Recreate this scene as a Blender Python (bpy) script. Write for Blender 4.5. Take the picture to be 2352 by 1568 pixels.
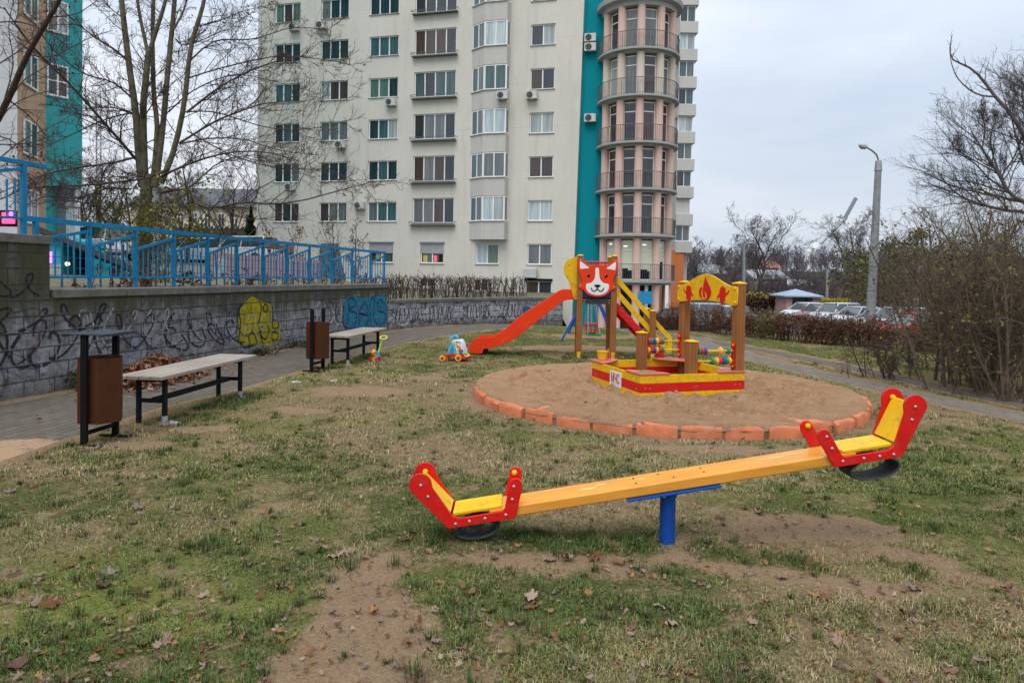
import bpy, bmesh, math, random
import numpy as np
from mathutils import Vector, Matrix

for _o in list(bpy.data.objects):
    bpy.data.objects.remove(_o, do_unlink=True)
SC = bpy.context.scene
COL = SC.collection
R = math.radians
random.seed(7)
RNG = np.random.default_rng(7)

# ------------------------------------------------------------------ camera
H = 1.55
cd = bpy.data.cameras.new('camera')
cam = bpy.data.objects.new('camera', cd)
COL.objects.link(cam)
cd.sensor_width = 36.0
cd.lens = 24.0
cd.shift_y = -0.0485
cd.clip_start = 0.05
cd.clip_end = 3000.0
cam.location = (0, 0, H)
cam.rotation_euler = (math.pi / 2 - R(1.28), R(-0.97), 0)
SC.camera = cam
CM = cam.rotation_euler.to_matrix()
FP = 1568.0


def ray(x, y):
    """direction through a point of the photograph measured in a 2352 x 1568 frame"""
    return CM @ Vector(((x - 1176) / FP, (784 - y) / FP + cd.shift_y * 2352 / FP, -1))


def P(x, y, d):
    r = ray(x, y)
    return Vector((0, 0, H)) + r * (d / r.y)


def G(x, y, z=0.0):
    r = ray(x, y)
    return Vector((0, 0, H)) + r * ((z - H) / r.z)


# ------------------------------------------------------------------ world + sun
W = bpy.data.worlds.new('World')
SC.world = W
W.use_nodes = True
nt = W.node_tree
nt.nodes.clear()
SUN_EL, SUN_ROT = R(60), R(205)
sky = nt.nodes.new('ShaderNodeTexSky')
sky.sky_type = 'NISHITA'
sky.sun_disc = False
sky.sun_elevation = SUN_EL
sky.sun_rotation = SUN_ROT
sky.dust_density = 4.0
bg1 = nt.nodes.new('ShaderNodeBackground')
bg1.inputs['Strength'].default_value = 0.10
nt.links.new(sky.outputs[0], bg1.inputs[0])
tc = nt.nodes.new('ShaderNodeTexCoord')
sep = nt.nodes.new('ShaderNodeSeparateXYZ')
nt.links.new(tc.outputs['Generated'], sep.inputs[0])
mp = nt.nodes.new('ShaderNodeMapping')
mp.inputs['Scale'].default_value = (1.0, 1.0, 3.6)
mp.inputs['Location'].default_value = (0.3, 0.1, 0.0)
nt.links.new(tc.outputs['Generated'], mp.inputs[0])
nz = nt.nodes.new('ShaderNodeTexNoise')
nz.inputs['Scale'].default_value = 1.7
nz.inputs['Detail'].default_value = 5.0
nz.inputs['Roughness'].default_value = 0.5
nz.inputs['Distortion'].default_value = 0.35
nt.links.new(mp.outputs[0], nz.inputs['Vector'])
cr = nt.nodes.new('ShaderNodeValToRGB')
cr.color_ramp.elements[0].position = 0.28
cr.color_ramp.elements[0].color = (0.54, 0.64, 0.78, 1)
cr.color_ramp.elements[1].position = 0.70
cr.color_ramp.elements[1].color = (0.85, 0.89, 0.96, 1)
nt.links.new(nz.outputs[0], cr.inputs[0])
pw_ = nt.nodes.new('ShaderNodeMath')
pw_.operation = 'POWER'
pw_.inputs[1].default_value = 1.6
cl_ = nt.nodes.new('ShaderNodeClamp')
nt.links.new(sep.outputs['Z'], cl_.inputs[0])
nt.links.new(cl_.outputs[0], pw_.inputs[0])
gr = nt.nodes.new('ShaderNodeMapRange')
gr.inputs['From Min'].default_value = 0.0
gr.inputs['From Max'].default_value = 1.0
gr.inputs['To Min'].default_value = 0.83
gr.inputs['To Max'].default_value = 1.95
nt.links.new(pw_.outputs[0], gr.inputs[0])
bg2 = nt.nodes.new('ShaderNodeBackground')
nt.links.new(cr.outputs[0], bg2.inputs[0])
nt.links.new(gr.outputs[0], bg2.inputs[1])
mx = nt.nodes.new('ShaderNodeMixShader')
mx.inputs[0].default_value = 0.92
nt.links.new(bg1.outputs[0], mx.inputs[1])
nt.links.new(bg2.outputs[0], mx.inputs[2])
wo = nt.nodes.new('ShaderNodeOutputWorld')
nt.links.new(mx.outputs[0], wo.inputs[0])

sl = bpy.data.lights.new('sun', 'SUN')
sl.energy = 1.5
sl.angle = R(38)
sl.color = (1.0, 0.965, 0.92)
sun = bpy.data.objects.new('sun', sl)
COL.objects.link(sun)
sun.location = (0, 0, 40)
# light comes from behind the camera, a little to its left
sd = Vector((-0.35 * math.cos(SUN_EL), -0.94 * math.cos(SUN_EL), math.sin(SUN_EL)))
sun.rotation_euler = sd.to_track_quat('Z', 'Y').to_euler()

SC.view_settings.view_transform = 'Standard'
SC.view_settings.look = 'None'
SC.view_settings.exposure = 0.30
SC.view_settings.gamma = 1.0
SC.render.engine = 'CYCLES'
SC.cycles.max_bounces = 6
SC.cycles.transparent_max_bounces = 6

# ------------------------------------------------------------------ helpers


def tag(o, label=None, cat=None, group=None, kind=None):
    if label:
        o['label'] = label
    if cat:
        o['category'] = cat
    if group:
        o['group'] = group
    if kind:
        o['kind'] = kind
    return o


def thing(name, label, cat, loc=(0, 0, 0), rz=0.0, group=None):
    o = bpy.data.objects.new(name, None)
    COL.objects.link(o)
    o.location = loc
    o.rotation_euler = (0, 0, rz)
    o.empty_display_size = 0.2
    return tag(o, label, cat, group)


def copy_tree(o, parent=None):
    c = o.copy()
    COL.objects.link(c)
    if parent is not None:
        c.parent = parent
    for ch in list(o.children):
        copy_tree(ch, c)
    return c


def rootof(o):
    while o.parent is not None:
        o = o.parent
    return o


class MB:
    """collects shapes for ONE mesh object"""

    def __init__(s):
        s.v, s.f, s.m = [], [], []

    def add(s, vs, fs, mi=0):
        b = len(s.v)
        s.v.extend([tuple(p) for p in vs])
        s.f.extend([tuple(i + b for i in f) for f in fs])
        s.m.extend([mi] * len(fs))

    def obox(s, o, a, b, c, mi=0):
        o, a, b, c = Vector(o), Vector(a), Vector(b), Vector(c)
        vs = [o, o + a, o + a + b, o + b, o + c, o + a + c, o + a + b + c, o + b + c]
        fs = [(0, 3, 2, 1), (4, 5, 6, 7), (0, 1, 5, 4), (1, 2, 6, 5), (2, 3, 7, 6), (3, 0, 4, 7)]
        if a.cross(b).dot(c) < 0:
            fs = [f[::-1] for f in fs]
        s.add(vs, fs, mi)

    def box(s, cx, cy, cz, sx, sy, sz, rz=0.0, mi=0):
        ca, sa = math.cos(rz), math.sin(rz)
        a, b = Vector((ca * sx, sa * sx, 0)), Vector((-sa * sy, ca * sy, 0))
        s.obox(Vector((cx, cy, cz)) - a / 2 - b / 2 - Vector((0, 0, sz / 2)), a, b, (0, 0, sz), mi)

    def bar(s, p, q, w, h, up=(0, 0, 1), mi=0):
        p, q = Vector(p), Vector(q)
        d = q - p
        side = d.cross(Vector(up)).normalized()
        u = side.cross(d).normalized()
        s.obox(p - side * w / 2 - u * h / 2, d, side * w, u * h, mi)

    def tube(s, pts, rad, n=8, cap=True, mi=0, closed=False):
        pts = [Vector(p) for p in pts]
        k = len(pts)
        if not hasattr(rad, '__len__'):
            rad = [rad] * k
        vs, fs = [], []
        prev = None
        for i in range(k):
            if closed:
                t = (pts[(i + 1) % k] - pts[i - 1]).normalized()
            else:
                t = (pts[min(i + 1, k - 1)] - pts[max(i - 1, 0)]).normalized()
            if prev is None:
                ref = Vector((0, 0, 1)) if abs(t.z) < 0.9 else Vector((1, 0, 0))
                a = t.cross(ref).normalized()
            else:
                a = (prev - t * prev.dot(t)).normalized()
            prev = a
            b = t.cross(a)
            for j in range(n):
                an = 2 * math.pi * j / n
                vs.append(pts[i] + (a * math.cos(an) + b * math.sin(an)) * rad[i])
        for i in range(k if closed else k - 1):
            i2 = (i + 1) % k
            for j in range(n):
                j2 = (j + 1) % n
                fs.append((i * n + j, i * n + j2, i2 * n + j2, i2 * n + j))
        if cap and not closed:
            fs.append(tuple(range(n))[::-1])
            fs.append(tuple((k - 1) * n + j for j in range(n)))
        s.add(vs, fs, mi)

    def lathe(s, prof, o=(0, 0, 0), ax=(0, 0, 1), n=20, mi=0, sx=1.0, sy=1.0):
        o, ax = Vector(o), Vector(ax).normalized()
        ref = Vector((1, 0, 0)) if abs(ax.x) < 0.9 else Vector((0, 1, 0))
        b = ax.cross(ref).normalized()
        a = b.cross(ax).normalized()
        vs, fs = [], []
        for r, h in prof:
            for j in range(n):
                an = 2 * math.pi * j / n
                vs.append(o + ax * h + a * (r * math.cos(an) * sx) + b * (r * math.sin(an) * sy))
        for i in range(len(prof) - 1):
            for j in range(n):
                j2 = (j + 1) % n
                fs.append((i * n + j, i * n + j2, (i + 1) * n + j2, (i + 1) * n + j))
        if prof[0][0] > 1e-5:
            fs.append(tuple(range(n))[::-1])
        if prof[-1][0] > 1e-5:
            fs.append(tuple((len(prof) - 1) * n + j for j in range(n)))
        s.add(vs, fs, mi)

    def ball(s, c, r, n=12, sz=1.0, mi=0, ax=(0, 0, 1)):
        k = max(4, n // 2)
        s.lathe([(max(r * math.sin(math.pi * i / k), 1e-4), -r * sz * math.cos(math.pi * i / k)) for i in range(k + 1)], c, ax, n, mi)

    def torus(s, c, R0, r, ax=(0, 0, 1), n=20, k=8, mi=0, sx=1.0, sy=1.0):
        ax = Vector(ax).normalized()
        ref = Vector((1, 0, 0)) if abs(ax.x) < 0.9 else Vector((0, 1, 0))
        b = ax.cross(ref).normalized()
        a = b.cross(ax).normalized()
        s.tube([Vector(c) + a * (R0 * sx * math.cos(2 * math.pi * i / n)) + b * (R0 * sy * math.sin(2 * math.pi * i / n)) for i in range(n)], r, k, False, mi, True)

    def prism(s, pts, dv, mi=0):
        """planar outline (3D points) extruded by dv"""
        pts = [Vector(p) for p in pts]
        dv = Vector(dv)
        n = len(pts)
        nn = Vector((0, 0, 0))
        for i in range(n):
            nn += pts[i].cross(pts[(i + 1) % n])
        if nn.dot(dv) > 0:
            pts = pts[::-1]
        vs = pts + [p + dv for p in pts]
        fs = [tuple(range(n)), tuple(range(2 * n - 1, n - 1, -1))]
        for i in range(n):
            j = (i + 1) % n
            fs.append((i, i + n, j + n, j))
        s.add(vs, fs, mi)

    def build(s, name, mats, parent=None, local=False, smooth=False, bevel=0.0, seg=2):
        me = bpy.data.meshes.new(name)
        vs = s.v
        if parent is not None and not local:
            inv = rootof(parent).matrix_basis.inverted()
            vs = [tuple(inv @ Vector(p)) for p in vs]
        me.from_pydata(vs, [], s.f)
        if not isinstance(mats, (list, tuple)):
            mats = [mats]
        for m in mats:
            me.materials.append(m)
        me.polygons.foreach_set('material_index', s.m)
        me.update()
        return link(name, me, parent, smooth, bevel, seg)


def link(name, me, parent=None, smooth=False, bevel=0.0, seg=2):
    if smooth:
        for p in me.polygons:
            p.use_smooth = True
        try:
            me.set_sharp_from_angle(angle=R(40))
        except Exception:
            pass
    o = bpy.data.objects.new(name, me)
    COL.objects.link(o)
    if parent is not None:
        o.parent = parent
    if bevel:
        b = o.modifiers.new('edge', 'BEVEL')
        b.width = bevel
        b.segments = seg
        b.limit_method = 'ANGLE'
        b.angle_limit = R(35)
        for p in me.polygons:
            p.use_smooth = True
        b.harden_normals = True
    return o


def npmesh(name, V, F, mat, parent=None, smooth=False, col=None, colname='tint', attrs=None):
    """fast mesh from numpy arrays; F is (n,3) or (n,4)"""
    me = bpy.data.meshes.new(name)
    V = np.asarray(V, np.float32)
    F = np.asarray(F, np.int32)
    n, k = F.shape
    me.vertices.add(len(V))
    me.vertices.foreach_set('co', V.ravel())
    me.loops.add(n * k)
    me.loops.foreach_set('vertex_index', F.ravel())
    me.polygons.add(n)
    me.polygons.foreach_set('loop_start', np.arange(n, dtype=np.int32) * k)
    me.polygons.foreach_set('loop_total', np.full(n, k, np.int32))
    if smooth:
        me.polygons.foreach_set('use_smooth', np.ones(n, bool))
    me.update(calc_edges=True)
    if col is not None:
        a = me.color_attributes.new(colname, 'FLOAT_COLOR', 'POINT')
        c4 = np.ones((len(V), 4), np.float32)
        c4[:, :3] = col
        a.data.foreach_set('color', c4.ravel())
    if attrs:
        for kk, vv in attrs.items():
            a = me.attributes.new(kk, 'FLOAT', 'POINT')
            a.data.foreach_set('value', np.asarray(vv, np.float32).ravel())
    me.materials.append(mat)
    o = bpy.data.objects.new(name, me)
    COL.objects.link(o)
    if parent is not None:
        o.parent = parent
    return o


# value noise on numpy arrays
_PERM = np.random.default_rng(3).random((256, 256))


def vnoise(x, y, s=1.0, seed=0):
    x = np.asarray(x, float) * s + seed * 17.31
    y = np.asarray(y, float) * s + seed * 9.17
    xi, yi = np.floor(x).astype(int), np.floor(y).astype(int)
    fx, fy = x - xi, y - yi
    fx, fy = fx * fx * (3 - 2 * fx), fy * fy * (3 - 2 * fy)
    g = lambda a, b: _PERM[a % 256, b % 256]
    return (g(xi, yi) * (1 - fx) + g(xi + 1, yi) * fx) * (1 - fy) + (g(xi, yi + 1) * (1 - fx) + g(xi + 1, yi + 1) * fx) * fy


def fbm(x, y, s=1.0, o=4, seed=0):
    t, a, n = 0, 0.5, 0
    for i in range(o):
        t = t + a * vnoise(x, y, s * 2 ** i, seed + i)
        n += a
        a *= 0.5
    return t / n


def sstep(a, b, x):
    t = np.clip((np.asarray(x, float) - a) / (b - a), 0, 1)
    return t * t * (3 - 2 * t)


# ------------------------------------------------------------------ materials
_mats = {}


def nodes(name):
    m = bpy.data.materials.new(name)
    m.use_nodes = True
    n = m.node_tree
    b = n.nodes['Principled BSDF']
    return m, n, b


def nd(n, t, **kw):
    x = n.nodes.new(t)
    for k, v in kw.items():
        if k in x.inputs:
            x.inputs[k].default_value = v
        else:
            setattr(x, k, v)
    return x


def mixc(n, fac, a, b, mode='MIX'):
    x = n.nodes.new('ShaderNodeMix')
    x.data_type = 'RGBA'
    x.blend_type = mode
    for sock, val in ((x.inputs[0], fac), (x.inputs[6], a), (x.inputs[7], b)):
        if hasattr(val, 'is_output'):
            n.links.new(val, sock)
        elif isinstance(val, (tuple, list)):
            sock.default_value = (val[0], val[1], val[2], 1)
        else:
            sock.default_value = val
    return x.outputs[2]


def ramp(n, src, *els):
    c = n.nodes.new('ShaderNodeValToRGB')
    e = c.color_ramp.elements
    while len(e) < len(els):
        e.new(0.5)
    for k, (p, col) in enumerate(els):
        e[k].position = p
        if not hasattr(col, '__len__'):
            col = (col, col, col)
        e[k].color = (col[0], col[1], col[2], 1)
    n.links.new(src, c.inputs[0])
    return c.outputs[0]


def noise(n, scale, detail=4.0, rough=0.55, vec=None, dist=0.0):
    x = nd(n, 'ShaderNodeTexNoise', Scale=scale, Detail=detail, Roughness=rough, Distortion=dist)
    if vec is not None:
        n.links.new(vec, x.inputs['Vector'])
    return x.outputs[0]


def bumpn(n, b, src, strength=0.3, dist=0.01):
    x = nd(n, 'ShaderNodeBump', Strength=strength, Distance=dist)
    n.links.new(src, x.inputs['Height'])
    n.links.new(x.outputs[0], b.inputs['Normal'])


def objvec(n, sc=(1, 1, 1), kind='Object'):
    t = n.nodes.new('ShaderNodeTexCoord')
    mpp = nd(n, 'ShaderNodeMapping')
    mpp.inputs['Scale'].default_value = sc
    n.links.new(t.outputs[kind], mpp.inputs[0])
    return mpp.outputs[0]


def mat(name, col, rough=0.5, metal=0.0, var=0.12, scale=6.0, bump=0.0, bscale=60.0, spec=0.5, dirt=0.0, dcol=(0.10, 0.08, 0.06)):
    if name in _mats:
        return _mats[name]
    m, n, b = nodes(name)
    v = objvec(n)
    f = noise(n, scale, 5, 0.6, v)
    lo = tuple(c * (1 - var) for c in col)
    hi = tuple(min(1, c * (1 + var)) for c in col)
    c = ramp(n, f, (0.3, lo), (0.7, hi))
    if dirt:
        d = ramp(n, noise(n, scale * 2.3, 7, 0.7, v), (0.52, 0.0), (0.72, dirt))
        c = mixc(n, d, c, dcol)
    n.links.new(c, b.inputs['Base Color'])
    r = ramp(n, noise(n, scale * 3, 4, 0.6, v), (0.3, max(0.02, rough - 0.08)), (0.7, min(1, rough + 0.1)))
    n.links.new(r, b.inputs['Roughness'])
    b.inputs['Metallic'].default_value = metal
    b.inputs['Specular IOR Level'].default_value = spec
    if bump:
        bumpn(n, b, noise(n, bscale, 4, 0.6, v), bump, 0.01)
    _mats[name] = m
    return m


def emit(name, col, s):
    m, n, b = nodes(name)
    b.inputs['Base Color'].default_value = (*col, 1)
    b.inputs['Emission Color'].default_value = (*col, 1)
    b.inputs['Emission Strength'].default_value = s
    return m


def attr_mat(name, rough=0.7, attr='tint', trans=0.0):
    m, n, b = nodes(name)
    a = n.nodes.new('ShaderNodeAttribute')
    a.attribute_name = attr
    n.links.new(a.outputs['Color'], b.inputs['Base Color'])
    b.inputs['Roughness'].default_value = rough
    b.inputs['Specular IOR Level'].default_value = 0.05
    return m


RED = mat('red paint', (0.60, 0.010, 0.008), 0.42, var=0.12, scale=9, dirt=0.5, spec=0.22, bump=0.06, bscale=90)
ORANGE_RED = mat('orange red paint', (0.72, 0.040, 0.006), 0.42, var=0.07, scale=3, dirt=0.15, spec=0.2)
YELLOW = mat('yellow paint', (0.74, 0.42, 0.006), 0.42, var=0.10, scale=7, dirt=0.55, spec=0.22, bump=0.06, bscale=90)
BLUE = mat('blue paint', (0.006, 0.065, 0.32), 0.42, var=0.15, scale=9, dirt=0.35, spec=0.22)
SKYBLUE = mat('sky blue paint', (0.003, 0.180, 0.37), 0.5, spec=0.2, var=0.16, scale=7, dirt=0.45, dcol=(0.06, 0.07, 0.07))
WHITE = mat('white paint', (0.72, 0.72, 0.70), 0.4, var=0.05)
BLACKP = mat('black paint', (0.006, 0.006, 0.007), 0.6, var=0.2, spec=0.12)
STEEL = mat('zinc steel', (0.45, 0.45, 0.46), 0.35, 0.9)
RUBBER = mat('worn rubber', (0.028, 0.030, 0.034), 0.75, var=0.35, scale=20, bump=0.4, bscale=120)
DARKM = mat('dark grey metal', (0.010, 0.012, 0.015), 0.6, 0.0, var=0.25, spec=0.12)
BROWN = mat('brown powder coat', (0.066, 0.022, 0.008), 0.6, var=0.12, scale=9, bump=0.15, bscale=300, spec=0.15)
PINKRED = mat('faded red board', (0.52, 0.11, 0.10), 0.5, var=0.15, scale=8, dirt=0.5, dcol=(0.30, 0.21, 0.14))
GREENP = mat('green plastic', (0.012, 0.22, 0.09), 0.3, var=0.05)
BLUEP = mat('blue plastic', (0.02, 0.06, 0.32), 0.3, var=0.05)
REDP = mat('red plastic', (0.58, 0.015, 0.02), 0.3, var=0.05)
YELP = mat('yellow plastic', (0.75, 0.42, 0.02), 0.3, var=0.05)
LIME = mat('lime plastic', (0.38, 0.68, 0.04), 0.3, var=0.05)
CYAN = mat('cyan plastic', (0.03, 0.40, 0.56), 0.3, var=0.05)
ORANGEP = mat('orange plastic', (0.80, 0.16, 0.02), 0.3, var=0.05)


def wood_mat(name, dark, light, axis=2, groove=0.0, rough=0.55, sc=1.0):
    m, n, b = nodes(name)
    s = [30 * sc, 30 * sc, 30 * sc]
    s[axis] = 1.6 * sc
    v = objvec(n, tuple(s))
    f = noise(n, 1.0, 6, 0.65, v, 0.6)
    f2 = noise(n, 0.35, 3, 0.5, objvec(n, (8, 8, 8)))
    c = ramp(n, f, (0.28, dark), (0.72, light))
    c = mixc(n, 0.35, c, ramp(n, f2, (0.3, tuple(x * 0.7 for x in light)), (0.7, tuple(min(1, x * 1.25) for x in light))))
    n.links.new(c, b.inputs['Base Color'])
    b.inputs['Roughness'].default_value = rough
    b.inputs['Specular IOR Level'].default_value = 0.25
    bumpn(n, b, f, 0.25, 0.004)
    return m


POSTW = wood_mat('lacquered post wood', (0.15, 0.052, 0.017), (0.33, 0.135, 0.045), 2, rough=0.4)
BEAMW = wood_mat('amber lacquered beam wood', (0.52, 0.190, 0.020), (0.74, 0.335, 0.052), 0, rough=0.34, sc=0.6)
BENCHW = wood_mat('grey weathered plank', (0.17, 0.140, 0.108), (0.36, 0.31, 0.255), 1, rough=0.7)
# ------------------------------------------------------------------ ground shape
PITC = (2.01, 9.08)
PITR = 2.50

PATH_L = [(-5.6, 2.5), (-5.25, 4.8), (-5.05, 6.6), (-4.85, 8.0), (-4.52, 9.3), (-4.33, 10.3), (-4.05, 12.0), (-3.55, 14.4), (-2.95, 16.6), (-2.25, 18.8), (-1.1, 20.7), (0.35, 22.3), (1.8, 22.9), (3.0, 22.4), (3.75, 20.4), (4.5, 18.3), (5.25, 16.4), (5.75, 14.6), (6.15, 12.6), (6.45, 10.5), (6.85, 7.5), (7.6, 4.0)]
PATH_LW = [1.2, 1.2, 1.05, 0.92, 0.98, 0.93, 0.86, 0.82, 0.90, 0.95, 0.95, 0.75, 0.55, 0.45, 0.40, 0.38, 0.36, 0.32, 0.28, 0.26, 0.26, 0.26]
PATH_R = [(4.95, 18.3), (4.75, 16.2), (4.85, 13.9), (5.2, 11.6), (5.65, 9.4), (6.15, 7.6), (6.9, 5.6), (7.6, 3.5)]
PATH_RW = [0.25, 0.30, 0.30, 0.28, 0.27, 0.27, 0.28, 0.28]
PATH_B = [(3.4, 22.2), (4.6, 25.5), (5.6, 30.0), (6.4, 36.0), (7.0, 40.0)]
PATH_BW = [0.9, 0.8, 0.9, 1.2, 1.6]


def seg_dist(X, Y, pl, wl):
    """signed distance outside a strip of varying half width (negative = inside)"""
    best = np.full(np.shape(X), 1e9)
    for (a, b, wa, wb) in zip(pl[:-1], pl[1:], wl[:-1], wl[1:]):
        ax, ay = a
        dx, dy = b[0] - ax, b[1] - ay
        t = np.clip(((X - ax) * dx + (Y - ay) * dy) / (dx * dx + dy * dy), 0, 1)
        d = np.hypot(X - ax - t * dx, Y - ay - t * dy) - (wa + (wb - wa) * t)
        best = np.minimum(best, d)
    return best


def path_dist(X, Y):
    d = seg_dist(X, Y, PATH_L, PATH_LW)
    d = np.minimum(d, seg_dist(X, Y, PATH_R, PATH_RW))
    return np.minimum(d, seg_dist(X, Y, PATH_B, PATH_BW))


def base_h(X, Y):
    X, Y = np.asarray(X, float), np.asarray(Y, float)
    h = -1.55 * sstep(21.5, 33.5, Y + 0.28 * X)
    h = h - 0.15 * sstep(34, 60, Y)
    # a low wooded rise far behind
    h = h + 6.0 * sstep(100, 190, Y + 0.15 * X)
    return h


def gz(x, y):
    return float(base_h(x, y))


def blob(X, Y, px, py, rx, ry, soft=0.45):
    c = G(px, py)
    w = fbm(X, Y, 1.7, 3, 5) - 0.5
    d = np.hypot((X - c.x) / rx, (Y - c.y) / ry) + w * 0.9
    return 1 - sstep(1 - soft, 1 + soft * 0.4, d)


def dirt_mask(X, Y):
    X, Y = np.asarray(X, float), np.asarray(Y, float)
    m = np.zeros(np.shape(X))
    tr = seg_dist(X + (fbm(X, Y, 2.5, 3, 2) - 0.5) * 0.35, Y, [(-0.58, 0.5), (-0.58, 2.6), (-0.68, 3.1), (-0.70, 3.45), (-0.55, 3.8)], [0.30, 0.31, 0.25, 0.16, 0.06])
    m = np.maximum(m, 1 - sstep(-0.12, 0.16, tr))
    sl_ = seg_dist(X, Y + (fbm(X, Y, 2.2, 3, 9) - 0.5) * 0.5, [(-0.35, 3.8), (0.9, 3.72), (2.1, 3.6), (2.5, 3.4)], [0.10, 0.22, 0.26, 0.10])
    m = np.maximum(m, 1.0 * (1 - sstep(-0.2, 0.20, sl_)))
    for b in ((800, 898, 0.75, 0.55), (330, 1022, 0.36, 0.26), (1430, 1120, 0.7, 0.25), (1650, 1030, 0.9, 0.16), (460, 985, 0.45, 0.22),
              (1330, 800, 1.6, 0.8), (1365, 772, 1.7, 0.7), (2060, 1290, 0.5, 0.25), (700, 940, 0.4, 0.3), (1130, 925, 0.5, 0.6), (980, 870, 0.5, 0.35), (1890, 1210, 0.6, 0.3)):
        m = np.maximum(m, 0.9 * blob(X, Y, *b))
    rp = np.hypot(X - PITC[0], Y - PITC[1])
    m = np.maximum(m, (1 - sstep(PITR + 0.02, PITR + 0.55, rp + (fbm(X, Y, 2, 3, 4) - 0.5) * 0.7)) * 0.55)
    m = np.maximum(m, 0.8 * (1 - sstep(0.0, 0.25, path_dist(X, Y) + (fbm(X, Y, 3, 3, 8) - 0.5) * 0.3)))
    # protected grass under the beam of the seesaw and under the slide
    ug = seg_dist(X, Y, [(-0.55, 3.97), (0.75, 3.9)], [0.10, 0.10])
    m = m * sstep(-0.02, 0.15, ug)
    ug = seg_dist(X, Y, [(1.15, 3.85), (2.15, 3.6)], [0.08, 0.07])
    m = m * sstep(-0.02, 0.15, ug)
    ug = seg_dist(X, Y, [(-0.6, 13.5), (1.4, 13.2), (2.6, 13.0)], [0.22, 0.3, 0.3])
    m = m * sstep(-0.05, 0.25, ug)
    far = sstep(45, 70, np.asarray(Y, float))
    m = np.clip(m, 0, 1) * (0.62 + 0.75 * fbm(X, Y, 5.5, 3, 77))
    m = np.maximum(m, 0.34 * sstep(0.50, 0.66, fbm(X, Y, 3.1, 4, 78)) + 0.24 * sstep(0.5, 0.7, fbm(X, Y, 11, 3, 79)))
    return np.clip(np.maximum(m, far), 0, 1)


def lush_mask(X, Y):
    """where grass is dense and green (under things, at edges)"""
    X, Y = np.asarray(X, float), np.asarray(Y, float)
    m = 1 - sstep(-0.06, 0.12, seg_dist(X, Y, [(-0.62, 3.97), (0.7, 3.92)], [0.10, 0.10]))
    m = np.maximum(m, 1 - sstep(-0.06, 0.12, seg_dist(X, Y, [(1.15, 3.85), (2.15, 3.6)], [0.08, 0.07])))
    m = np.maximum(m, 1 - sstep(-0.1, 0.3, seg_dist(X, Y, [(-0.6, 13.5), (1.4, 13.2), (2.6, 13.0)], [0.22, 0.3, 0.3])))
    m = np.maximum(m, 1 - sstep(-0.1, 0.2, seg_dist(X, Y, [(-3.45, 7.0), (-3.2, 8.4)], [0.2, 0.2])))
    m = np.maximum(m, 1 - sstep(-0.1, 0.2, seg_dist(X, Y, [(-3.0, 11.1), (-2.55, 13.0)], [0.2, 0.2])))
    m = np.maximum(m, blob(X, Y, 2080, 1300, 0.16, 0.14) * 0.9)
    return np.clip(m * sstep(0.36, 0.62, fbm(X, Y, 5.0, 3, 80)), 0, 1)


def green_field(X, Y):
    """0 straw .. 1 green"""
    g = 0.43 + 1.2 * (fbm(X, Y, 0.9, 4, 11) - 0.5) + 0.9 * (fbm(X, Y, 4.5, 3, 12) - 0.5)
    g = g + 0.28 * (1 - sstep(2.5, 4.5, Y)) * (1 - sstep(-0.9, 0.2, X))
    g = g + 0.22 * sstep(1.8, 3.5, X) * (1 - sstep(4.5, 7, Y))
    g = g - 0.22 * sstep(4.5, 6, Y) * (1 - sstep(8.5, 11, Y)) * (1 - sstep(2.5, 4, np.abs(X - 0.2)))
    g = g + 0.10 * (1 - sstep(2.8, 3.6, Y))
    g = g + 0.15 * sstep(11, 14, Y)
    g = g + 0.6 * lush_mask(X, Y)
    return np.clip(g, 0, 1)


def moss_field(X, Y):
    m = sstep(0.46, 0.64, fbm(X, Y, 1.3, 4, 21))
    return m * (0.3 + 0.9 * (1 - sstep(2.9, 3.9, Y)) * (1 - sstep(-1.2, -0.3, X)))


def ground_h(X, Y):
    h = base_h(X, Y)
    near = 1 - sstep(18, 30, np.hypot(X, Y))
    pd = path_dist(X, Y)
    b = (fbm(X, Y, 1.1, 3, 31) - 0.5) * 0.05 + (fbm(X, Y, 7, 3, 32) - 0.5) * 0.035
    b = b * near * sstep(0.0, 0.3, pd)
    rp = np.hypot(X - PITC[0], Y - PITC[1])
    b = b * sstep(PITR - 0.1, PITR + 0.3, rp)
    h = h + b
    h = h - 0.022 * (1 - sstep(-0.10, -0.02, pd)) * near
    return h


def axis_vals(lo, hi, step, far_lo, far_hi):
    mid = list(np.arange(lo, hi, step))
    a, s = [], step
    x = lo
    while x > far_lo:
        s *= 1.22
        x -= s
        a.append(x)
    c, s = [], step
    x = mid[-1]
    while x < far_hi:
        s *= 1.16
        x += s
        c.append(x)
    return np.array(a[::-1] + mid + c)


xs = axis_vals(-7.5, 9.0, 0.06, -900, 1100)
ys = axis_vals(1.0, 15.0, 0.055, -120, 1500)
GX, GY = np.meshgrid(xs, ys)
GH = ground_h(GX, GY)
nx, ny = len(xs), len(ys)
idx = np.arange(nx * ny).reshape(ny, nx)
GF = np.stack([idx[:-1, :-1].ravel(), idx[:-1, 1:].ravel(), idx[1:, 1:].ravel(), idx[1:, :-1].ravel()], 1)
GV = np.stack([GX.ravel(), GY.ravel(), GH.ravel()], 1)


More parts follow.
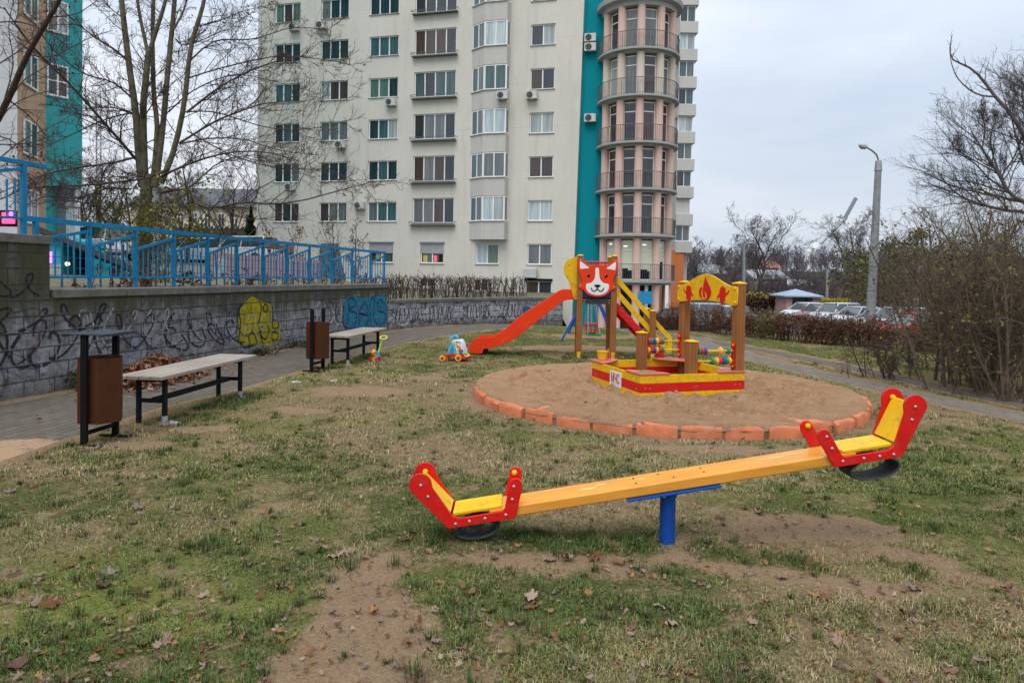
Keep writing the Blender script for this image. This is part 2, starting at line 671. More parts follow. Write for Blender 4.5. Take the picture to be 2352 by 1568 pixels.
def ground_mat():
    m, n, b = nodes('lawn soil and moss')
    v = objvec(n)
    ad = n.nodes.new('ShaderNodeAttribute')
    ad.attribute_name = 'dirt'
    ag = n.nodes.new('ShaderNodeAttribute')
    ag.attribute_name = 'green'
    am = n.nodes.new('ShaderNodeAttribute')
    am.attribute_name = 'moss'
    n1 = noise(n, 9, 6, 0.65, v)
    n2 = noise(n, 55, 5, 0.7, v)
    n3 = noise(n, 170, 3, 0.6, v)
    dirtc = ramp(n, n2, (0.25, (0.140, 0.088, 0.046)), (0.52, (0.290, 0.192, 0.106)), (0.78, (0.42, 0.30, 0.18)))
    dirtc = mixc(n, ramp(n, noise(n, 2.2, 5, 0.7, v), (0.35, 0.35), (0.65, 0.0)), dirtc, (0.17, 0.105, 0.065))
    dirtc = mixc(n, 0.35, dirtc, ramp(n, n3, (0.3, (0.11, 0.075, 0.05)), (0.7, (0.40, 0.30, 0.21))))
    straw = ramp(n, n2, (0.28, (0.075, 0.054, 0.028)), (0.72, (0.32, 0.24, 0.135)))
    green = ramp(n, n2, (0.28, (0.028, 0.033, 0.011)), (0.72, (0.155, 0.160, 0.060)))
    moss = ramp(n, n2, (0.28, (0.075, 0.095, 0.016)), (0.72, (0.235, 0.245, 0.075)))
    gf = nd(n, 'ShaderNodeMath', operation='ADD')
    n.links.new(ag.outputs['Fac'], gf.inputs[0])
    sb = nd(n, 'ShaderNodeMath', operation='MULTIPLY_ADD')
    n.links.new(n1, sb.inputs[0])
    sb.inputs[1].default_value = 1.0
    sb.inputs[2].default_value = -0.5
    n.links.new(sb.outputs[0], gf.inputs[1])
    c = mixc(n, ramp(n, gf.outputs[0], (0.3, 0.0), (0.62, 1.0)), straw, green)
    c = mixc(n, am.outputs['Fac'], c, moss)
    df = nd(n, 'ShaderNodeMath', operation='ADD')
    n.links.new(ad.outputs['Fac'], df.inputs[0])
    sb2 = nd(n, 'ShaderNodeMath', operation='MULTIPLY_ADD')
    n.links.new(noise(n, 11, 8, 0.78, v), sb2.inputs[0])
    sb2.inputs[1].default_value = 2.0
    sb2.inputs[2].default_value = -1.02
    n.links.new(sb2.outputs[0], df.inputs[1])
    c = mixc(n, ramp(n, df.outputs[0], (0.28, 0.0), (0.6, 1.0)), c, dirtc)
    aw = n.nodes.new('ShaderNodeAttribute')
    aw.attribute_name = 'wild'
    c = mixc(n, aw.outputs['Fac'], c, ramp(n, noise(n, 0.4, 5, 0.6, v), (0.3, (0.045, 0.036, 0.030)), (0.7, (0.095, 0.075, 0.060))))
    # tiny litter specks
    sp = ramp(n, noise(n, 90, 2, 0.5, v), (0.70, 0.0), (0.74, 0.6))
    c = mixc(n, sp, c, (0.17, 0.10, 0.065))
    n.links.new(c, b.inputs['Base Color'])
    b.inputs['Roughness'].default_value = 1.0
    b.inputs['Specular IOR Level'].default_value = 0.0
    bumpn(n, b, n2, 0.9, 0.025)
    return m


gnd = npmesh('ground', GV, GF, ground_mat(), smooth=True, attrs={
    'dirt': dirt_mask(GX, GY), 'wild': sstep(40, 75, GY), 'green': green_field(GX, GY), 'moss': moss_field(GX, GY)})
tag(gnd, 'worn autumn lawn with bare soil patches round the play equipment', 'ground', kind='structure')

# ------------------------------------------------------------------ paths


def paver_mat(name, lo, hi, joint, sand):
    m, n, b = nodes(name)
    uv = n.nodes.new('ShaderNodeUVMap')
    br = nd(n, 'ShaderNodeTexBrick', Scale=1.0)
    br.offset = 0.5
    n.links.new(uv.outputs[0], br.inputs['Vector'])
    br.inputs['Color1'].default_value = (*lo, 1)
    br.inputs['Color2'].default_value = (*hi, 1)
    br.inputs['Mortar'].default_value = (*joint, 1)
    br.inputs['Mortar Size'].default_value = 0.008
    br.inputs['Mortar Smooth'].default_value = 0.3
    br.inputs['Brick Width'].default_value = 0.21
    br.inputs['Row Height'].default_value = 0.105
    v = objvec(n)
    c = mixc(n, ramp(n, noise(n, 2.2, 6, 0.7, v), (0.3, 0.25), (0.75, 0.0)), br.outputs['Color'], (0.07, 0.06, 0.05))
    c = mixc(n, ramp(n, noise(n, 40, 4, 0.7, v), (0.3, 0.5), (0.7, 0.0)), c, tuple(x * 0.75 for x in lo))
    a = n.nodes.new('ShaderNodeAttribute')
    a.attribute_name = 'sand'
    sn = nd(n, 'ShaderNodeMath', operation='ADD')
    n.links.new(a.outputs['Fac'], sn.inputs[0])
    k = nd(n, 'ShaderNodeMath', operation='MULTIPLY_ADD')
    n.links.new(noise(n, 5, 7, 0.75, v), k.inputs[0])
    k.inputs[1].default_value = 1.9
    k.inputs[2].default_value = -0.98
    n.links.new(k.outputs[0], sn.inputs[1])
    c = mixc(n, ramp(n, sn.outputs[0], (0.35, 0.0), (0.6, 1.0)), c, sand)
    n.links.new(c, b.inputs['Base Color'])
    b.inputs['Roughness'].default_value = 0.95
    b.inputs['Specular IOR Level'].default_value = 0.08
    bumpn(n, b, br.outputs['Fac'], 0.5, -0.004)
    return m


PAVER = paver_mat('grey pavers', (0.124, 0.106, 0.087), (0.170, 0.146, 0.120), (0.075, 0.064, 0.048), (0.34, 0.225, 0.140))


def strip(name, pl, wl, matl, label, z=0.0, sand=None):
    pts = []
    for k in range(len(pl) - 1):
        n_ = 10
        for j in range(n_):
            t = j / n_
            p0, p1 = pl[max(k - 1, 0)], pl[k]
            p2, p3 = pl[k + 1], pl[min(k + 2, len(pl) - 1)]
            q = [0.5 * (2 * p1[i] + (p2[i] - p0[i]) * t + (2 * p0[i] - 5 * p1[i] + 4 * p2[i] - p3[i]) * t * t + (3 * p1[i] - p0[i] - 3 * p2[i] + p3[i]) * t ** 3) for i in (0, 1)]
            pts.append((q[0], q[1], wl[k] + (wl[k + 1] - wl[k]) * t))
    pts.append((*pl[-1], wl[-1]))
    A = np.array(pts)
    T = np.gradient(A[:, :2], axis=0)
    T /= np.linalg.norm(T, axis=1)[:, None]
    N = np.stack([-T[:, 1], T[:, 0]], 1)
    S = np.concatenate([[0], np.cumsum(np.linalg.norm(np.diff(A[:, :2], axis=0), axis=1))])
    k = 9
    V, UV = [], []
    for i in range(len(A)):
        for j in range(k):
            o = (j / (k - 1) * 2 - 1) * A[i, 2]
            wob = (fbm(S[i], j * 0.3, 1.4, 3, 3) - 0.5) * 0.10 if j in (0, k - 1) else 0
            x, y = A[i, 0] + N[i, 0] * (o + wob), A[i, 1] + N[i, 1] * (o + wob)
            V.append((x, y, float(base_h(x, y)) + z - (0.02 if j in (0, k - 1) else 0) + 0.006 * (1 - abs(j / (k - 1) * 2 - 1))))
            UV.append((S[i], o))
    V = np.array(V)
    id_ = np.arange(len(A) * k).reshape(len(A), k)
    F = np.stack([id_[:-1, :-1].ravel(), id_[1:, :-1].ravel(), id_[1:, 1:].ravel(), id_[:-1, 1:].ravel()], 1)
    # one width of turf and rubble below the rim so that no edge floats
    sa = np.zeros(len(V)) if sand is None else sand(V[:, 0], V[:, 1])
    o = npmesh(name, V, F[:, ::-1], matl, smooth=True, attrs={'sand': sa})
    uvl = o.data.uv_layers.new(name='uv')
    li = np.zeros(len(o.data.loops), np.int32)
    o.data.loops.foreach_get('vertex_index', li)
    uvl.data.foreach_set('uv', np.array(UV, np.float32)[li].ravel())
    return tag(o, label, 'path', kind='structure')


def sand_on_path(X, Y):
    return 0.72 * np.maximum(blob(X, Y, 40, 1030, 0.75, 0.45), 0.6 * blob(X, Y, 150, 1060, 0.6, 0.3))


strip('path', PATH_L, PATH_LW, PAVER, 'grey paved footpath curving along the wall and round the playground', sand=sand_on_path)
PAVER2 = paver_mat('pale worn pavers', (0.165, 0.145, 0.122), (0.225, 0.198, 0.168), (0.10, 0.088, 0.066), (0.26, 0.19, 0.125))
strip('path', PATH_R, PATH_RW, PAVER2, 'narrow grey paved strip between two grass verges by the bushes', z=0.004)
strip('path', PATH_B, PATH_BW, PAVER, 'paved way leading to the round tower', z=0.008)

ASPH = mat('asphalt', (0.075, 0.075, 0.078), 0.85, var=0.2, scale=0.6)
mb = MB()
gx = np.linspace(0, 1, 13)
lotc = [(9.0, 33.5), (40, 25.5), (52, 75), (11.5, 80)]
vs, fs = [], []
for j in range(13):
    for i in range(13):
        a = Vector(lotc[0]).lerp(Vector(lotc[1]), gx[i])
        b_ = Vector(lotc[3]).lerp(Vector(lotc[2]), gx[i])
        p = a.lerp(b_, gx[j])
        vs.append((p.x, p.y, gz(p.x, p.y) + 0.035))
for j in range(12):
    for i in range(12):
        fs.append((j * 13 + i, j * 13 + i + 1, (j + 1) * 13 + i + 1, (j + 1) * 13 + i))
mb.add(vs, fs)
tag(mb.build('parking_lot', ASPH, smooth=True), 'grey asphalt car park below the brown hedge', 'car park', kind='structure')

# ------------------------------------------------------------------ sand pit


def sand_mat():
    m, n, b = nodes('damp orange sand')
    v = objvec(n)
    n1 = noise(n, 3.0, 6, 0.7, v)
    n2 = noise(n, 40, 5, 0.7, v)
    c = ramp(n, n1, (0.3, (0.37, 0.212, 0.115)), (0.55, (0.53, 0.325, 0.185)), (0.75, (0.62, 0.41, 0.26)))
    c = mixc(n, 0.5, c, ramp(n, n2, (0.3, (0.33, 0.19, 0.102)), (0.7, (0.60, 0.385, 0.23))))
    c = mixc(n, ramp(n, noise(n, 4.5, 6, 0.72, v, 0.6), (0.54, 0.0), (0.68, 0.5)), c, (0.22, 0.125, 0.068))
    c = mixc(n, ramp(n, noise(n, 60, 3, 0.6, v), (0.62, 0.0), (0.70, 0.6)), c, (0.16, 0.09, 0.05))
    sp = ramp(n, noise(n, 22, 3, 0.5, v), (0.70, 0.0), (0.75, 0.7))
    c = mixc(n, sp, c, (0.10, 0.07, 0.045))
    n.links.new(c, b.inputs['Base Color'])
    b.inputs['Roughness'].default_value = 1.0
    b.inputs['Specular IOR Level'].default_value = 0.0
    bumpn(n, b, noise(n, 18, 8, 0.78, v), 1.0, 0.08)
    return m


SANDM = sand_mat()
nr, na = 130, 520
rr = np.linspace(0.02, PITR - 0.015, nr)
aa = np.linspace(0, 2 * np.pi, na, endpoint=False)
RR, AA = np.meshgrid(rr, aa)
SX, SY = PITC[0] + RR * np.cos(AA), PITC[1] + RR * np.sin(AA)


def sand_h(X, Y):
    dx, dy = X - PITC[0], Y - PITC[1]
    r = np.hypot(dx, dy)
    front = sstep(0.9, -0.9, 0) if False else 1 - sstep(-1.8, 1.2, dy)
    inner = 0.082 + 0.030 * front
    rim = 0.136 + 0.024 * (fbm(X, Y, 2.2, 3, 41) - 0.42)
    t = sstep(2.02, 2.12, r + 0.10 * front)
    h = inner * (1 - t) + rim * t
    h = h - 0.06 * sstep(PITR - 0.055, PITR - 0.02, r + (fbm(X, Y, 6, 3, 45) - 0.5) * 0.05)
    h = h + (fbm(X, Y, 2.0, 3, 42) - 0.5) * 0.07 * (1 - t) + (fbm(X, Y, 5.5, 3, 43) - 0.5) * 0.10 * (1 - 0.86 * t) - 0.035 * sstep(0.60, 0.70, vnoise(X, Y, 4.2, 46)) * (1 - t) + (fbm(X, Y, 22, 2, 44) - 0.5) * 0.016
    sh = h * 0
    for (cx_, cy_, r_, d_) in DENTS:
        q = ((X - cx_) ** 2 + (Y - cy_) ** 2) / r_ ** 2
        sh = sh - d_ * np.exp(-q * 1.6) + d_ * 0.45 * np.exp(-(np.sqrt(q) - 1.35) ** 2 * 6)
    return h + sh * (1 - t) * (1 - sstep(1.9, 2.1, r))


rgd = np.random.default_rng(4)
DENTS = [(PITC[0] + rr_ * math.cos(a_), PITC[1] + rr_ * math.sin(a_), rgd.uniform(0.045, 0.11), rgd.uniform(0.02, 0.055)) for rr_, a_ in zip(2.0 * np.sqrt(rgd.random(420)), rgd.random(420) * 6.283)]
SZ = sand_h(SX, SY)
sid = np.arange(nr * na).reshape(na, nr)
sn_ = np.roll(sid, -1, axis=0)
SF = np.stack([sid[:, :-1].ravel(), sid[:, 1:].ravel(), sn_[:, 1:].ravel(), sn_[:, :-1].ravel()], 1)
tag(npmesh('sand', np.stack([SX.ravel(), SY.ravel(), SZ.ravel()], 1), SF, SANDM, smooth=True),
    'trampled orange sand filling the round pit', 'sand', kind='structure')

KERB = mat('faded orange painted concrete', (0.52, 0.150, 0.060), 0.8, var=0.25, scale=5, bump=0.5, bscale=45, dirt=0.85, dcol=(0.33, 0.21, 0.13))
kerb = thing('sandpit_kerb', 'low round kerb of chipped orange concrete blocks holding the sand pit', 'kerb', (PITC[0], PITC[1], 0))
NK = 36
mb = MB()
mb.lathe([(2.14, -0.05), (2.14, 0.10), (PITR - 0.035, 0.102), (PITR - 0.022, 0.07), (PITR - 0.020, -0.05)], (0, 0, 0), n=96)
mb.build('joint_fill', mat('packed joint soil', (0.17, 0.115, 0.07), 0.95, var=0.3, scale=14, bump=0.6, bscale=50, spec=0.05), kerb, local=True, smooth=True)
for k in range(NK):
    a0 = 2 * math.pi * (k + 0.045 + random.uniform(-0.02, 0.02)) / NK - math.pi / 2 + 0.03
    a1 = 2 * math.pi * (k + 0.955 + random.uniform(-0.02, 0.02)) / NK - math.pi / 2 + 0.03
    dz, dr = random.uniform(-0.022, 0.010), random.uniform(-0.025, 0.02)
    mb = MB()
    vs, n_ = [], 5
    prof = [(PITR + dr, -0.05), (PITR + 0.004 + dr, 0.088 + dz), (PITR - 0.016 + dr, 0.120 + dz), (PITR - 0.045 + dr, 0.127 + dz), (2.12 + dr, 0.125 + dz), (2.09 + dr, 0.108 + dz), (2.08 + dr, -0.05)]
    for i in range(n_):
        a = a0 + (a1 - a0) * i / (n_ - 1)
        for r_, z_ in prof:
            if i in (0, n_ - 1):
                z_ = z_ - 0.008 if z_ > 0.1 else z_
            rj = r_ + random.uniform(-0.006, 0.006)
            vs.append((rj * math.cos(a), rj * math.sin(a), z_ + random.uniform(-0.004, 0.004)))
    q = len(prof)
    fs = [tuple(range(q)), tuple(range(len(vs) - 1, len(vs) - 1 - q, -1))]
    for i in range(n_ - 1):
        for j in range(q):
            j2 = (j + 1) % q
            fs.append((i * q + j, (i + 1) * q + j, (i + 1) * q + j2, i * q + j2))
    mb.add(vs, fs)
    mb.build('kerb_stone', KERB, kerb, local=True, smooth=True)

# ------------------------------------------------------------------ grass blades
GRASSM = attr_mat('grass blade', 0.65)


def blades(n_try, x0, x1, y0, y1, ln, wd, seed, fade=0.0):
    rg = np.random.default_rng(seed)
    # sample denser close to the camera
    u = rg.random(n_try)
    Y = 1.0 / (1.0 / y0 + (1.0 / y1 - 1.0 / y0) * u)
    X = Y * (x0 + (x1 - x0) * rg.random(n_try))
    d = dirt_mask(X, Y)
    g = green_field(X, Y)
    lu = lush_mask(X, Y)
    ms = moss_field(X, Y)
    cl = fbm(X, Y, 6.0, 3, 51)
    pr = np.clip((1 - 1.25 * d) * (0.12 + 1.7 * np.clip(cl - 0.35, 0, 1) + 0.35 * g) + lu * 0.8, 0, 1)
    keep = (rg.random(n_try) < pr) & (path_dist(X, Y) > 0.02 + 0.12 * rg.random(n_try)) & (np.hypot(X - PITC[0], Y - PITC[1]) > PITR + 0.03)
    X, Y, g, lu, ms, cl = X[keep], Y[keep], g[keep], lu[keep], ms[keep], cl[keep]
    n = len(X)
    Z = ground_h(X, Y) - 0.004
    L = ln * (0.40 + 0.9 * rg.random(n) ** 1.5) * (0.55 + 0.9 * np.clip(cl * 1.9 - 0.5, 0, 1)) * (1 + 0.55 * lu) * (1 - 0.35 * ms)
    ang = rg.random(n) * 2 * np.pi
    lean = np.where(rg.random(n) < 0.5, 0.9 + 0.45 * rg.random(n), 0.35 + 0.8 * rg.random(n))
    lean = lean * (1 - 0.4 * lu)
    w = wd * (0.7 + 0.6 * rg.random(n))
    dx, dy = np.cos(ang), np.sin(ang)
    px_, py_ = -dy, dx
    up1, out1 = L * 0.55 * np.cos(lean * 0.5), L * 0.55 * np.sin(lean * 0.5)
    up2, out2 = up1 + L * 0.45 * np.cos(lean * 1.35), out1 + L * 0.45 * np.sin(lean * 1.35)
    V = np.empty((n, 5, 3), np.float32)
    V[:, 0] = np.stack([X - px_ * w / 2, Y - py_ * w / 2, Z], 1)
    V[:, 1] = np.stack([X + px_ * w / 2, Y + py_ * w / 2, Z], 1)
    V[:, 2] = np.stack([X + dx * out1 + px_ * w * 0.4, Y + dy * out1 + py_ * w * 0.4, Z + up1], 1)
    V[:, 3] = np.stack([X + dx * out1 - px_ * w * 0.4, Y + dy * out1 - py_ * w * 0.4, Z + up1], 1)
    V[:, 4] = np.stack([X + dx * out2, Y + dy * out2, np.maximum(Z + up2, Z + 0.003)], 1)
    b = np.arange(n)[:, None] * 5
    F = np.concatenate([b + np.array([[0, 1, 2]]), b + np.array([[0, 2, 3]]), b + np.array([[3, 2, 4]])], 0)
    t = np.clip(g + (rg.random(n) - 0.5) * 0.75, 0, 1)[:, None]
    straw = np.array([0.36, 0.285, 0.155])
    olive = np.array([0.165, 0.172, 0.062])
    green = np.array([0.070, 0.122, 0.030])
    c = np.where(t < 0.5, straw * (1 - 2 * t) + olive * 2 * t, olive * (2 - 2 * t) + green * (2 * t - 1))
    c = c * (1 - 0.6 * ms[:, None]) + np.array([0.215, 0.24, 0.07]) * 0.6 * ms[:, None]
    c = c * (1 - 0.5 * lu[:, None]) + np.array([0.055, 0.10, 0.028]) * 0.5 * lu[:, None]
    c = c * (0.42 + 1.05 * rg.random((n, 1)))
    return V.reshape(-1, 3), F, np.repeat(c, 5, axis=0)


def tufts(n_c, y0, y1, nb, seed):
    rg = np.random.default_rng(seed)
    Y = 1.0 / (1.0 / y0 + (1.0 / y1 - 1.0 / y0) * rg.random(n_c))
    X = Y * (-0.98 + 2.05 * rg.random(n_c))
    ok = (path_dist(X, Y) > 0.05) & (np.hypot(X - PITC[0], Y - PITC[1]) > PITR + 0.04) & (rg.random(n_c) > 0.75 * dirt_mask(X, Y)) & (rg.random(n_c) < 0.25 + green_field(X, Y))
    X, Y = X[ok], Y[ok]
    n_c = len(X)
    sc = np.repeat(0.4 + 0.9 * rg.random(n_c) ** 2, nb)
    cx, cy = np.repeat(X, nb), np.repeat(Y, nb)
    n = len(cx)
    r_ = np.abs(rg.normal(size=n)) * 0.032 * sc
    a = rg.random(n) * 6.283
    x, y = cx + r_ * np.cos(a), cy + r_ * np.sin(a)
    L = (0.035 + 0.045 * rg.random(n)) * sc
    an = a + rg.normal(size=n) * 0.8
    ln = 0.15 + 0.95 * rg.random(n)
    w = 0.0032 * (0.8 + 0.1 * cy)
    z = ground_h(x, y) - 0.004
    dx, dy = np.cos(an), np.sin(an)
    V = np.empty((n, 5, 3), np.float32)
    u1, o1 = L * 0.55 * np.cos(ln * 0.5), L * 0.55 * np.sin(ln * 0.5)
    u2, o2 = u1 + L * 0.45 * np.cos(ln * 1.3), o1 + L * 0.45 * np.sin(ln * 1.3)
    V[:, 0] = np.stack([x + dy * w / 2, y - dx * w / 2, z], 1)
    V[:, 1] = np.stack([x - dy * w / 2, y + dx * w / 2, z], 1)
    V[:, 2] = np.stack([x + dx * o1 - dy * w * .4, y + dy * o1 + dx * w * .4, z + u1], 1)
    V[:, 3] = np.stack([x + dx * o1 + dy * w * .4, y + dy * o1 - dx * w * .4, z + u1], 1)
    V[:, 4] = np.stack([x + dx * o2, y + dy * o2, z + u2], 1)
    b = np.arange(n)[:, None] * 5
    F = np.concatenate([b + np.array([[0, 1, 2]]), b + np.array([[0, 2, 3]]), b + np.array([[3, 2, 4]])], 0)
    c = np.where(rg.random((n, 1)) < 0.2, np.array([[0.20, 0.17, 0.085]]), np.array([[0.055, 0.092, 0.028]])) * (0.7 + 0.6 * rg.random((n, 1)))
    return V.reshape(-1, 3), F, np.repeat(c, 5, axis=0)


parts = [tufts(1150, 1.95, 6.0, 46, 71), tufts(1350, 5.0, 14.0, 30, 72), blades(720000, -1.02, 1.12, 1.9, 5.5, 0.036, 0.0034, 61),
         blades(330000, -0.95, 1.05, 5.0, 10.5, 0.042, 0.0060, 62),
         blades(150000, -0.75, 0.95, 9.5, 21.0, 0.048, 0.012, 63)]
V_, F_, C_ = [], [], []
o_ = 0
for v, f, c in parts:
    V_.append(v)
    F_.append(f + o_)
    C_.append(c)
    o_ += len(v)
tag(npmesh('grass', np.concatenate(V_), np.concatenate(F_), GRASSM, col=np.concatenate(C_)), 'short patchy autumn grass, straw and green, over the lawn', 'grass', kind='stuff')

# ------------------------------------------------------------------ fallen leaves
LEAFM = attr_mat('dry leaf', 0.75)


def leaf_outline(lobes, rg):
    """maple-like outline, unit size"""
    tips = [(-150, 0.42), (-95, 0.78), (-45, 0.95), (0, 1.0), (45, 0.95), (95, 0.78), (150, 0.42)]
    pts = [(0.0, -0.30)]
    for k, (a, r_) in enumerate(tips):
        if k:
            am = (a + tips[k - 1][0]) / 2
            rm = 0.50 + rg.random() * 0.16
            pts.append((rm * math.sin(R(am)), rm * math.cos(R(am))))
        for da, f_ in ((-14, 0.74), (0, 0.82 + 0.2 * rg.random()), (14, 0.74)):
            pts.append((r_ * f_ * math.sin(R(a + da)), r_ * f_ * math.cos(R(a + da))))
    return pts


def leaf_arrays(cx, cy, cz, size, rot, tilt, curl, rg):
    o = leaf_outline(7, rg)
    n = len(o)
    P_ = np.array([(0, 0)] + o) * size * 0.5 * np.array([[1.0, rg.uniform(0.5, 0.95)]]) * (0.85 + 0.3 * rg.random((len(o) + 1, 1)))
    r2 = (P_ ** 2).sum(1) / (size * 0.5) ** 2
    fold = rg.random() * 6.28
    al = P_[:, 0] * math.cos(fold) + P_[:, 1] * math.sin(fold)
    z = curl * size * 0.22 * r2 + (rg.random(n + 1) - 0.35) * size * 0.22 * (0.3 + r2) + 0.16 * np.abs(al) * curl
    P_ = P_ * (1 - 0.28 * curl * np.minimum(r2, 1))[:, None]
    z = z - P_[:, 0] * np.abs(P_[:, 0]) / size * tilt * 2
    ca, sa = math.cos(rot), math.sin(rot)
    X = cx + P_[:, 0] * ca - P_[:, 1] * sa
    Y = cy + P_[:, 0] * sa + P_[:, 1] * ca
    V = np.stack([X, Y, cz + np.maximum(z, -0.004)], 1)
    F = [(0, i + 1, (i + 1) % n + 1) for i in range(n)]
    return V, np.array(F)


LCOL = [(0.17, 0.085, 0.05), (0.20, 0.115, 0.08), (0.23, 0.15, 0.115), (0.14, 0.062, 0.03), (0.27, 0.185, 0.145), (0.18, 0.135, 0.12), (0.10, 0.06, 0.045), (0.24, 0.13, 0.05)]


def one_leaf(px, py, size, col, seed, name='fallen_leaf', label=None, group=None, z=None):
    rg = np.random.default_rng(seed)
    c = G(px, py)
    zz = float(ground_h(c.x, c.y)) + 0.012
    rp = math.hypot(c.x - PITC[0], c.y - PITC[1])
    if rp < PITR:
        zz = float(sand_h(np.array([c.x]), np.array([c.y]))[0]) + 0.012
    V, F = leaf_arrays(c.x, c.y, zz, size, rg.random() * 6.28, rg.random() - 0.5, 0.2 + 0.9 * rg.random(), rg)
    cc = np.array(col) * (0.8 + 0.4 * rg.random((len(V), 1)))
    o = npmesh(name, V, F, LEAFM, col=cc)
    return tag(o, label or 'curled dry brown maple leaf lying on the lawn', 'leaf', group or 'fallen maple leaves on the lawn')


big = [(770, 1283, .16, 4), (800, 1278, .13, 2), (1222, 1382, .13, 4), (322, 1176, .15, 5), (25, 1130, .14, 5), (300, 1208, .12, 6), (125, 1385, .17, 3), (85, 1382, .13, 2),
       (855, 1412, .11, 7), (552, 1072, .14, 4), (155, 1300, .13, 3), (250, 1318, .14, 5), (240, 1350, .11, 6), (1420, 1303, .14, 0), (1365, 1292, .13, 3), (1300, 1295, .15, 4), (1265, 1297, .12, 2),
       (1445, 1455, .11, 0), (1550, 1443, .12, 4), (1925, 1478, .12, 2), (1905, 1385, .16, 3), (1870, 1375, .12, 7), (2085, 1415, .15, 6), (2100, 1360, .16, 5), (1800, 1332, .13, 2), (2060, 1470, .1, 3),
       (1325, 1528, .1, 5), (2180, 1545, .1, 1), (1580, 1550, .09, 0), (40, 1530, .13, 6), (110, 1440, .1, 1), (380, 1475, .1, 2), (470, 1365, .1, 4), (640, 1345, .09, 2), (935, 1240, .12, 3), (1190, 1222, .16, 6),
       (1860, 1300, .1, 3), (2255, 1520, .11, 5), (2310, 1360, .1, 3), (1060, 945, .11, 4), (1480, 1000, .12, 0), (1740, 1180, .14, 1), (1655, 1195, .1, 6), (1240, 1158, .1, 4), (1035, 1080, .1, 3), (1640, 1020, .12, 2),
       (1500, 930, .13, 6), (1690, 938, .1, 6), (1680, 935, .09, 0), (1345, 953, .08, 6), (1262, 868, .1, 5), (1180, 870, .1, 6), (215, 1035, .16, 5), (500, 925, .14, 0), (525, 922, .13, 3), (480, 930, .12, 0), (1140, 1080, .09, 1), (600, 1180, .08, 7)]
for k, (px, py, s_, ci) in enumerate(big):
    one_leaf(px, py, s_, LCOL[ci], 500 + k)
rg0 = np.random.default_rng(99)
k = 0
while k < 150:
    px, py = rg0.uniform(0, 2352), 1568 - 640 * rg0.random() ** 1.3
    if py < 1000 and px > 1000:
        continue
    c = G(px, py)
    if path_dist(np.array([c.x]), np.array([c.y]))[0] < 0.05 or math.hypot(c.x - PITC[0], c.y - PITC[1]) < PITR + 0.05:
        continue
    if px > 800 and rg0.random() < 0.35:
        continue
    one_leaf(px, py, rg0.uniform(0.03, 0.085), LCOL[rg0.integers(0, 8)], 900 + k)
    k += 1


def leaf_heap(name, spots, label, cat, kind=None, cols=LCOL, group=None):
    Vs, Fs, Cs, o = [], [], [], 0
    for k, (x, y, z, s_, tl) in enumerate(spots):
        rg = np.random.default_rng(3000 + k)
        V, F = leaf_arrays(0, 0, 0, s_, rg.random() * 6.28, rg.random() - 0.5, 0.2 + 0.8 * rg.random(), rg)
        a, b = (rg.random() - 0.5) * 2 * tl, (rg.random() - 0.5) * 2 * tl
        M = np.array(Matrix.Rotation(a, 3, 'X') @ Matrix.Rotation(b, 3, 'Y'))
        V = V @ M.T + np.array([x, y, z])
        Vs.append(V)
        Fs.append(F + o)
        o += len(V)
        Cs.append(np.tile(np.array(cols[rg.integers(0, len(cols))]) * (0.7 + 0.6 * rg.random()), (len(V), 1)))
    ob = npmesh(name, np.concatenate(Vs), np.concatenate(Fs), LEAFM, col=np.concatenate(Cs))
    return tag(ob, label, cat, group, kind)


# scattered fine leaf bits nobody would count
sp_ = []
while len(sp_) < 5200:
    y = 1.0 / (1.0 / 2.2 + (1.0 / 15.0 - 1.0 / 2.2) * rg0.random())
    x = y * rg0.uniform(-0.8, 0.85)
    if math.hypot(x - PITC[0], y - PITC[1]) < PITR + 0.05:
        continue
    pdv = path_dist(np.array([x]), np.array([y]))[0]
    if pdv < 0.05 and rg0.random() < 0.85:
        continue
    if x > 0.3 * y and rg0.random() < 0.3:
        continue
    sp_.append((x, y, float(ground_h(x, y)) + 0.014 + (0.03 if pdv < 0.05 else 0), rg0.uniform(0.012, 0.055), 0.6))
leaf_heap('leaf_litter', sp_, 'small bits of brown leaf scattered over the grass', 'leaf litter', 'stuff')

# raked heap of leaves against the wall
hp = []
for k in range(950):
    a, r_ = rg0.random() * 6.28, rg0.random() ** 0.6
    x, y = -4.98 + 0.50 * r_ * math.cos(a) + 0.12 * r_ * math.sin(a), 9.6 + 0.95 * r_ * math.sin(a)
    z = 0.34 * max(0, 1 - r_ ** 1.2) * (0.5 + 0.5 * rg0.random() ** 0.4) + 0.02
    hp.append((x, y, z, rg0.uniform(0.08, 0.17), 0.9))
for k in range(130):
    x, y = -4.85 + rg0.normal() * 0.26, 9.7 + rg0.normal() * 1.0
    hp.append((x, y, 0.03, rg0.uniform(0.08, 0.15), 0.5))
HC = [(0.20, 0.085, 0.045), (0.27, 0.13, 0.075), (0.15, 0.055, 0.028), (0.33, 0.20, 0.14), (0.24, 0.095, 0.04), (0.10, 0.045, 0.03)]
leaf_heap('leaf_pile', hp, 'raked heap of brown maple leaves against the graffiti wall behind the bench', 'leaf pile', cols=HC)

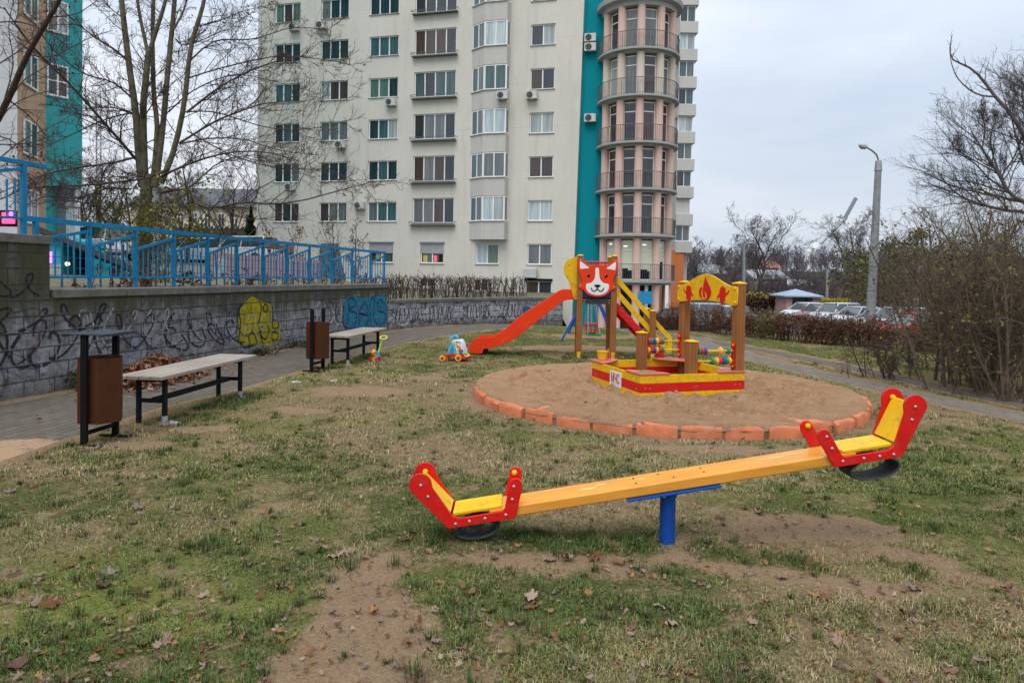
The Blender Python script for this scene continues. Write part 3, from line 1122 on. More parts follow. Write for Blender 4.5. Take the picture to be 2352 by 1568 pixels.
# litter
PAPER = mat('crumpled paper', (0.40, 0.40, 0.42), 0.8, var=0.3, scale=40)
for px, py, s_, lb in ((677, 879, 0.10, 'crumpled white paper scrap beside the paved path'), (768, 877, 0.07, 'small white paper scrap on bare soil past the farther bench'), (768, 900, 0.0, ''), (395, 973, 0.12, 'grey plaster lump at the foot of the nearer bench')):
    if not s_:
        continue
    c = G(px, py)
    mb = MB()
    n_ = 9
    ring = [(c.x + s_ * math.cos(2 * math.pi * i / n_) * random.uniform(0.5, 1.1), c.y + s_ * 0.7 * math.sin(2 * math.pi * i / n_) * random.uniform(0.5, 1.1), 0.006 + random.uniform(0, 0.02)) for i in range(n_)]
    mb.add([(c.x, c.y, 0.03)] + ring + [(p[0], p[1], 0.0) for p in ring], [(0, i + 1, (i + 1) % n_ + 1) for i in range(n_)] + [(i + 1, n_ + i + 1, n_ + (i + 1) % n_ + 1, (i + 1) % n_ + 1) for i in range(n_)])
    tag(mb.build('litter_scrap', PAPER), lb, 'litter')
# ------------------------------------------------------------------ seesaw


def arc(cx, cy, r, a0, a1, n=6):
    return [(cx + r * math.cos(R(a0 + (a1 - a0) * i / n)), cy + r * math.sin(R(a0 + (a1 - a0) * i / n))) for i in range(n + 1)]


ss = thing('seesaw', 'orange plank seesaw with red and yellow seats on a blue post', 'seesaw', (0.945, 3.97, 0))
TA = R(10.05)
SU, SV = Vector((math.cos(TA), 0, math.sin(TA))), Vector((-math.sin(TA), 0, math.cos(TA)))
SO = Vector((0.945, 3.97, 0.339))


def S3(u, v, y):
    return SO + SU * u + SV * v + Vector((0, y, 0))


mb = MB()
mb.obox(S3(-1.06, 0.003, -0.105), SU * 2.12, (0, 0.21, 0), SV * 0.062)
mb.build('beam', BEAMW, ss, bevel=0.010, seg=3)
# worn bare streaks are thin flakes of pale primer along the top of the beam
WORN = mat('worn pale primer', (0.70, 0.50, 0.26), 0.7, var=0.25, scale=60)
mb = MB()
for (u, y, l, w) in ((-0.47, -0.01, 0.11, 0.03), (-0.40, 0.03, 0.08, 0.02), (-0.16, 0.02, 0.07, 0.018), (0.62, 0.02, 0.18, 0.022), (0.75, 0.035, 0.14, 0.014)):
    n_ = 14
    pts = [S3(u + l * 0.5 * math.cos(6.283 * i / n_) * random.uniform(0.6, 1.15), 0.0655, y + w * 0.5 * math.sin(6.283 * i / n_) * random.uniform(0.6, 1.2)) for i in range(n_)]
    mb.add(pts, [tuple(range(n_))[::-1]])
mb.build('worn_patch', WORN, ss)
mb = MB()
for u, y in ((-0.2, 0.04), (-0.2, -0.05), (-0.05, 0.05), (0.02, -0.05), (0.2, 0.04), (0.2, -0.04)):
    mb.lathe([(0.006, 0), (0.005, 0.003), (0.0001, 0.004)], S3(u, 0.065, y), SV, 10)
mb.build('bolt', DARKM, ss)

PANEL = [(0, 0), (0.386, 0), (0.452, 0.165)] + arc(0.418, 0.188, 0.036, 0, 170, 8) + [(0.372, 0.17), (0.334, 0.066)] + arc(0.316, 0.066, 0.014, -20, -90, 3) + [(0.075, 0.05), (0.035, 0.068)] + \
        [(-0.052, 0.245)] + arc(-0.118, 0.272, 0.066, -5, 150, 9) + [(-0.186, 0.27), (-0.176, 0.245)]


def seat(sgn, tilt_name):
    sx = 1 if sgn < 0 else -1
    off = -1.302 * sx

    def T(u, v, y):
        return S3(off + u * sx, v, y)
    for y in (-0.125, 0.107):
        mb = MB()
        mb.prism([T(u, v, y) for u, v in PANEL], (0, 0.018, 0))
        mb.build('seat_side', RED, ss, bevel=0.004)
    mb = MB()
    mb.obox(T(0.035, 0.062, -0.104), SU * (0.285 * sx), (0, 0.208, 0), SV * 0.02)
    mb.build('seat_board', YELLOW, ss, bevel=0.006, seg=3)
    d = (S3(-0.105 * sx, 0.262, 0) - S3(0.035 * sx, 0.06, 0))
    mb = MB()
    nrm = d.cross(Vector((0, 1, 0))).normalized() * 0.02
    if nrm.dot(SU) * sx < 0:
        nrm = -nrm
    mb.obox(T(0.012, 0.075, -0.104), d * 1.02, (0, 0.208, 0), nrm)
    mb.build('backrest', YELLOW, ss, bevel=0.006, seg=3)
    mb = MB()
    for u, v in ((0.412, 0.195), (-0.115, 0.285)):
        mb.ball(T(u, v, 0.100), 0.017, 12)
    mb.build('bolt_cap', YELLOW, ss, smooth=True)
    mb = MB()
    for u, v in ((0.405, 0.18), (0.385, 0.11), (-0.115, 0.27), (-0.085, 0.20), (0.045, 0.022), (0.125, 0.024), (0.215, 0.026), (0.335, 0.028)):
        mb.lathe([(0.009, 0), (0.009, 0.003), (0.005, 0.006), (0.0001, 0.007)], T(u, v, -0.125), (0, -1, 0), 12)
    mb.build('screw', STEEL, ss, smooth=True)
    # half buried tyre loop used as a bumper under the seat
    mb = MB()
    k, ring, inn = 36, [], []
    cu, cv = (0.155, -0.050) if sgn < 0 else (0.135, -0.062)
    ra, rb = (0.122, 0.052) if sgn < 0 else (0.145, 0.060)
    prof = [(-0.075, 0.0), (-0.05, 0.010), (0.05, 0.010), (0.075, 0.0), (0.07, -0.010), (0.04, -0.004), (-0.04, -0.004), (-0.07, -0.010)]
    vs, fs = [], []
    for i in range(k):
        a = 2 * math.pi * i / k
        for (yy, rr_) in prof:
            vs.append(T(cu + (ra + rr_) * math.cos(a), cv + (rb + rr_) * math.sin(a), yy))
    q = len(prof)
    for i in range(k):
        for j in range(q):
            fs.append((i * q + j, ((i + 1) % k) * q + j, ((i + 1) % k) * q + (j + 1) % q, i * q + (j + 1) % q))
    mb.add(vs, fs)
    mb.obox(T(cu - 0.03, cv + rb - 0.004, -0.05), SU * (0.06 * sx), (0, 0.1, 0), SV * 0.012)
    mb.build('tyre_bumper', RUBBER, ss, smooth=True)


seat(-1, 'low')
seat(1, 'high')
mb = MB()
mb.obox(S3(-0.27, -0.014, -0.118), SU * 0.54, (0, 0.236, 0), SV * 0.014)
mb.obox(S3(-0.035, -0.06, -0.035), SU * 0.06, (0, 0.07, 0), SV * 0.036)
mb.build('mounting_plate', BLUE, ss, bevel=0.003)
mb = MB()
for u in (-0.2, -0.06, 0.08, 0.22):
    mb.ball(S3(u, -0.016, -0.095), 0.012, 10)
mb.build('bolt_cap', YELLOW, ss, smooth=True)
mb = MB()
mb.lathe([(0.045, -0.05), (0.045, 0.300), (0.040, 0.302)], (0.935, 3.97, 0), n=28)
mb.build('post', BLUE, ss, smooth=True)

# ------------------------------------------------------------------ fire boat sand box
BO = Vector((1.60, 8.37, 0))
BA = R(17)
E1, E2 = Vector((math.cos(BA), math.sin(BA), 0)), Vector((-math.sin(BA), math.cos(BA), 0))
ZU = Vector((0, 0, 1))


def BX(s, t, z):
    return BO + E1 * s + E2 * t + ZU * z


bs = thing('boat_sandbox', 'red and yellow boat shaped sandbox with wooden posts, flame board and bead rails', 'sandbox', tuple(BO))
L_ = 1.5
rows = ((0.030, 0.141, YELLOW), (0.145, 0.253, RED), (0.257, 0.360, YELLOW))
for o_, d_, n_ in ((BX(0, 0, 0), E1, E2), (BX(0, 0.026, 0), E2, E1), (BX(L_ - 0.025, 0.026, 0), E2, E1), (BX(0.026, L_ - 0.025, 0), E1, E2)):
    ln = L_ if d_ is E1 and n_ is E2 and (o_ - BX(0, 0, 0)).length < 0.01 else L_ - 0.052
    for z0, z1, m_ in rows:
        mb = MB()
        mb.obox(o_ + ZU * z0, d_ * ln, n_ * 0.025, ZU * (z1 - z0))
        mb.build('side_board', m_, bs, bevel=0.004)
mb = MB()
for s in (0.07, 0.14, 0.76, 0.80, 1.36, 1.43):
    for z in (0.11, 0.20, 0.31):
        mb.lathe([(0.009, 0), (0.008, 0.003), (0.0001, 0.005)], BX(s, 0, z + random.uniform(-0.012, 0.012)), -E2, 10)
for t in (0.1, 0.55, 1.35):
    for z in (0.18, 0.30):
        mb.lathe([(0.009, 0), (0.008, 0.003), (0.0001, 0.005)], BX(0, t, z), -E1, 10)
mb.build('screw', STEEL, bs, smooth=True)


def square_post(s, w, at, ht, cap=YELLOW, foot=None, root=None):
    """laminated timber post with two shallow grooves per face and a pyramid cap"""
    prof = []
    h = w / 2
    g, gd = w * 0.07, w * 0.06
    for k in range(4):
        a = R(90 * k)
        for (px, py) in ((-h + 0.008, -h), (-w * 0.17 - g, -h), (-w * 0.17, -h + gd), (-w * 0.17 + g, -h), (w * 0.17 - g, -h), (w * 0.17, -h + gd), (w * 0.17 + g, -h), (h - 0.008, -h), (h, -h + 0.008)):
            prof.append((px * math.cos(a) - py * math.sin(a), px * math.sin(a) + py * math.cos(a)))
    mb = MB()
    ux, uy = s
    mb.prism([Vector(at) + ux * p[0] + uy * p[1] for p in prof], ZU * ht)
    mb.build('post', POSTW, root)
    mb = MB()
    c = Vector(at) + ZU * ht
    hw = h + 0.006
    b0 = [c + ux * i * hw + uy * j * hw for i, j in ((-1, -1), (1, -1), (1, 1), (-1, 1))]
    b1 = [p + ZU * 0.016 for p in b0]
    mb.add(b0 + b1 + [c + ZU * 0.036], [(0, 3, 2, 1), (0, 1, 5, 4), (1, 2, 6, 5), (2, 3, 7, 6), (3, 0, 4, 7), (4, 5, 8), (5, 6, 8), (6, 7, 8), (7, 4, 8)])
    mb.build('post_cap', cap, root, bevel=0.003)
    if foot:
        mb = MB()
        for sg in (-1, 1):
            mb.obox(Vector(at) + uy * (sg * (h + 0.003)) - uy * 0.003 - ux * 0.03, ux * 0.06, uy * 0.006, ZU * 0.12)
        mb.ball(Vector(at) - uy * (h + 0.006) + ZU * 0.07, 0.013, 10)
        mb.build('foot_bracket', YELLOW, root, bevel=0.003)


PW = 0.125
for s, t, h_ in ((0.76, 1.42, 0.755), (0.76, 0.09, 0.755), (1.45, 1.41, 1.50), (1.45, 0.09, 1.50)):
    square_post((E1, E2), PW, BX(s, t, 0.0), h_, root=bs)

# curved flame board on the inner faces of the two tall posts
fs_ = 1.45 - PW / 2 - 0.022


def FB(t, z):
    return BX(fs_, t, z)


out = []
N_ = 24
t0, t1 = 0.015, 1.485
for i in range(N_ + 1):
    t = t0 + 0.05 + (t1 - t0 - 0.1) * i / N_
    c = math.cos((i / N_ - 0.5) * 2 * math.pi)
    out.append((t, 1.555 + 0.0825 * c - 0.005))
out += [(t1 - 0.015, 1.46), (t1, 1.43), (t1, 1.255), (t1 - 0.015, 1.228)]
for i in range(N_ + 1):
    t = t1 - 0.05 - (t1 - t0 - 0.1) * i / N_
    out.append((t, 1.215 + 0.05 * math.sin(math.pi * i / N_)))
out += [(t0 + 0.015, 1.228), (t0, 1.255), (t0, 1.43), (t0 + 0.015, 1.46)]
mb = MB()
mb.prism([FB(t, z) for t, z in out], E1 * 0.02)
mb.build('flame_board', YELLOW, bs, bevel=0.005)


def decal(root, name, matl, polys, fn, dv):
    mb = MB()
    for p in polys:
        mb.prism([fn(*q) for q in p], dv)
    return mb.build(name, matl, root, bevel=0.0015, seg=1)


def bez(p, n=8):
    """closed Catmull-Rom through points"""
    o, k = [], len(p)
    for i in range(k):
        p0, p1, p2, p3 = p[i - 1], p[i], p[(i + 1) % k], p[(i + 2) % k]
        for j in range(n):
            t = j / n
            o.append(tuple(0.5 * (2 * p1[a] + (p2[a] - p0[a]) * t + (2 * p0[a] - 5 * p1[a] + 4 * p2[a] - p3[a]) * t * t + (3 * p1[a] - p0[a] - 3 * p2[a] + p3[a]) * t ** 3) for a in (0, 1)))
    return o


dz_ = -E1 * 0.004
# board seen from the sand box side: screen right = smaller t; w runs to the right
FLW = lambda w, z: FB(0.75 - (w if abs(w) > 0.2 else w * 1.45), z)
flame = bez([(0.005, 1.60), (0.035, 1.53), (0.085, 1.45), (0.105, 1.37), (0.075, 1.295), (0.02, 1.265), (-0.05, 1.28), (-0.095, 1.33), (-0.10, 1.40), (-0.06, 1.455), (-0.04, 1.42), (-0.03, 1.48), (-0.015, 1.54)], 5)
decal(bs, 'flame_sign', RED, [flame], FLW, dz_)
tongue = bez([(-0.035, 1.43), (-0.055, 1.36), (-0.035, 1.29), (0.0, 1.275), (0.035, 1.30), (0.03, 1.345), (-0.005, 1.385), (0.015, 1.34), (0.018, 1.305), (-0.005, 1.292), (-0.03, 1.315), (-0.038, 1.36)], 4)
decal(bs, 'flame_sign', YELLOW, [tongue], lambda w, z: FLW(w, z) - E1 * 0.0045, dz_)
# two red helmet and hook shapes
hlm = [(-0.045, 0.10), (0.0, 0.125), (0.045, 0.10), (0.05, 0.03), (0.075, 0.045), (0.105, 0.085), (0.095, 0.03), (0.05, -0.02), (0.04, -0.09), (0.0, -0.125), (-0.045, -0.10), (-0.05, -0.03), (-0.085, -0.055), (-0.095, -0.03), (-0.06, 0.02)]
for w0, mi in ((-0.42, 1), (0.42, -1)):
    decal(bs, 'helmet_sign', RED, [bez([(w0 - p[0] * 1.35 * mi, 1.352 + p[1] * 0.9) for p in hlm], 4)], FLW, dz_)
mb = MB()
for w, z in ((-0.69, 1.44), (-0.69, 1.26), (0.69, 1.44), (0.69, 1.26)):
    mb.lathe([(0.022, 0), (0.02, 0.008), (0.012, 0.014), (0.0001, 0.016)], FLW(w, z), -E1, 14)
mb.build('bolt_cap', YELLOW, bs, smooth=True)


def abacus(t, zz):
    """bead rails between a short and a tall post"""
    sa, sb = 0.76 + PW / 2, 1.45 - PW / 2
    for s, w in ((sa + 0.011, 0.0), (sb - 0.011, 0.0)):
        prof = [(-0.028, 0.42), (0, 0.405), (0.028, 0.42), (0.034, 0.45), (0.024, 0.48), (0.022, 0.65), (0.034, 0.69), (0.03, 0.73), (0, 0.75), (-0.03, 0.73), (-0.034, 0.69), (-0.022, 0.65), (-0.024, 0.48), (-0.034, 0.45)]
        mb = MB()
        mb.prism([BX(s - 0.010, t + p[0] * 1.2, p[1]) for p in bez(prof, 3)], E1 * 0.02)
        mb.build('bead_bracket', RED, bs, bevel=0.003)
        mb = MB()
        for z in (0.435, 0.71):
            mb.ball(BX(s, t - 0.01, z) + (E1 * (0.012 if s == sa + 0.011 else -0.012)), 0.014, 10)
        mb.build('bolt_cap', YELLOW, bs, smooth=True)
    for z, beads in zz:
        mb = MB()
        mb.tube([BX(sa + 0.02, t, z), BX(sb - 0.02, t, z)], 0.013, 12)
        mb.build('bead_rail', YELLOW, bs, smooth=True)
        for s, c in beads:
            mb = MB()
            mb.lathe([(0.014, -0.022), (0.036, -0.021), (0.047, -0.012), (0.049, 0), (0.047, 0.012), (0.036, 0.021), (0.014, 0.022)], BX(s, t, z), E1, 22)
            mb.build('bead', {'r': REDP, 'g': GREENP, 'b': BLUEP, 'y': YELP}[c], bs, smooth=True)


sA = 0.76 + PW / 2 + 0.045
abacus(1.42, ((0.635, [(sA + 0.046 * i, c) for i, c in enumerate('rgbyrg')]), (0.505, [(sA + 0.046 * i, c) for i, c in enumerate('yrbyrg')])))
sB = 1.45 - PW / 2
abacus(0.09, ((0.635, [(sA, 'g'), (sA + 0.046, 'r'), (sA + 0.09, 'b'), (sB - 0.20, 'y'), (sB - 0.085, 'g')]), (0.505, [(sA + 0.20, 'g')] + [(sB - 0.255 + 0.047 * i, c) for i, c in enumerate('yrbgy')])))

# corner seats
for (s, t, a, b) in ((0, 0, 1, 1), (L_, 0, -1, 1), (0, L_, 1, -1), (L_, L_, -1, -1)):
    k = 0.40 if (s, t) != (L_, L_) else 0.52
    pts = [(s - 0.012 * a, t - 0.012 * b), (s + k * a, t - 0.012 * b), (s + k * a, t + 0.05 * b), (s + (k - 0.12) * a, t + 0.20 * b), (s + 0.20 * a, t + (k - 0.12) * b), (s + 0.05 * a, t + k * b), (s - 0.012 * a, t + k * b)]
    mb = MB()
    mb.prism([BX(p[0], p[1], 0.362) for p in pts], ZU * 0.018)
    mb.build('corner_seat', PINKRED, bs, bevel=0.004)
# name plate with red Cyrillic capitals on the left side
mb = MB()
mb.obox(BX(-0.006, 0.86, 0.115), -E2 * 0.34, -E1 * 0.006 * -1, ZU * 0.20)
pl = mb.build('name_plate', WHITE, bs, bevel=0.004)
SIGNRED = mat('sign red', (0.42, 0.03, 0.02), 0.5)


def text_mesh(name, body, size, M, matl, parent, depth=0.002, sx=1.0, bold=0.0):
    cu = bpy.data.curves.new(name, 'FONT')
    cu.body = body
    cu.size = size
    cu.align_x = 'CENTER'
    cu.align_y = 'CENTER'
    cu.extrude = depth
    cu.offset = bold
    to = bpy.data.objects.new(name, cu)
    COL.objects.link(to)
    dg = bpy.context.evaluated_depsgraph_get()
    me = bpy.data.meshes.new_from_object(to.evaluated_get(dg))
    bpy.data.objects.remove(to, do_unlink=True)
    me.transform(Matrix.Diagonal((sx, 1, 1, 1)))
    inv = rootof(parent).matrix_basis.inverted() if parent is not None else Matrix.Identity(4)
    me.transform(inv @ M)
    me.materials.clear()
    me.materials.append(matl)
    return link(name, me, parent)


tm = Matrix.Identity(4)
rx, ry, rz_ = -E2, ZU, -E1
for i in range(3):
    tm[i][0], tm[i][1], tm[i][2] = rx[i], ry[i], rz_[i]
c_ = BX(-0.0085, 0.69, 0.215)
tm[0][3], tm[1][3], tm[2][3] = c_
text_mesh('name_lettering', 'МЧС', 0.18, tm, SIGNRED, pl, 0.0015, 0.62, 0.001)
# sand left lying on the front seat
for s_, t_, k_, nm in ((0.15, 0.12, 0.17, 'sand_heap'), (1.2, 1.4, 0.12, 'sand_heap')):
    mb = MB()
    vs, fs = [BX(s_, t_, 0.41)], []
    for q, (rf, hf) in enumerate(((0.35, 0.404), (0.7, 0.392), (1.0, 0.381))):
        for i in range(14):
            a = 6.283 * i / 14
            r_ = k_ * rf * random.uniform(0.8, 1.1)
            vs.append(BX(s_ + r_ * math.cos(a) * 1.05, t_ + r_ * math.sin(a) * 0.55, hf + random.uniform(-0.002, 0.004) * (rf < 1)))
    for i in range(14):
        fs.append((0, 1 + i, 1 + (i + 1) % 14))
        for q in range(2):
            fs.append((1 + q * 14 + i, 1 + (q + 1) * 14 + i, 1 + (q + 1) * 14 + (i + 1) % 14, 1 + q * 14 + (i + 1) % 14))
    mb.add(vs, fs)
    tag(mb.build(nm, SANDM, smooth=True), 'small heap of sand spilled on the front corner seat of the sandbox' if s_ < 1 else 'thin sand patch on the rear corner seat of the sandbox', 'sand heap')

bk = thing('toy_bucket', 'small yellow toy bucket standing on a sandbox corner seat', 'bucket', tuple(BX(0.13, 1.40, 0.381)))
mb = MB()
mb.lathe([(0.055, 0.0), (0.060, 0.004), (0.082, 0.115), (0.088, 0.118), (0.088, 0.128), (0.079, 0.128), (0.058, 0.012), (0.0001, 0.012)], bk.location, n=28)
mb.build('bucket_body', YELP, bk, smooth=True)
mb = MB()
o_ = Vector(bk.location)
mb.tube([o_ + Vector((0.088 * math.cos(a), 0.02 + 0.088 * math.sin(a) * 0.3, 0.115 - 0.105 * abs(math.sin(a)))) + Vector((0.012, -0.02, 0)) for a in np.linspace(-0.25, -2.0, 9)], 0.006, 8)
mb.tube([o_ + Vector((0.085, 0, 0.118)), o_ + Vector((0.10, -0.02, 0.10)), o_ + Vector((0.097, -0.035, 0.05)), o_ + Vector((0.08, -0.035, 0.02))], 0.010, 8)
mb.build('bucket_handle', REDP, bk, smooth=True)

# ------------------------------------------------------------------ slide tower
tw = thing('slide_tower', 'wooden playground tower with orange slide, dog face board and yellow stair rails', 'slide', (1.66, 13.5, 0))
TU, TV = Vector((math.cos(R(-4)), math.sin(R(-4)), 0)), Vector((math.sin(R(4)), math.cos(R(4)), 0))
TO = Vector((1.315, 13.2, 0))   # front left post
WW, DD = 0.655, 0.80


def TX(u, v, z):
    return TO + TU * u + TV * v + ZU * z


for u, v in ((0, 0), (WW, 0), (0, DD), (WW - 0.02, DD)):
    square_post((TU, TV), 0.115, TX(u, v, 0), 1.965, foot=True, root=tw)
PLYB = mat('dark phenolic deck', (0.030, 0.024, 0.022), 0.5, var=0.2)
mb = MB()
mb.obox(TX(0.06, -0.03, 1.155), TU * (WW - 0.12), TV * (DD + 0.06), ZU * 0.02)
mb.build('deck', DARKM, tw, bevel=0.003)
mb = MB()
mb.obox(TX(0.06, -0.02, 1.045), TU * (WW - 0.12), TV * 0.025, ZU * 0.108)
mb.obox(TX(0.06, DD, 1.045), TU * (WW - 0.12), TV * 0.025, ZU * 0.108)
mb.build('deck_beam', PLYB, tw, bevel=0.003)
mb = MB()
for u in (0.085, WW - 0.085):
    for z in (1.07, 1.12):
        mb.ball(TX(u, -0.022, z), 0.013, 10)
mb.build('bolt_cap', YELLOW, tw, smooth=True)
mb = MB()
mb.obox(TX(0.058, -0.01, 1.18), TU * (WW - 0.116), TV * 0.018, ZU * 0.30)
mb.build('guard_panel', BLUE, tw, bevel=0.004)
mb = MB()
mb.obox(TX(0.058, DD - 0.01, 1.18), TU * (WW - 0.116), TV * 0.018, ZU * 0.45)
mb.build('guard_panel', BLUE, tw, bevel=0.004)
mb = MB()
mb.tube([TX(0.0, DD, 1.87), TX(WW, DD, 1.87)], 0.017, 12)
mb.tube([TX(0.0, DD, 1.80), TX(WW, DD, 1.80)], 0.010, 12)
for i in range(7):
    mb.tube([TX(0.11 + 0.07 * i, DD, 1.62), TX(0.11 + 0.07 * i, DD, 1.87)], 0.009, 8)
mb.build('back_rail', RED, tw, smooth=True)

# dog face: coordinates taken on the front plane, w to the right, z up, centred on the nose line
FC = WW / 2 + 0.005


def DF(w, z):
    return TX(FC + w, -0.083, z)


# measured on the photograph: 0.00196 m per unit of the enlarged view, nose at 1697, 435
K = 0.00194


def dogp(pts):
    return [((x - 1697) * K, 1.462 - (y - 400) * K) for x, y in pts]


face = [(1508, 170), (1535, 172), (1612, 232), (1650, 229), (1697, 226), (1745, 229), (1785, 232), (1862, 172), (1890, 175), (1893, 235), (1872, 320), (1848, 380), (1868, 432), (1880, 452), (1862, 466), (1838, 470), (1800, 512), (1750, 535), (1697, 541), (1645, 535), (1590, 512), (1555, 470), (1530, 462), (1508, 445), (1522, 430), (1543, 385), (1520, 320), (1503, 240)]
mb = MB()
mb.prism([DF(*p) for p in bez(dogp(face), 3)], TV * 0.018)
fb = mb.build('face_board', ORANGE_RED, tw, bevel=0.004)
dv = -TV * 0.005
mb = MB()
for p in ([(1523, 190), (1545, 205), (1578, 230), (1612, 255), (1600, 262), (1560, 265), (1526, 268), (1521, 225)], [(1872, 195), (1850, 208), (1815, 235), (1784, 258), (1800, 266), (1835, 270), (1868, 275), (1874, 230)]):
    mb.prism([DF(*q) for q in bez(dogp(p), 2)], dv)
mb.prism([DF(*q) for q in bez(dogp([(1675, 262), (1692, 254), (1708, 262), (1713, 320), (1722, 365), (1755, 402), (1800, 412), (1812, 440), (1795, 485), (1755, 514), (1697, 524), (1640, 514), (1598, 485), (1583, 440), (1595, 412), (1635, 404), (1665, 370), (1674, 320)]), 4)], dv)
mb.build('face_marking', WHITE, fb, bevel=0.0015, seg=1)
mb = MB()
for cx, cy in ((1606, 333), (1779, 335)):
    mb.lathe([(0.032, 0), (0.030, 0.006), (0.0001, 0.008)], DF(*dogp([(cx, cy)])[0]), -TV, 20)
mb.prism([DF(*q) - TV * 0.0055 for q in bez(dogp([(1667, 425), (1697, 420), (1728, 425), (1722, 438), (1697, 452), (1672, 438)]), 4)], dv)
mb.tube([DF(*q) - TV * 0.008 for q in dogp([(1697, 448), (1697, 462)])], 0.007, 8)
for sg in (-1, 1):
    mb.tube([DF(*q) - TV * 0.008 for q in dogp([(1697 + sg * 3, 460), (1697 + sg * 12, 476), (1697 + sg * 30, 486), (1697 + sg * 48, 480), (1697 + sg * 58, 462), (1697 + sg * 60, 452)])], 0.0095, 8)
mb.build('face_feature', BLACKP, fb, smooth=True)
mb = MB()
for cx, cy in ((1600, 325), (1774, 327)):
    mb.lathe([(0.008, 0), (0.0001, 0.003)], DF(*dogp([(cx, cy)])[0]) - TV * 0.007, -TV, 10)
mb.build('eye_glint', WHITE, fb)
mb = MB()
for p in ((1527, 180), (1873, 184), (1533, 435), (1858, 440)):
    mb.ball(DF(*dogp([p])[0]) - TV * 0.002, 0.014, 10)
mb.build('bolt_cap', YELLOW, fb, smooth=True)

# yellow slide guard boards on the left side, one at each post
gp = [(0.02, 1.93), (-0.12, 1.945), (-0.24, 1.90), (-0.30, 1.81), (-0.315, 1.70), (-0.275, 1.58), (-0.20, 1.46), (-0.16, 1.32), (-0.13, 1.18), (-0.09, 1.125), (-0.05, 1.12), (0.02, 1.14)]
for v in (0.065, DD - 0.085):
    mb = MB()
    mb.prism([TX(u, v, z) for u, z in gp], TV * 0.018)
    mb.build('slide_guard', YELLOW, tw, bevel=0.005)
mb = MB()
mb.ball(TX(-0.21, 0.062, 1.80), 0.016, 10)
mb.ball(TX(-0.09, 0.062, 1.20), 0.014, 10)
mb.build('bolt_cap', YELLOW, tw, smooth=True)

# slide sides traced on the near side plane
sp = [(1478, 487), (1330, 486), (1290, 503), (1230, 545), (950, 722), (850, 800), (750, 888), (680, 933), (620, 950), (500, 955), (445, 982), (414, 1040), (415, 1078), (428, 1100), (452, 1109), (545, 1111), (552, 1085), (562, 1066), (640, 1055), (750, 1022), (830, 985), (900, 937), (1050, 820), (1200, 702), (1330, 602), (1380, 586), (1478, 580)]


def slp(x, y):
    px, py = 980 + 0.2344 * x, 551.25 + 0.2344 * y
    r_ = ray(px, py)
    # plane through TO with normal TV, at v = 0.10
    o = TX(0, 0.10, 0)
    t = (o - Vector((0, 0, H))).dot(TV) / r_.dot(TV)
    p = Vector((0, 0, H)) + r_ * t
    q = p - TO
    return q.dot(TU), max(q.z, 0.0)


prof = [slp(*p) for p in sp]
sld = None
for v in (0.085, DD - 0.125):
    mb = MB()
    mb.prism([TX(u, v, z) for u, z in prof], TV * 0.035)
    sld = mb.build('slide_side', ORANGE_RED, tw, bevel=0.006)
# chute bed: follows a line a little above the lower edge
bed = [slp(*p) for p in ((1478, 545), (1340, 560), (1230, 640), (1050, 780), (900, 895), (800, 955), (700, 1000), (600, 1015), (480, 1018), (440, 1050))]
mb = MB()
for (u0, z0), (u1, z1) in zip(bed[:-1], bed[1:]):
    mb.obox(TX(u0, 0.118, z0), TX(u1, 0.118, z1) - TX(u0, 0.118, z0), TV * (DD - 0.24), ZU * 0.012)
mb.build('chute', mat('slide chute steel', (0.30, 0.045, 0.02), 0.3), tw)
mb = MB()
for x, y in ((1440, 570), (1225, 655), (1190, 678), (1010, 805), (980, 828), (750, 988), (780, 968), (515, 1050), (555, 1050)):
    u, z = slp(x, y)
    mb.lathe([(0.009, 0), (0.007, 0.004), (0.0001, 0.005)], TX(u, 0.085, z), -TV, 10)
mb.build('screw', STEEL, tw, smooth=True)
mb = MB()
u, z = slp(560, 1090)
mb.obox(TX(u - 0.06, 0.14, 0), TU * 0.1, TV * 0.42, ZU * 0.10)
mb.build('slide_foot', DARKM, tw)


def stp(x, y, v=0.0):
    """point of the second enlarged view on the plane v"""
    px, py = 1286.25 + 0.2578 * x, 551.25 + 0.2578 * y
    r_ = ray(px, py)
    o = TX(0, v, 0)
    t = (o - Vector((0, 0, H))).dot(TV) / r_.dot(TV)
    q = Vector((0, 0, H)) + r_ * t - TO
    return q.dot(TU), q.z


def bar_poly(root, name, matl, quads, v, th):
    for qd in quads:
        mb = MB()
        mb.prism([TX(*(lambda a: (a[0], v, max(a[1], 0.01)))(stp(x, y, v))) for x, y in qd], TV * th)
        mb.build(name, matl, root, bevel=0.006)


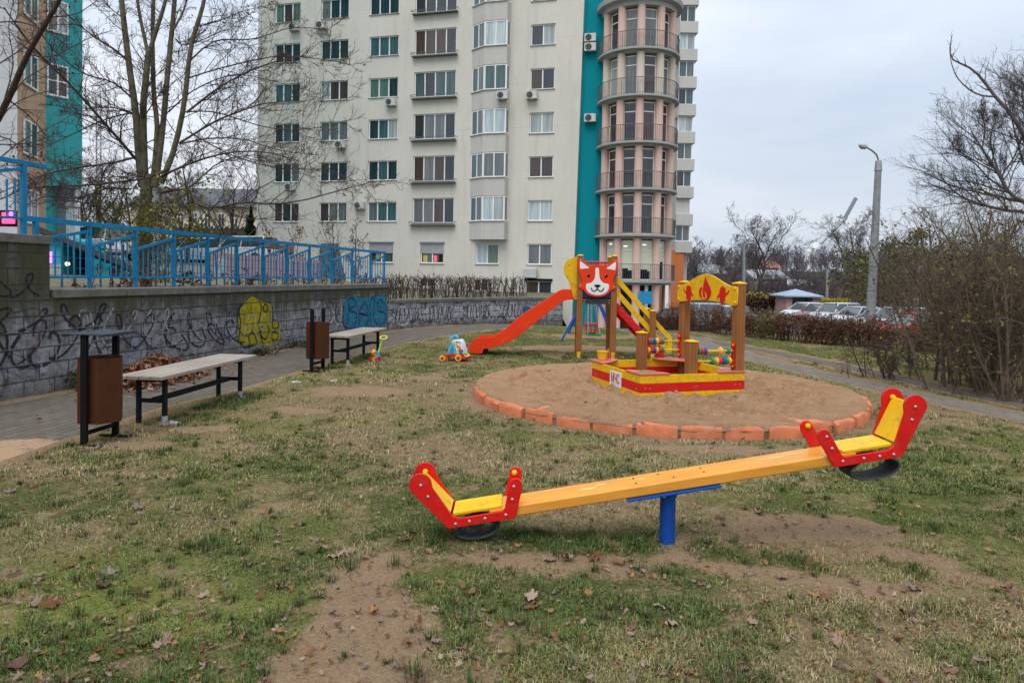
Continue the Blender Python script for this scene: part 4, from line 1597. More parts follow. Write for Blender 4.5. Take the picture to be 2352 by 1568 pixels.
for v in (0.0, DD - 0.1):
    kk = (v, 0.03)
    if v == 0.0:
        bar_poly(tw, 'stair_rail', YELLOW, [[(510, 322), (998, 868), (960, 885), (540, 420), (505, 385)], [(505, 440), (520, 450), (985, 975), (990, 1003), (955, 1005), (520, 520), (505, 505)]], *kk)
        bar_poly(tw, 'stair_rail', YELLOW, [[(962, 868), (1000, 868), (996, 1003), (958, 1003)]], v + 0.002, 0.026)
        bar_poly(tw, 'stair_stringer', RED, [[(505, 555), (530, 575), (740, 805), (960, 1050), (950, 1068), (870, 1066), (700, 850), (505, 640)]], v + 0.034, 0.03)
        mb = MB()
        for i in range(9):
            for dzz in (0, 0.045):
                u, z = stp(545 + 46 * i + 22 * (dzz > 0), 622 + 51 * i + 8 * (dzz > 0), v + 0.03)
                mb.lathe([(0.009, 0), (0.007, 0.004), (0.0001, 0.005)], TX(u, v + 0.034, z), -TV, 10)
        mb.build('screw', STEEL, tw, smooth=True)
    else:
        c0 = [(WW + 0.02, 1.53), (1.75, 0.43), (1.68, 0.40), (WW, 1.38)]
        bar_poly(tw, 'stair_rail', YELLOW, [[(510, 330), (985, 866), (960, 880), (540, 412), (505, 380)], [(505, 448), (520, 458), (970, 970), (960, 995), (520, 512), (505, 498)]], v, 0.03)
        mb = MB()
        mb.prism([TX(u, v + 0.034, z) for u, z in ((WW, 1.10), (1.70, 0.03), (1.55, 0.0), (WW, 0.88))], TV * 0.03)
        mb.build('stair_stringer', RED, tw, bevel=0.005)
for i in range(5):
    z = 0.2 + 0.19 * i
    u = 1.62 - (1.62 - WW) * (z - 0.0) / 1.12
    mb = MB()
    mb.obox(TX(u - 0.07, 0.066, z), TU * 0.15, TV * (DD - 0.135), ZU * 0.022)
    mb.build('stair_tread', PLYB, tw, bevel=0.003)
for v in (-0.075, DD - 0.02):
    square_post((TU, TV), 0.105, TX(1.40, v, 0), 0.93, foot=True, root=tw)

# ------------------------------------------------------------------ swing behind the tower
sw = thing('baby_swing', 'blue framed toddler swing with red cradle and green flat seat behind the tower', 'swing', (1.95, 17.2, 0))
ap0, ap1 = P(1358, 655, 16.9), P(1357.5, 655, 18.6)
mb = MB()
mb.tube([ap0 - (ap1 - ap0) * 0.06, ap1 + (ap1 - ap0) * 0.06], 0.045, 12)
mb.build('swing_beam', BLUE, sw, smooth=True)
for ap, d_, k in ((ap0, 16.6, 1.0), (ap1, 18.9, 0.86)):
    for px in (1289.4, 1409):
        f = G(px, 783.3)
        foot = Vector((ap.x + (f.x - 1.80) * 1.0, d_ - (0.0 if d_ < 17 else 0.0), 0)) if d_ > 17 else Vector((f.x, d_, 0))
        mb = MB()
        mb.tube([foot, ap], 0.026, 12)
        mb.build('swing_leg', BLUE, sw, smooth=True)


def chain(a, b, matl, name, parent):
    mb = MB()
    a, b = Vector(a), Vector(b)
    n = int((b - a).length / 0.035)
    d = (b - a).normalized()
    for i in range(n):
        c = a + (b - a) * ((i + 0.5) / n)
        ax = Vector((1, 0, 0)) if i % 2 else Vector((0, 1, 0))
        mb.torus(c, 0.014, 0.0045, ax, 10, 5)
    return mb.build(name, matl, parent, smooth=True)


CHR = mat('red sleeved chain', (0.45, 0.12, 0.11), 0.5, var=0.3)
d1 = 17.3
hk = [P(1356, 668, d1), P(1359, 668, d1 + 0.1)]
cs = P(1358, 0, d1)
rc = P(1357.5, 752, d1)
bc = thing_c = None
mb = MB()
top, bot = [], []
for i in range(16):
    a = 6.283 * i / 16
    top.append(rc + Vector((0.155 * math.cos(a), 0.13 * math.sin(a), 0.10)))
    bot.append(rc + Vector((0.11 * math.cos(a), 0.10 * math.sin(a), -0.135)))
mb.tube(top, 0.018, 8, closed=True)
for i in range(0, 16):
    if i % 2 == 0:
        mb.tube([top[i], (top[i] + bot[i]) / 2 + (top[i] - rc) * 0.10, bot[i]], 0.011, 6)
cradle = mb.build('cradle_cage', REDP, sw, smooth=True)
mb = MB()
mb.lathe([(0.0001, -0.02), (0.125, -0.018), (0.128, 0.0), (0.12, 0.012), (0.0001, 0.012)], rc + Vector((0, 0, -0.145)), n=20)
mb.build('cradle_seat', BLACKP, sw, smooth=True)
apm = ap0.lerp(ap1, (d1 - ap0.y) / (ap1.y - ap0.y))
for i, m_ in ((0, CHR), (4, CHR), (8, CHR), (12, STEEL)):
    chain(top[i], apm + Vector((0.02 * math.cos(i), 0, -0.05)), m_, 'chain', sw)
gc = P(1364, 771, 16.75)
mb = MB()
n_ = 9
for i in range(n_ - 1):
    x0, x1 = -0.17 + 0.34 * i / (n_ - 1), -0.17 + 0.34 * (i + 1) / (n_ - 1)
    z0, z1 = 0.03 * (x0 / 0.17) ** 2, 0.03 * (x1 / 0.17) ** 2
    mb.obox(gc + Vector((x0, -0.07, z0)), (x1 - x0, 0, z1 - z0), (0, 0.15, 0.0), (0, 0, 0.025))
mb.obox(gc + Vector((-0.17, -0.072, 0.0)), (0.34, 0, 0), (0, 0.02, 0), (0, 0, 0.05))
mb.build('flat_seat', mat('green swing rubber', (0.02, 0.17, 0.05), 0.5), sw, bevel=0.006)
apn = ap0.lerp(ap1, 0.08)
for x in (-0.15, 0.15):
    chain(gc + Vector((x, 0, 0.05)), apn + Vector((x * 0.4, 0, -0.04)), STEEL, 'chain', sw)

# ------------------------------------------------------------------ benches


def bench(loc, rz, label):
    b = thing('park_bench', label, 'bench', loc, rz, 'benches along the paved path')
    W_, Ln = 0.49, 1.95
    for i in range(4):
        mb = MB()
        w = W_ / 4
        mb.obox((-W_ / 2 + w * i + 0.004, -Ln / 2 + random.uniform(-0.006, 0.006), 0.475), (w - 0.008, 0, 0), (0, Ln, 0), (0, 0, 0.036))
        mb.build('seat_plank', BENCHW, b, local=True, bevel=0.005)
    for y in (-0.76, 0.76):
        for x in (-0.14, 0.14):
            mb = MB()
            mb.tube([(x, y, 0.0), (x, y, 0.475)], 0.027, 16)
            mb.build('leg', DARKM, b, local=True, smooth=True)
        mb = MB()
        mb.box(0, y, 0.449, 0.222, 0.05, 0.045)
        mb.build('cross_bar', DARKM, b, local=True, bevel=0.003)
    mb = MB()
    mb.box(-0.0, 0, 0.235, 0.05, 1.46, 0.05)
    mb.box(0, -0.76, 0.235, 0.222, 0.04, 0.04)
    mb.box(0, 0.76, 0.235, 0.222, 0.04, 0.04)
    mb.build('stretcher', DARKM, b, local=True, bevel=0.003)
    for y in (-0.76, 0.76):
        mb = MB()
        mb.tube([(0.14, y, 0.0), (0.14, y, 0.085)], 0.030, 16)
        mb.box(0.14, y, 0.006, 0.11, 0.11, 0.012)
        mb.build('foot', mat('bare galvanised foot', (0.36, 0.37, 0.38), 0.6, 0.3, var=0.3), b, local=True)
    return b


bench((-3.545, 7.64, 0), R(-6), 'long plank bench on dark legs beside the lidded brown bin')
bench((-2.80, 12.35, 0), R(-8), 'long plank bench farther along the path, beside the lidless bin')


def bin_(loc, rz, lid, label):
    b = thing('litter_bin', label, 'litter bin', loc, rz, 'brown litter bins on the path')
    n = 6
    mb = MB()
    r0 = 0.20
    outl = [(r0 * math.cos(R(60 * i)), r0 * math.sin(R(60 * i)) * 0.92) for i in range(6)]
    inn = [(p[0] * 0.96, p[1] * 0.96) for p in outl]
    vs = [(p[0], p[1], 0.19) for p in outl] + [(p[0], p[1], 0.765) for p in outl] + [(p[0], p[1], 0.765) for p in inn] + [(p[0], p[1], 0.21) for p in inn]
    fs = [tuple(range(6))[::-1], tuple(18 + i for i in range(6))]
    for k in range(3):
        for i in range(6):
            j = (i + 1) % 6
            fs.append((k * 6 + i, k * 6 + j, (k + 1) * 6 + j, (k + 1) * 6 + i))
    mb.add(vs, fs)
    mb.build('bucket', BROWN, b, local=True, bevel=0.004)
    for y in (-0.20, 0.20):
        mb = MB()
        mb.box(0, y, 0.49, 0.055, 0.035, 0.98)
        mb.build('post', BLACKP, b, local=True, bevel=0.003)
        mb = MB()
        mb.box(0.0, y, 0.008, 0.30, 0.05, 0.016)
        mb.build('foot_plate', BLACKP, b, local=True, bevel=0.002)
    mb = MB()
    mb.box(0, 0, 0.115, 0.03, 0.365, 0.03)
    mb.build('cross_bar', BLACKP, b, local=True)
    if lid:
        mb = MB()
        mb.box(0.0, 0, 0.985, 0.36, 0.48, 0.010)
        for s in (-1, 1):
            mb.box(0.18 * s, 0, 0.977, 0.012, 0.48, 0.024)
        mb.build('lid', mat('blue black sheet lid', (0.035, 0.045, 0.065), 0.28, 0.3), b, local=True, bevel=0.002)
    else:
        mb = MB()
        mb.box(-0.10, -0.17, 0.985, 0.20, 0.03, 0.008)
        mb.build('lid_bracket', BLACKP, b, local=True)
    mb = MB()
    for i in range(7):
        a = i * 0.9
        mb.ball((0.08 * math.cos(a), 0.07 * math.sin(a), 0.60 + 0.02 * (i % 3)), 0.07, 7, 0.6)
    mb.build('bin_liner', mat('grey bin bag', (0.22, 0.22, 0.24), 0.5), b, local=True)
    return b


bin_((-3.69, 6.13, 0), R(-6), True, 'brown hexagonal litter bin with a flat dark lid, beside the nearer bench')
bin_((-3.10, 10.93, 0), R(-10), False, 'brown hexagonal litter bin without a lid, beside the farther bench')

# ------------------------------------------------------------------ toys
tk = thing('toy_walker', 'colourful baby push walker with yellow wheels standing on the grass', 'toy walker', tuple(G(1035, 830)))
KT = 0.000605
tb = Vector(tk.location)


def TK(x, y, dep=0.0):
    """enlarged view units to the toy: x right, y down from the ground line, depth away"""
    return Vector((tb.x + (x - 705) * KT + dep * 0.35, tb.y + dep, (1255 - y) * KT))


for x, y, r_ in ((450, 1130, 0.052), (925, 1165, 0.060)):
    for dep in (0.0, 0.24):
        mb = MB()
        c = TK(x, y, dep)
        c.z = r_ + 0.004
        mb.lathe([(0.35 * r_, -0.022), (r_ * 0.92, -0.022), (r_, -0.014), (r_, 0.014), (r_ * 0.92, 0.022), (0.35 * r_, 0.022)], c, (0.2, -1, 0), 24)
        w = mb.build('wheel', YELP, tk, smooth=True)
        mb = MB()
        mb.lathe([(0.0001, -0.026), (r_ * 0.52, -0.026), (r_ * 0.56, -0.02), (r_ * 0.56, 0.02), (r_ * 0.52, 0.026), (0.0001, 0.026)], c, (0.2, -1, 0), 20)
        mb.build('hub', REDP, w, smooth=True)
mb = MB()
mb.prism([TK(x, y, 0.0) for x, y in ((500, 1045), (700, 1025), (760, 995), (850, 1030), (960, 1045), (1180, 1110), (1190, 1140), (1140, 1195), (1060, 1195), (1000, 1120), (860, 1105), (620, 1125), (500, 1110))], (0.0875, 0.25, 0))
mb.build('chassis', REDP, tk, bevel=0.01)
mb = MB()
mb.torus(TK(1110, 1068, 0.10), 0.045, 0.012, (0.3, -0.5, 1), 20, 8, sx=1.0)
mb.build('shape_basket', LIME, tk, smooth=True)
mb = MB()
for dep in (0.02, 0.22):
    mb.tube([TK(630, 1030, dep), TK(690, 860, dep), TK(720, 740, dep)], [0.036, 0.03, 0.022], 10)
    mb.tube([TK(830, 1030, dep), TK(780, 880, dep), TK(720, 740, dep)], [0.028, 0.026, 0.022], 10)
    mb.tube([TK(710, 740, dep), TK(675, 640, dep), TK(685, 560, dep), TK(730, 512, 0.06 if dep < 0.1 else 0.18)], [0.022, 0.018, 0.017, 0.017], 10)
mb.tube([TK(730, 512, 0.06), TK(800, 495, 0.12), TK(730, 512, 0.18)], 0.017, 10)
mb.tube([TK(730, 512, 0.06), TK(800, 493, 0.05), TK(870, 520, 0.04), TK(905, 590, 0.04), TK(880, 680, 0.05)], 0.016, 10)
mb.build('frame', CYAN, tk, smooth=True)
mb = MB()
mb.prism([TK(x, y, 0.015) for x, y in ((700, 670), (760, 615), (930, 600), (985, 660), (1030, 800), (1080, 960), (1080, 1040), (830, 1040), (860, 960), (800, 810))], (0.06, 0.19, 0))
bd = mb.build('play_board', mat('white plastic', (0.70, 0.72, 0.74), 0.35), tk, bevel=0.012)
for pts, m_ in (([(770, 660), (800, 645), (825, 700), (835, 750), (800, 760), (775, 720)], YELP), ([(845, 720), (900, 760), (1000, 820), (985, 860), (945, 885), (905, 850), (870, 800)], ORANGEP),
                ([(885, 895), (935, 890), (940, 1035), (890, 1030)], LIME), ([(940, 880), (990, 860), (1040, 1020), (960, 1035)], ORANGEP), ([(845, 650), (865, 650), (880, 700), (860, 705)], DARKM), ([(890, 645), (910, 640), (925, 695), (905, 700)], DARKM), ([(945, 645), (975, 650), (990, 705), (965, 710)], CYAN)):
    mb = MB()
    mb.prism([TK(x, y, 0.013) for x, y in pts], (-0.004, -0.010, 0))
    mb.build('play_button', m_, bd, bevel=0.003)
mb = MB()
mb.torus(TK(1010, 945, 0.005), 0.026, 0.011, (0.2, -1, 0), 18, 8)
mb.build('spinner', BLUEP, bd, smooth=True)

pt = thing('push_toy', 'small giraffe coloured push toy with a lime stick and yellow ring handle', 'push toy', tuple(G(862, 828)))
pb = Vector(pt.location)


def PK(x, y, dep=0.0):
    return Vector((pb.x + (x - 420) * 0.00061, pb.y + dep, (1192 - y) * 0.00061))


mb = MB()
mb.torus(PK(622, 520, 0.10), 0.060, 0.011, (0.0, -0.42, 0.9), 24, 8)
mb.build('ring_handle', mat('light yellow plastic', (0.78, 0.66, 0.03), 0.3), pt, smooth=True)
mb = MB()
mb.tube([PK(490, 960, 0.06), PK(540, 760, 0.08), PK(600, 575, 0.10)], [0.017, 0.015, 0.013], 10)
mb.build('stick', LIME, pt, smooth=True)
mb = MB()
mb.ball(PK(370, 930, 0.0), 0.042, 14, 1.05)
mb.ball(PK(345, 955, -0.03), 0.028, 12)
mb.lathe([(0.026, 0), (0.036, -0.03), (0.045, -0.09), (0.05, -0.14)], PK(385, 985, 0.02), (0, 0, 1), 14)
mb.build('animal_body', YELP, pt, smooth=True)
mb = MB()
PKR = mat('pink red plastic', (0.60, 0.05, 0.08), 0.35)
for dx in (-55, 45):
    mb = MB()
    mb.ball(PK(370 + dx, 850, 0.01), 0.018, 8)
    mb.build('ear', PKR, pt, smooth=True)
mb = MB()
mb.torus(PK(370, 1030, 0.0), 0.032, 0.013, (0, 0, 1), 14, 6)
mb.build('collar', PKR, pt, smooth=True)
for x, dep in ((290, -0.02), (470, -0.03), (300, 0.11), (530, 0.10)):
    mb = MB()
    mb.lathe([(0.0001, -0.016), (0.032, -0.016), (0.034, 0.016), (0.0001, 0.016)], Vector((PK(x, 1140, dep).x, PK(x, 0, dep).y, 0.036)), (0.9, -0.45, 0), 14)
    mb.build('wheel', PKR, pt, smooth=True)
mb = MB()
mb.prism([PK(x, y, 0.03) for x, y in ((440, 920), (510, 920), (530, 1100), (460, 1110), (420, 1010))], (0.0, 0.07, 0))
mb.build('rattle_block', CYAN, pt, bevel=0.008)
# ------------------------------------------------------------------ retaining walls


def block_mat(name, base, paint, paint_lo, paint_hi, line, moss=0.5, line_w=0.02, seedv=0.0):
    """concrete blocks, old white wash, sprayed loops and algae stains, in metres along and up the wall"""
    m, n, b = nodes(name)
    uv = n.nodes.new('ShaderNodeUVMap')
    mpn = nd(n, 'ShaderNodeMapping')
    mpn.inputs['Location'].default_value = (seedv, seedv * 0.37, 0)
    n.links.new(uv.outputs[0], mpn.inputs[0])
    u = mpn.outputs[0]
    sp = n.nodes.new('ShaderNodeSeparateXYZ')
    n.links.new(uv.outputs[0], sp.inputs[0])
    br = nd(n, 'ShaderNodeTexBrick', Scale=1.0)
    nw = nd(n, 'ShaderNodeTexNoise', Scale=2.5, Detail=3.0)
    n.links.new(uv.outputs[0], nw.inputs['Vector'])
    wv = nd(n, 'ShaderNodeVectorMath', operation='MULTIPLY_ADD')
    n.links.new(nw.outputs['Color'], wv.inputs[0])
    wv.inputs[1].default_value = (0.05, 0.03, 0)
    n.links.new(uv.outputs[0], wv.inputs[2])
    n.links.new(wv.outputs[0], br.inputs['Vector'])
    br.inputs['Color1'].default_value = (1, 1, 1, 1)
    br.inputs['Color2'].default_value = (0.80, 0.80, 0.80, 1)
    br.inputs['Mortar'].default_value = (0.30, 0.30, 0.29, 1)
    br.inputs['Mortar Size'].default_value = 0.009
    br.inputs['Brick Width'].default_value = 0.42
    br.inputs['Row Height'].default_value = 0.195
    n1 = noise(n, 3, 6, 0.65, u)
    n2 = noise(n, 30, 5, 0.7, u)
    c = ramp(n, n1, (0.3, tuple(x * 0.65 for x in base)), (0.7, tuple(x * 1.2 for x in base)))
    c = mixc(n, 0.6, c, ramp(n, n2, (0.25, tuple(x * 0.55 for x in base)), (0.75, tuple(x * 1.4 for x in base))))
    # white wash patches, densest at mid height
    hv = nd(n, 'ShaderNodeMapRange')
    hv.inputs['From Min'].default_value = paint_lo
    hv.inputs['From Max'].default_value = paint_hi
    hv.inputs['To Min'].default_value = 0.62
    hv.inputs['To Max'].default_value = -0.15
    n.links.new(sp.outputs['Y'], hv.inputs[0])
    ad = nd(n, 'ShaderNodeMath', operation='ADD')
    n.links.new(hv.outputs[0], ad.inputs[0])
    n.links.new(noise(n, 1.6, 5, 0.62, u, 0.4), ad.inputs[1])
    wash = ramp(n, ad.outputs[0], (0.66, 0.0), (0.92, 0.80))
    wm = nd(n, 'ShaderNodeMath', operation='MULTIPLY')
    n.links.new(wash, wm.inputs[0])
    n.links.new(ramp(n, noise(n, 6, 8, 0.78, u), (0.38, 0.05), (0.60, 1.0)), wm.inputs[1])
    c = mixc(n, wm.outputs[0], c, paint)
    # faded colour clouds
    c = mixc(n, ramp(n, noise(n, 0.9, 3, 0.5, u), (0.62, 0.0), (0.72, 0.35)), c, (0.28, 0.12, 0.11))
    c = mixc(n, ramp(n, noise(n, 1.1, 3, 0.5, mpn.outputs[0], 1.2), (0.63, 0.0), (0.72, 0.35)), c, (0.12, 0.20, 0.33))
    # sprayed looping lines: thin contours of distorted noise
    for sc_, w_, off, col_ in ((1.15, line_w * 0.7, 0.50, line), (1.9, line_w * 0.9, 0.46, tuple(x * 1.3 for x in line)), (1.5, line_w * 0.7, 0.57, (0.03, 0.04, 0.09))):
        nn = noise(n, sc_, 0.6, 0.35, u, 0.5)
        s1 = nd(n, 'ShaderNodeMath', operation='SUBTRACT')
        n.links.new(nn, s1.inputs[0])
        s1.inputs[1].default_value = off
        ab = nd(n, 'ShaderNodeMath', operation='ABSOLUTE')
        n.links.new(s1.outputs[0], ab.inputs[0])
        ln = ramp(n, ab.outputs[0], (w_ * 0.7, 1.0), (w_, 0.0))
        k = nd(n, 'ShaderNodeMath', operation='MULTIPLY')
        n.links.new(ln, k.inputs[0])
        n.links.new(ramp(n, noise(n, 0.8, 2, 0.5, mpn.outputs[0], sc_), (0.42, 0.0), (0.60, 0.6)), k.inputs[1])
        c = mixc(n, k.outputs[0], c, col_)
    c = mixc(n, 1.0, c, br.outputs['Color'], 'MULTIPLY')
    c = mixc(n, 1.0, c, ramp(n, noise(n, 5.5, 8, 0.75, u), (0.30, 0.42), (0.50, 0.85), (0.70, 1.15)), 'MULTIPLY')
    # damp algae runs below the coping
    mv = nd(n, 'ShaderNodeMapping')
    mv.inputs['Scale'].default_value = (5.0, 0.7, 1)
    n.links.new(u, mv.inputs[0])
    hm = nd(n, 'ShaderNodeMapRange')
    hm.inputs['From Min'].default_value = 0.35
    hm.inputs['From Max'].default_value = 1.15
    hm.inputs['To Min'].default_value = -0.22
    hm.inputs['To Max'].default_value = 0.23
    n.links.new(sp.outputs['Y'], hm.inputs[0])
    am = nd(n, 'ShaderNodeMath', operation='ADD')
    n.links.new(hm.outputs[0], am.inputs[0])
    n.links.new(noise(n, 1.0, 5, 0.65, mv.outputs[0]), am.inputs[1])
    c = mixc(n, ramp(n, am.outputs[0], (0.52, 0.0), (0.74, moss)), c, (0.050, 0.052, 0.026))
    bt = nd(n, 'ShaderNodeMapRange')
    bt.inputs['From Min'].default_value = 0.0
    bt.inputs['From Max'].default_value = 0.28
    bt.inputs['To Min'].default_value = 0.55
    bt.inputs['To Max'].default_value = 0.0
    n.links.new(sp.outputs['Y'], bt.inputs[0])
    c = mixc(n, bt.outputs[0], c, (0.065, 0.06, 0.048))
    n.links.new(c, b.inputs['Base Color'])
    b.inputs['Roughness'].default_value = 0.9
    b.inputs['Specular IOR Level'].default_value = 0.2
    inv = nd(n, 'ShaderNodeMath', operation='MULTIPLY_ADD')
    n.links.new(br.outputs['Fac'], inv.inputs[0])
    inv.inputs[1].default_value = -2.0
    n.links.new(n2, inv.inputs[2])
    bumpn(n, b, inv.outputs[0], 0.7, 0.012)
    return m


BLOCK1 = block_mat('old block wall', (0.140, 0.130, 0.114), (0.40, 0.41, 0.45), 0.20, 1.7, (0.022, 0.026, 0.035), 0.85)
BLOCK2 = block_mat('back block wall', (0.15, 0.14, 0.125), (0.52, 0.53, 0.56), 0.25, 1.5, (0.015, 0.016, 0.02), 0.35, 0.030, 11.0)
COPING = mat('mossy concrete coping', (0.125, 0.118, 0.10), 0.9, var=0.3, scale=4, bump=0.5, bscale=40, dirt=0.7, dcol=(0.05, 0.055, 0.028))


def wall_mesh(name, pts, z0, z1, th, matl, parent, u_off=0.0, zt=None):
    """front face with metre UVs; pts run left to right as seen from the front"""
    A = [Vector((p[0], p[1], 0)) for p in pts]
    n = len(A)
    nr_ = []
    for i in range(n):
        t = (A[min(i + 1, n - 1)] - A[max(i - 1, 0)]).normalized()
        nr_.append(Vector((-t.y, t.x, 0)))
    S = [u_off]
    for i in range(1, n):
        S.append(S[-1] + (A[i] - A[i - 1]).length)
    vs, fs, uvs = [], [], []
    for i in range(n):
        b_ = A[i] + nr_[i] * th
        zb = z0 if zt is None else gz(A[i].x, A[i].y) - 0.3
        vs += [(A[i].x, A[i].y, zb), (A[i].x, A[i].y, z1), (b_.x, b_.y, z1), (b_.x, b_.y, zb)]
        uvs += [(S[i], zb), (S[i], z1), (S[i], z1 + th), (S[i], zb)]
    for i in range(n - 1):
        for j in range(3):
            fs.append((i * 4 + j, (i + 1) * 4 + j, (i + 1) * 4 + j + 1, i * 4 + j + 1))
    e0 = len(vs)
    for i in (0, n - 1):
        b_ = A[i] + nr_[i] * th
        for (q, zz, uu) in ((A[i], z0, 0), (A[i], z1, 0), (b_, z1, th), (b_, z0, th)):
            vs.append((q.x, q.y, zz))
            uvs.append((S[i] + uu, zz))
    fs.append((e0, e0 + 1, e0 + 2, e0 + 3))
    fs.append((e0 + 7, e0 + 6, e0 + 5, e0 + 4))
    mb = MB()
    mb.add(vs, fs)
    o = mb.build(name, matl, parent)
    uvl = o.data.uv_layers.new(name='uv')
    for lp in o.data.loops:
        uvl.data[lp.index].uv = uvs[lp.vertex_index]
    return o


def coping_mesh(name, pts, z0, z1, ov, th, parent, jitter=0.004):
    A = [Vector((p[0], p[1], 0)) for p in pts]
    mb = MB()
    for i in range(len(A) - 1):
        t = (A[i + 1] - A[i])
        L = t.length
        t = t.normalized()
        nn = Vector((-t.y, t.x, 0))
        k = max(1, int(round(L / 1.2)))
        for j in range(k):
            a = A[i] + t * (L * j / k + 0.003)
            dz = random.uniform(-jitter, jitter)
            mb.obox(a - nn * (ov + random.uniform(-jitter, jitter)) + ZU * (z0 + dz), t * (L / k - 0.006), nn * (th + 2 * ov), ZU * (z1 - z0))
    return mb.build(name, COPING, parent, bevel=0.012)


WA, WB = Vector((-5.78, 8.54, 0)), Vector((-3.44, 19.17, 0))
WD = (WB - WA).normalized()
WN = Vector((-WD.y, WD.x, 0))      # points behind the wall
WL0 = WA - WD * 6.0
w1 = thing('block_wall', 'long graffiti covered block retaining wall with coping, stepping down past the benches', 'wall', tuple(WA))
hi_end = WA + WD * 0.0
wall_mesh('wall_face', [(WL0.x, WL0.y), (hi_end.x, hi_end.y)], -0.2, 1.85, 0.45, BLOCK1, w1, 0.0)
stp_pts = [WA + WD * (0.004 + 10.88 * i / 6) for i in range(7)]
wall_mesh('wall_face', [(p.x, p.y) for p in stp_pts], -0.2, 1.18, 0.45, BLOCK1, w1, 6.0)
coping_mesh('coping', [(WL0.x, WL0.y), (hi_end.x, hi_end.y)], 1.85, 1.96, 0.03, 0.45, w1)
coping_mesh('coping', [(WA.x + WD.x * 0.036, WA.y + WD.y * 0.036), (WB.x, WB.y)], 1.18, 1.29, 0.03, 0.45, w1)


def WP(u, z, o=0.0):
    """point on the wall front, u metres from the step, o in front of it"""
    return WA + WD * u - WN * o + ZU * z


def u_of(px, py):
    r_ = ray(px, py)
    t = (WA - Vector((0, 0, H))).dot(WN) / r_.dot(WN)
    q = Vector((0, 0, H)) + r_ * t
    return (q - WA).dot(WD), q.z


# sprayed pieces: flat paint films a few millimetres proud of the blocks
GY_ = mat('sprayed yellow', (0.50, 0.43, 0.012), 0.7, var=0.25, scale=12, dirt=0.8, dcol=(0.18, 0.16, 0.10))
GC = mat('sprayed cyan', (0.025, 0.27, 0.40), 0.7, var=0.25, scale=10, dirt=0.7, dcol=(0.13, 0.15, 0.16))
GK = mat('sprayed black', (0.045, 0.047, 0.055), 0.8, var=0.5, scale=14, spec=0.1)
GB = mat('sprayed dark blue', (0.02, 0.05, 0.14), 0.7, var=0.3, scale=20)
GWH = mat('sprayed white', (0.55, 0.56, 0.58), 0.7, var=0.2, scale=12, dirt=0.7, dcol=(0.2, 0.19, 0.17))


def faded(name, col, cover):
    """old spray paint: worn through in spots and missing along the block joints"""
    m, n, b = nodes(name)
    uv = n.nodes.new('ShaderNodeUVMap')
    br = nd(n, 'ShaderNodeTexBrick', Scale=1.0)
    n.links.new(uv.outputs[0], br.inputs['Vector'])
    br.inputs['Color1'].default_value = (1, 1, 1, 1)
    br.inputs['Color2'].default_value = (0.8, 0.8, 0.8, 1)
    br.inputs['Mortar'].default_value = (0, 0, 0, 1)
    br.inputs['Mortar Size'].default_value = 0.010
    br.inputs['Brick Width'].default_value = 0.42
    br.inputs['Row Height'].default_value = 0.195
    nn = noise(n, 9, 8, 0.78, uv.outputs[0])
    c = ramp(n, noise(n, 4, 6, 0.7, uv.outputs[0]), (0.3, tuple(x * 0.55 for x in col)), (0.7, col))
    n.links.new(c, b.inputs['Base Color'])
    a = nd(n, 'ShaderNodeMath', operation='MULTIPLY')
    n.links.new(ramp(n, nn, (cover - 0.07, 0.0), (cover + 0.05, 0.92)), a.inputs[0])
    n.links.new(br.outputs['Color'], a.inputs[1])
    n.links.new(a.outputs[0], b.inputs['Alpha'])
    b.inputs['Roughness'].default_value = 0.9
    b.inputs['Specular IOR Level'].default_value = 0.05
    return m


GY_ = faded('sprayed yellow', (0.46, 0.38, 0.010), 0.40)
GC = faded('sprayed cyan', (0.020, 0.24, 0.38), 0.42)
GB = faded('sprayed dark blue', (0.02, 0.05, 0.14), 0.42)
GK = faded('sprayed black', (0.028, 0.030, 0.036), 0.38)
GWH = faded('sprayed white', (0.52, 0.53, 0.56), 0.46)


def wall_uv(root):
    for o in root.children:
        if not o.name.startswith('graffiti'):
            continue
        uvl = o.data.uv_layers.new(name='uv')
        inv = root.matrix_basis
        for lp in o.data.loops:
            p = inv @ o.data.vertices[lp.vertex_index].co
            q = p - WA
            uvl.data[lp.index].uv = (Vector((q.x, q.y, 0)).dot(WD) + 6.0, p.z) if root.name.startswith('block') else (p.x * 0.9 + p.y * 0.6, p.z)


def ribbon(mb, pts2, w, fn, off, n=6):
    """a smooth painted stroke through 2D points"""
    q = []
    k = len(pts2)
    for i in range(k - 1):
        p0, p1, p2, p3 = pts2[max(i - 1, 0)], pts2[i], pts2[i + 1], pts2[min(i + 2, k - 1)]
        for j in range(n):
            t = j / n
            q.append(tuple(0.5 * (2 * p1[a] + (p2[a] - p0[a]) * t + (2 * p0[a] - 5 * p1[a] + 4 * p2[a] - p3[a]) * t * t + (3 * p1[a] - p0[a] - 3 * p2[a] + p3[a]) * t ** 3) for a in (0, 1)))
    q.append(pts2[-1])
    vs, fs = [], []
    for i, p in enumerate(q):
        a, b_ = q[max(i - 1, 0)], q[min(i + 1, len(q) - 1)]
        dx, dy = b_[0] - a[0], b_[1] - a[1]
        l = math.hypot(dx, dy) or 1
        ww = w * 0.5 * (0.75 + 0.4 * random.random())
        o = off + 0.00004 * i
        vs.append(fn(p[0] - dy / l * ww, p[1] + dx / l * ww, o))
        vs.append(fn(p[0] + dy / l * ww, p[1] - dx / l * ww, o))
    for i in range(len(q) - 1):
        fs.append((2 * i, 2 * i + 1, 2 * i + 3, 2 * i + 2))
    mb.add(vs, fs)


def film(mb, pts2, fn, off):
    mb.add([fn(p[0], p[1], off) for p in pts2], [tuple(range(len(pts2)))[::-1]])


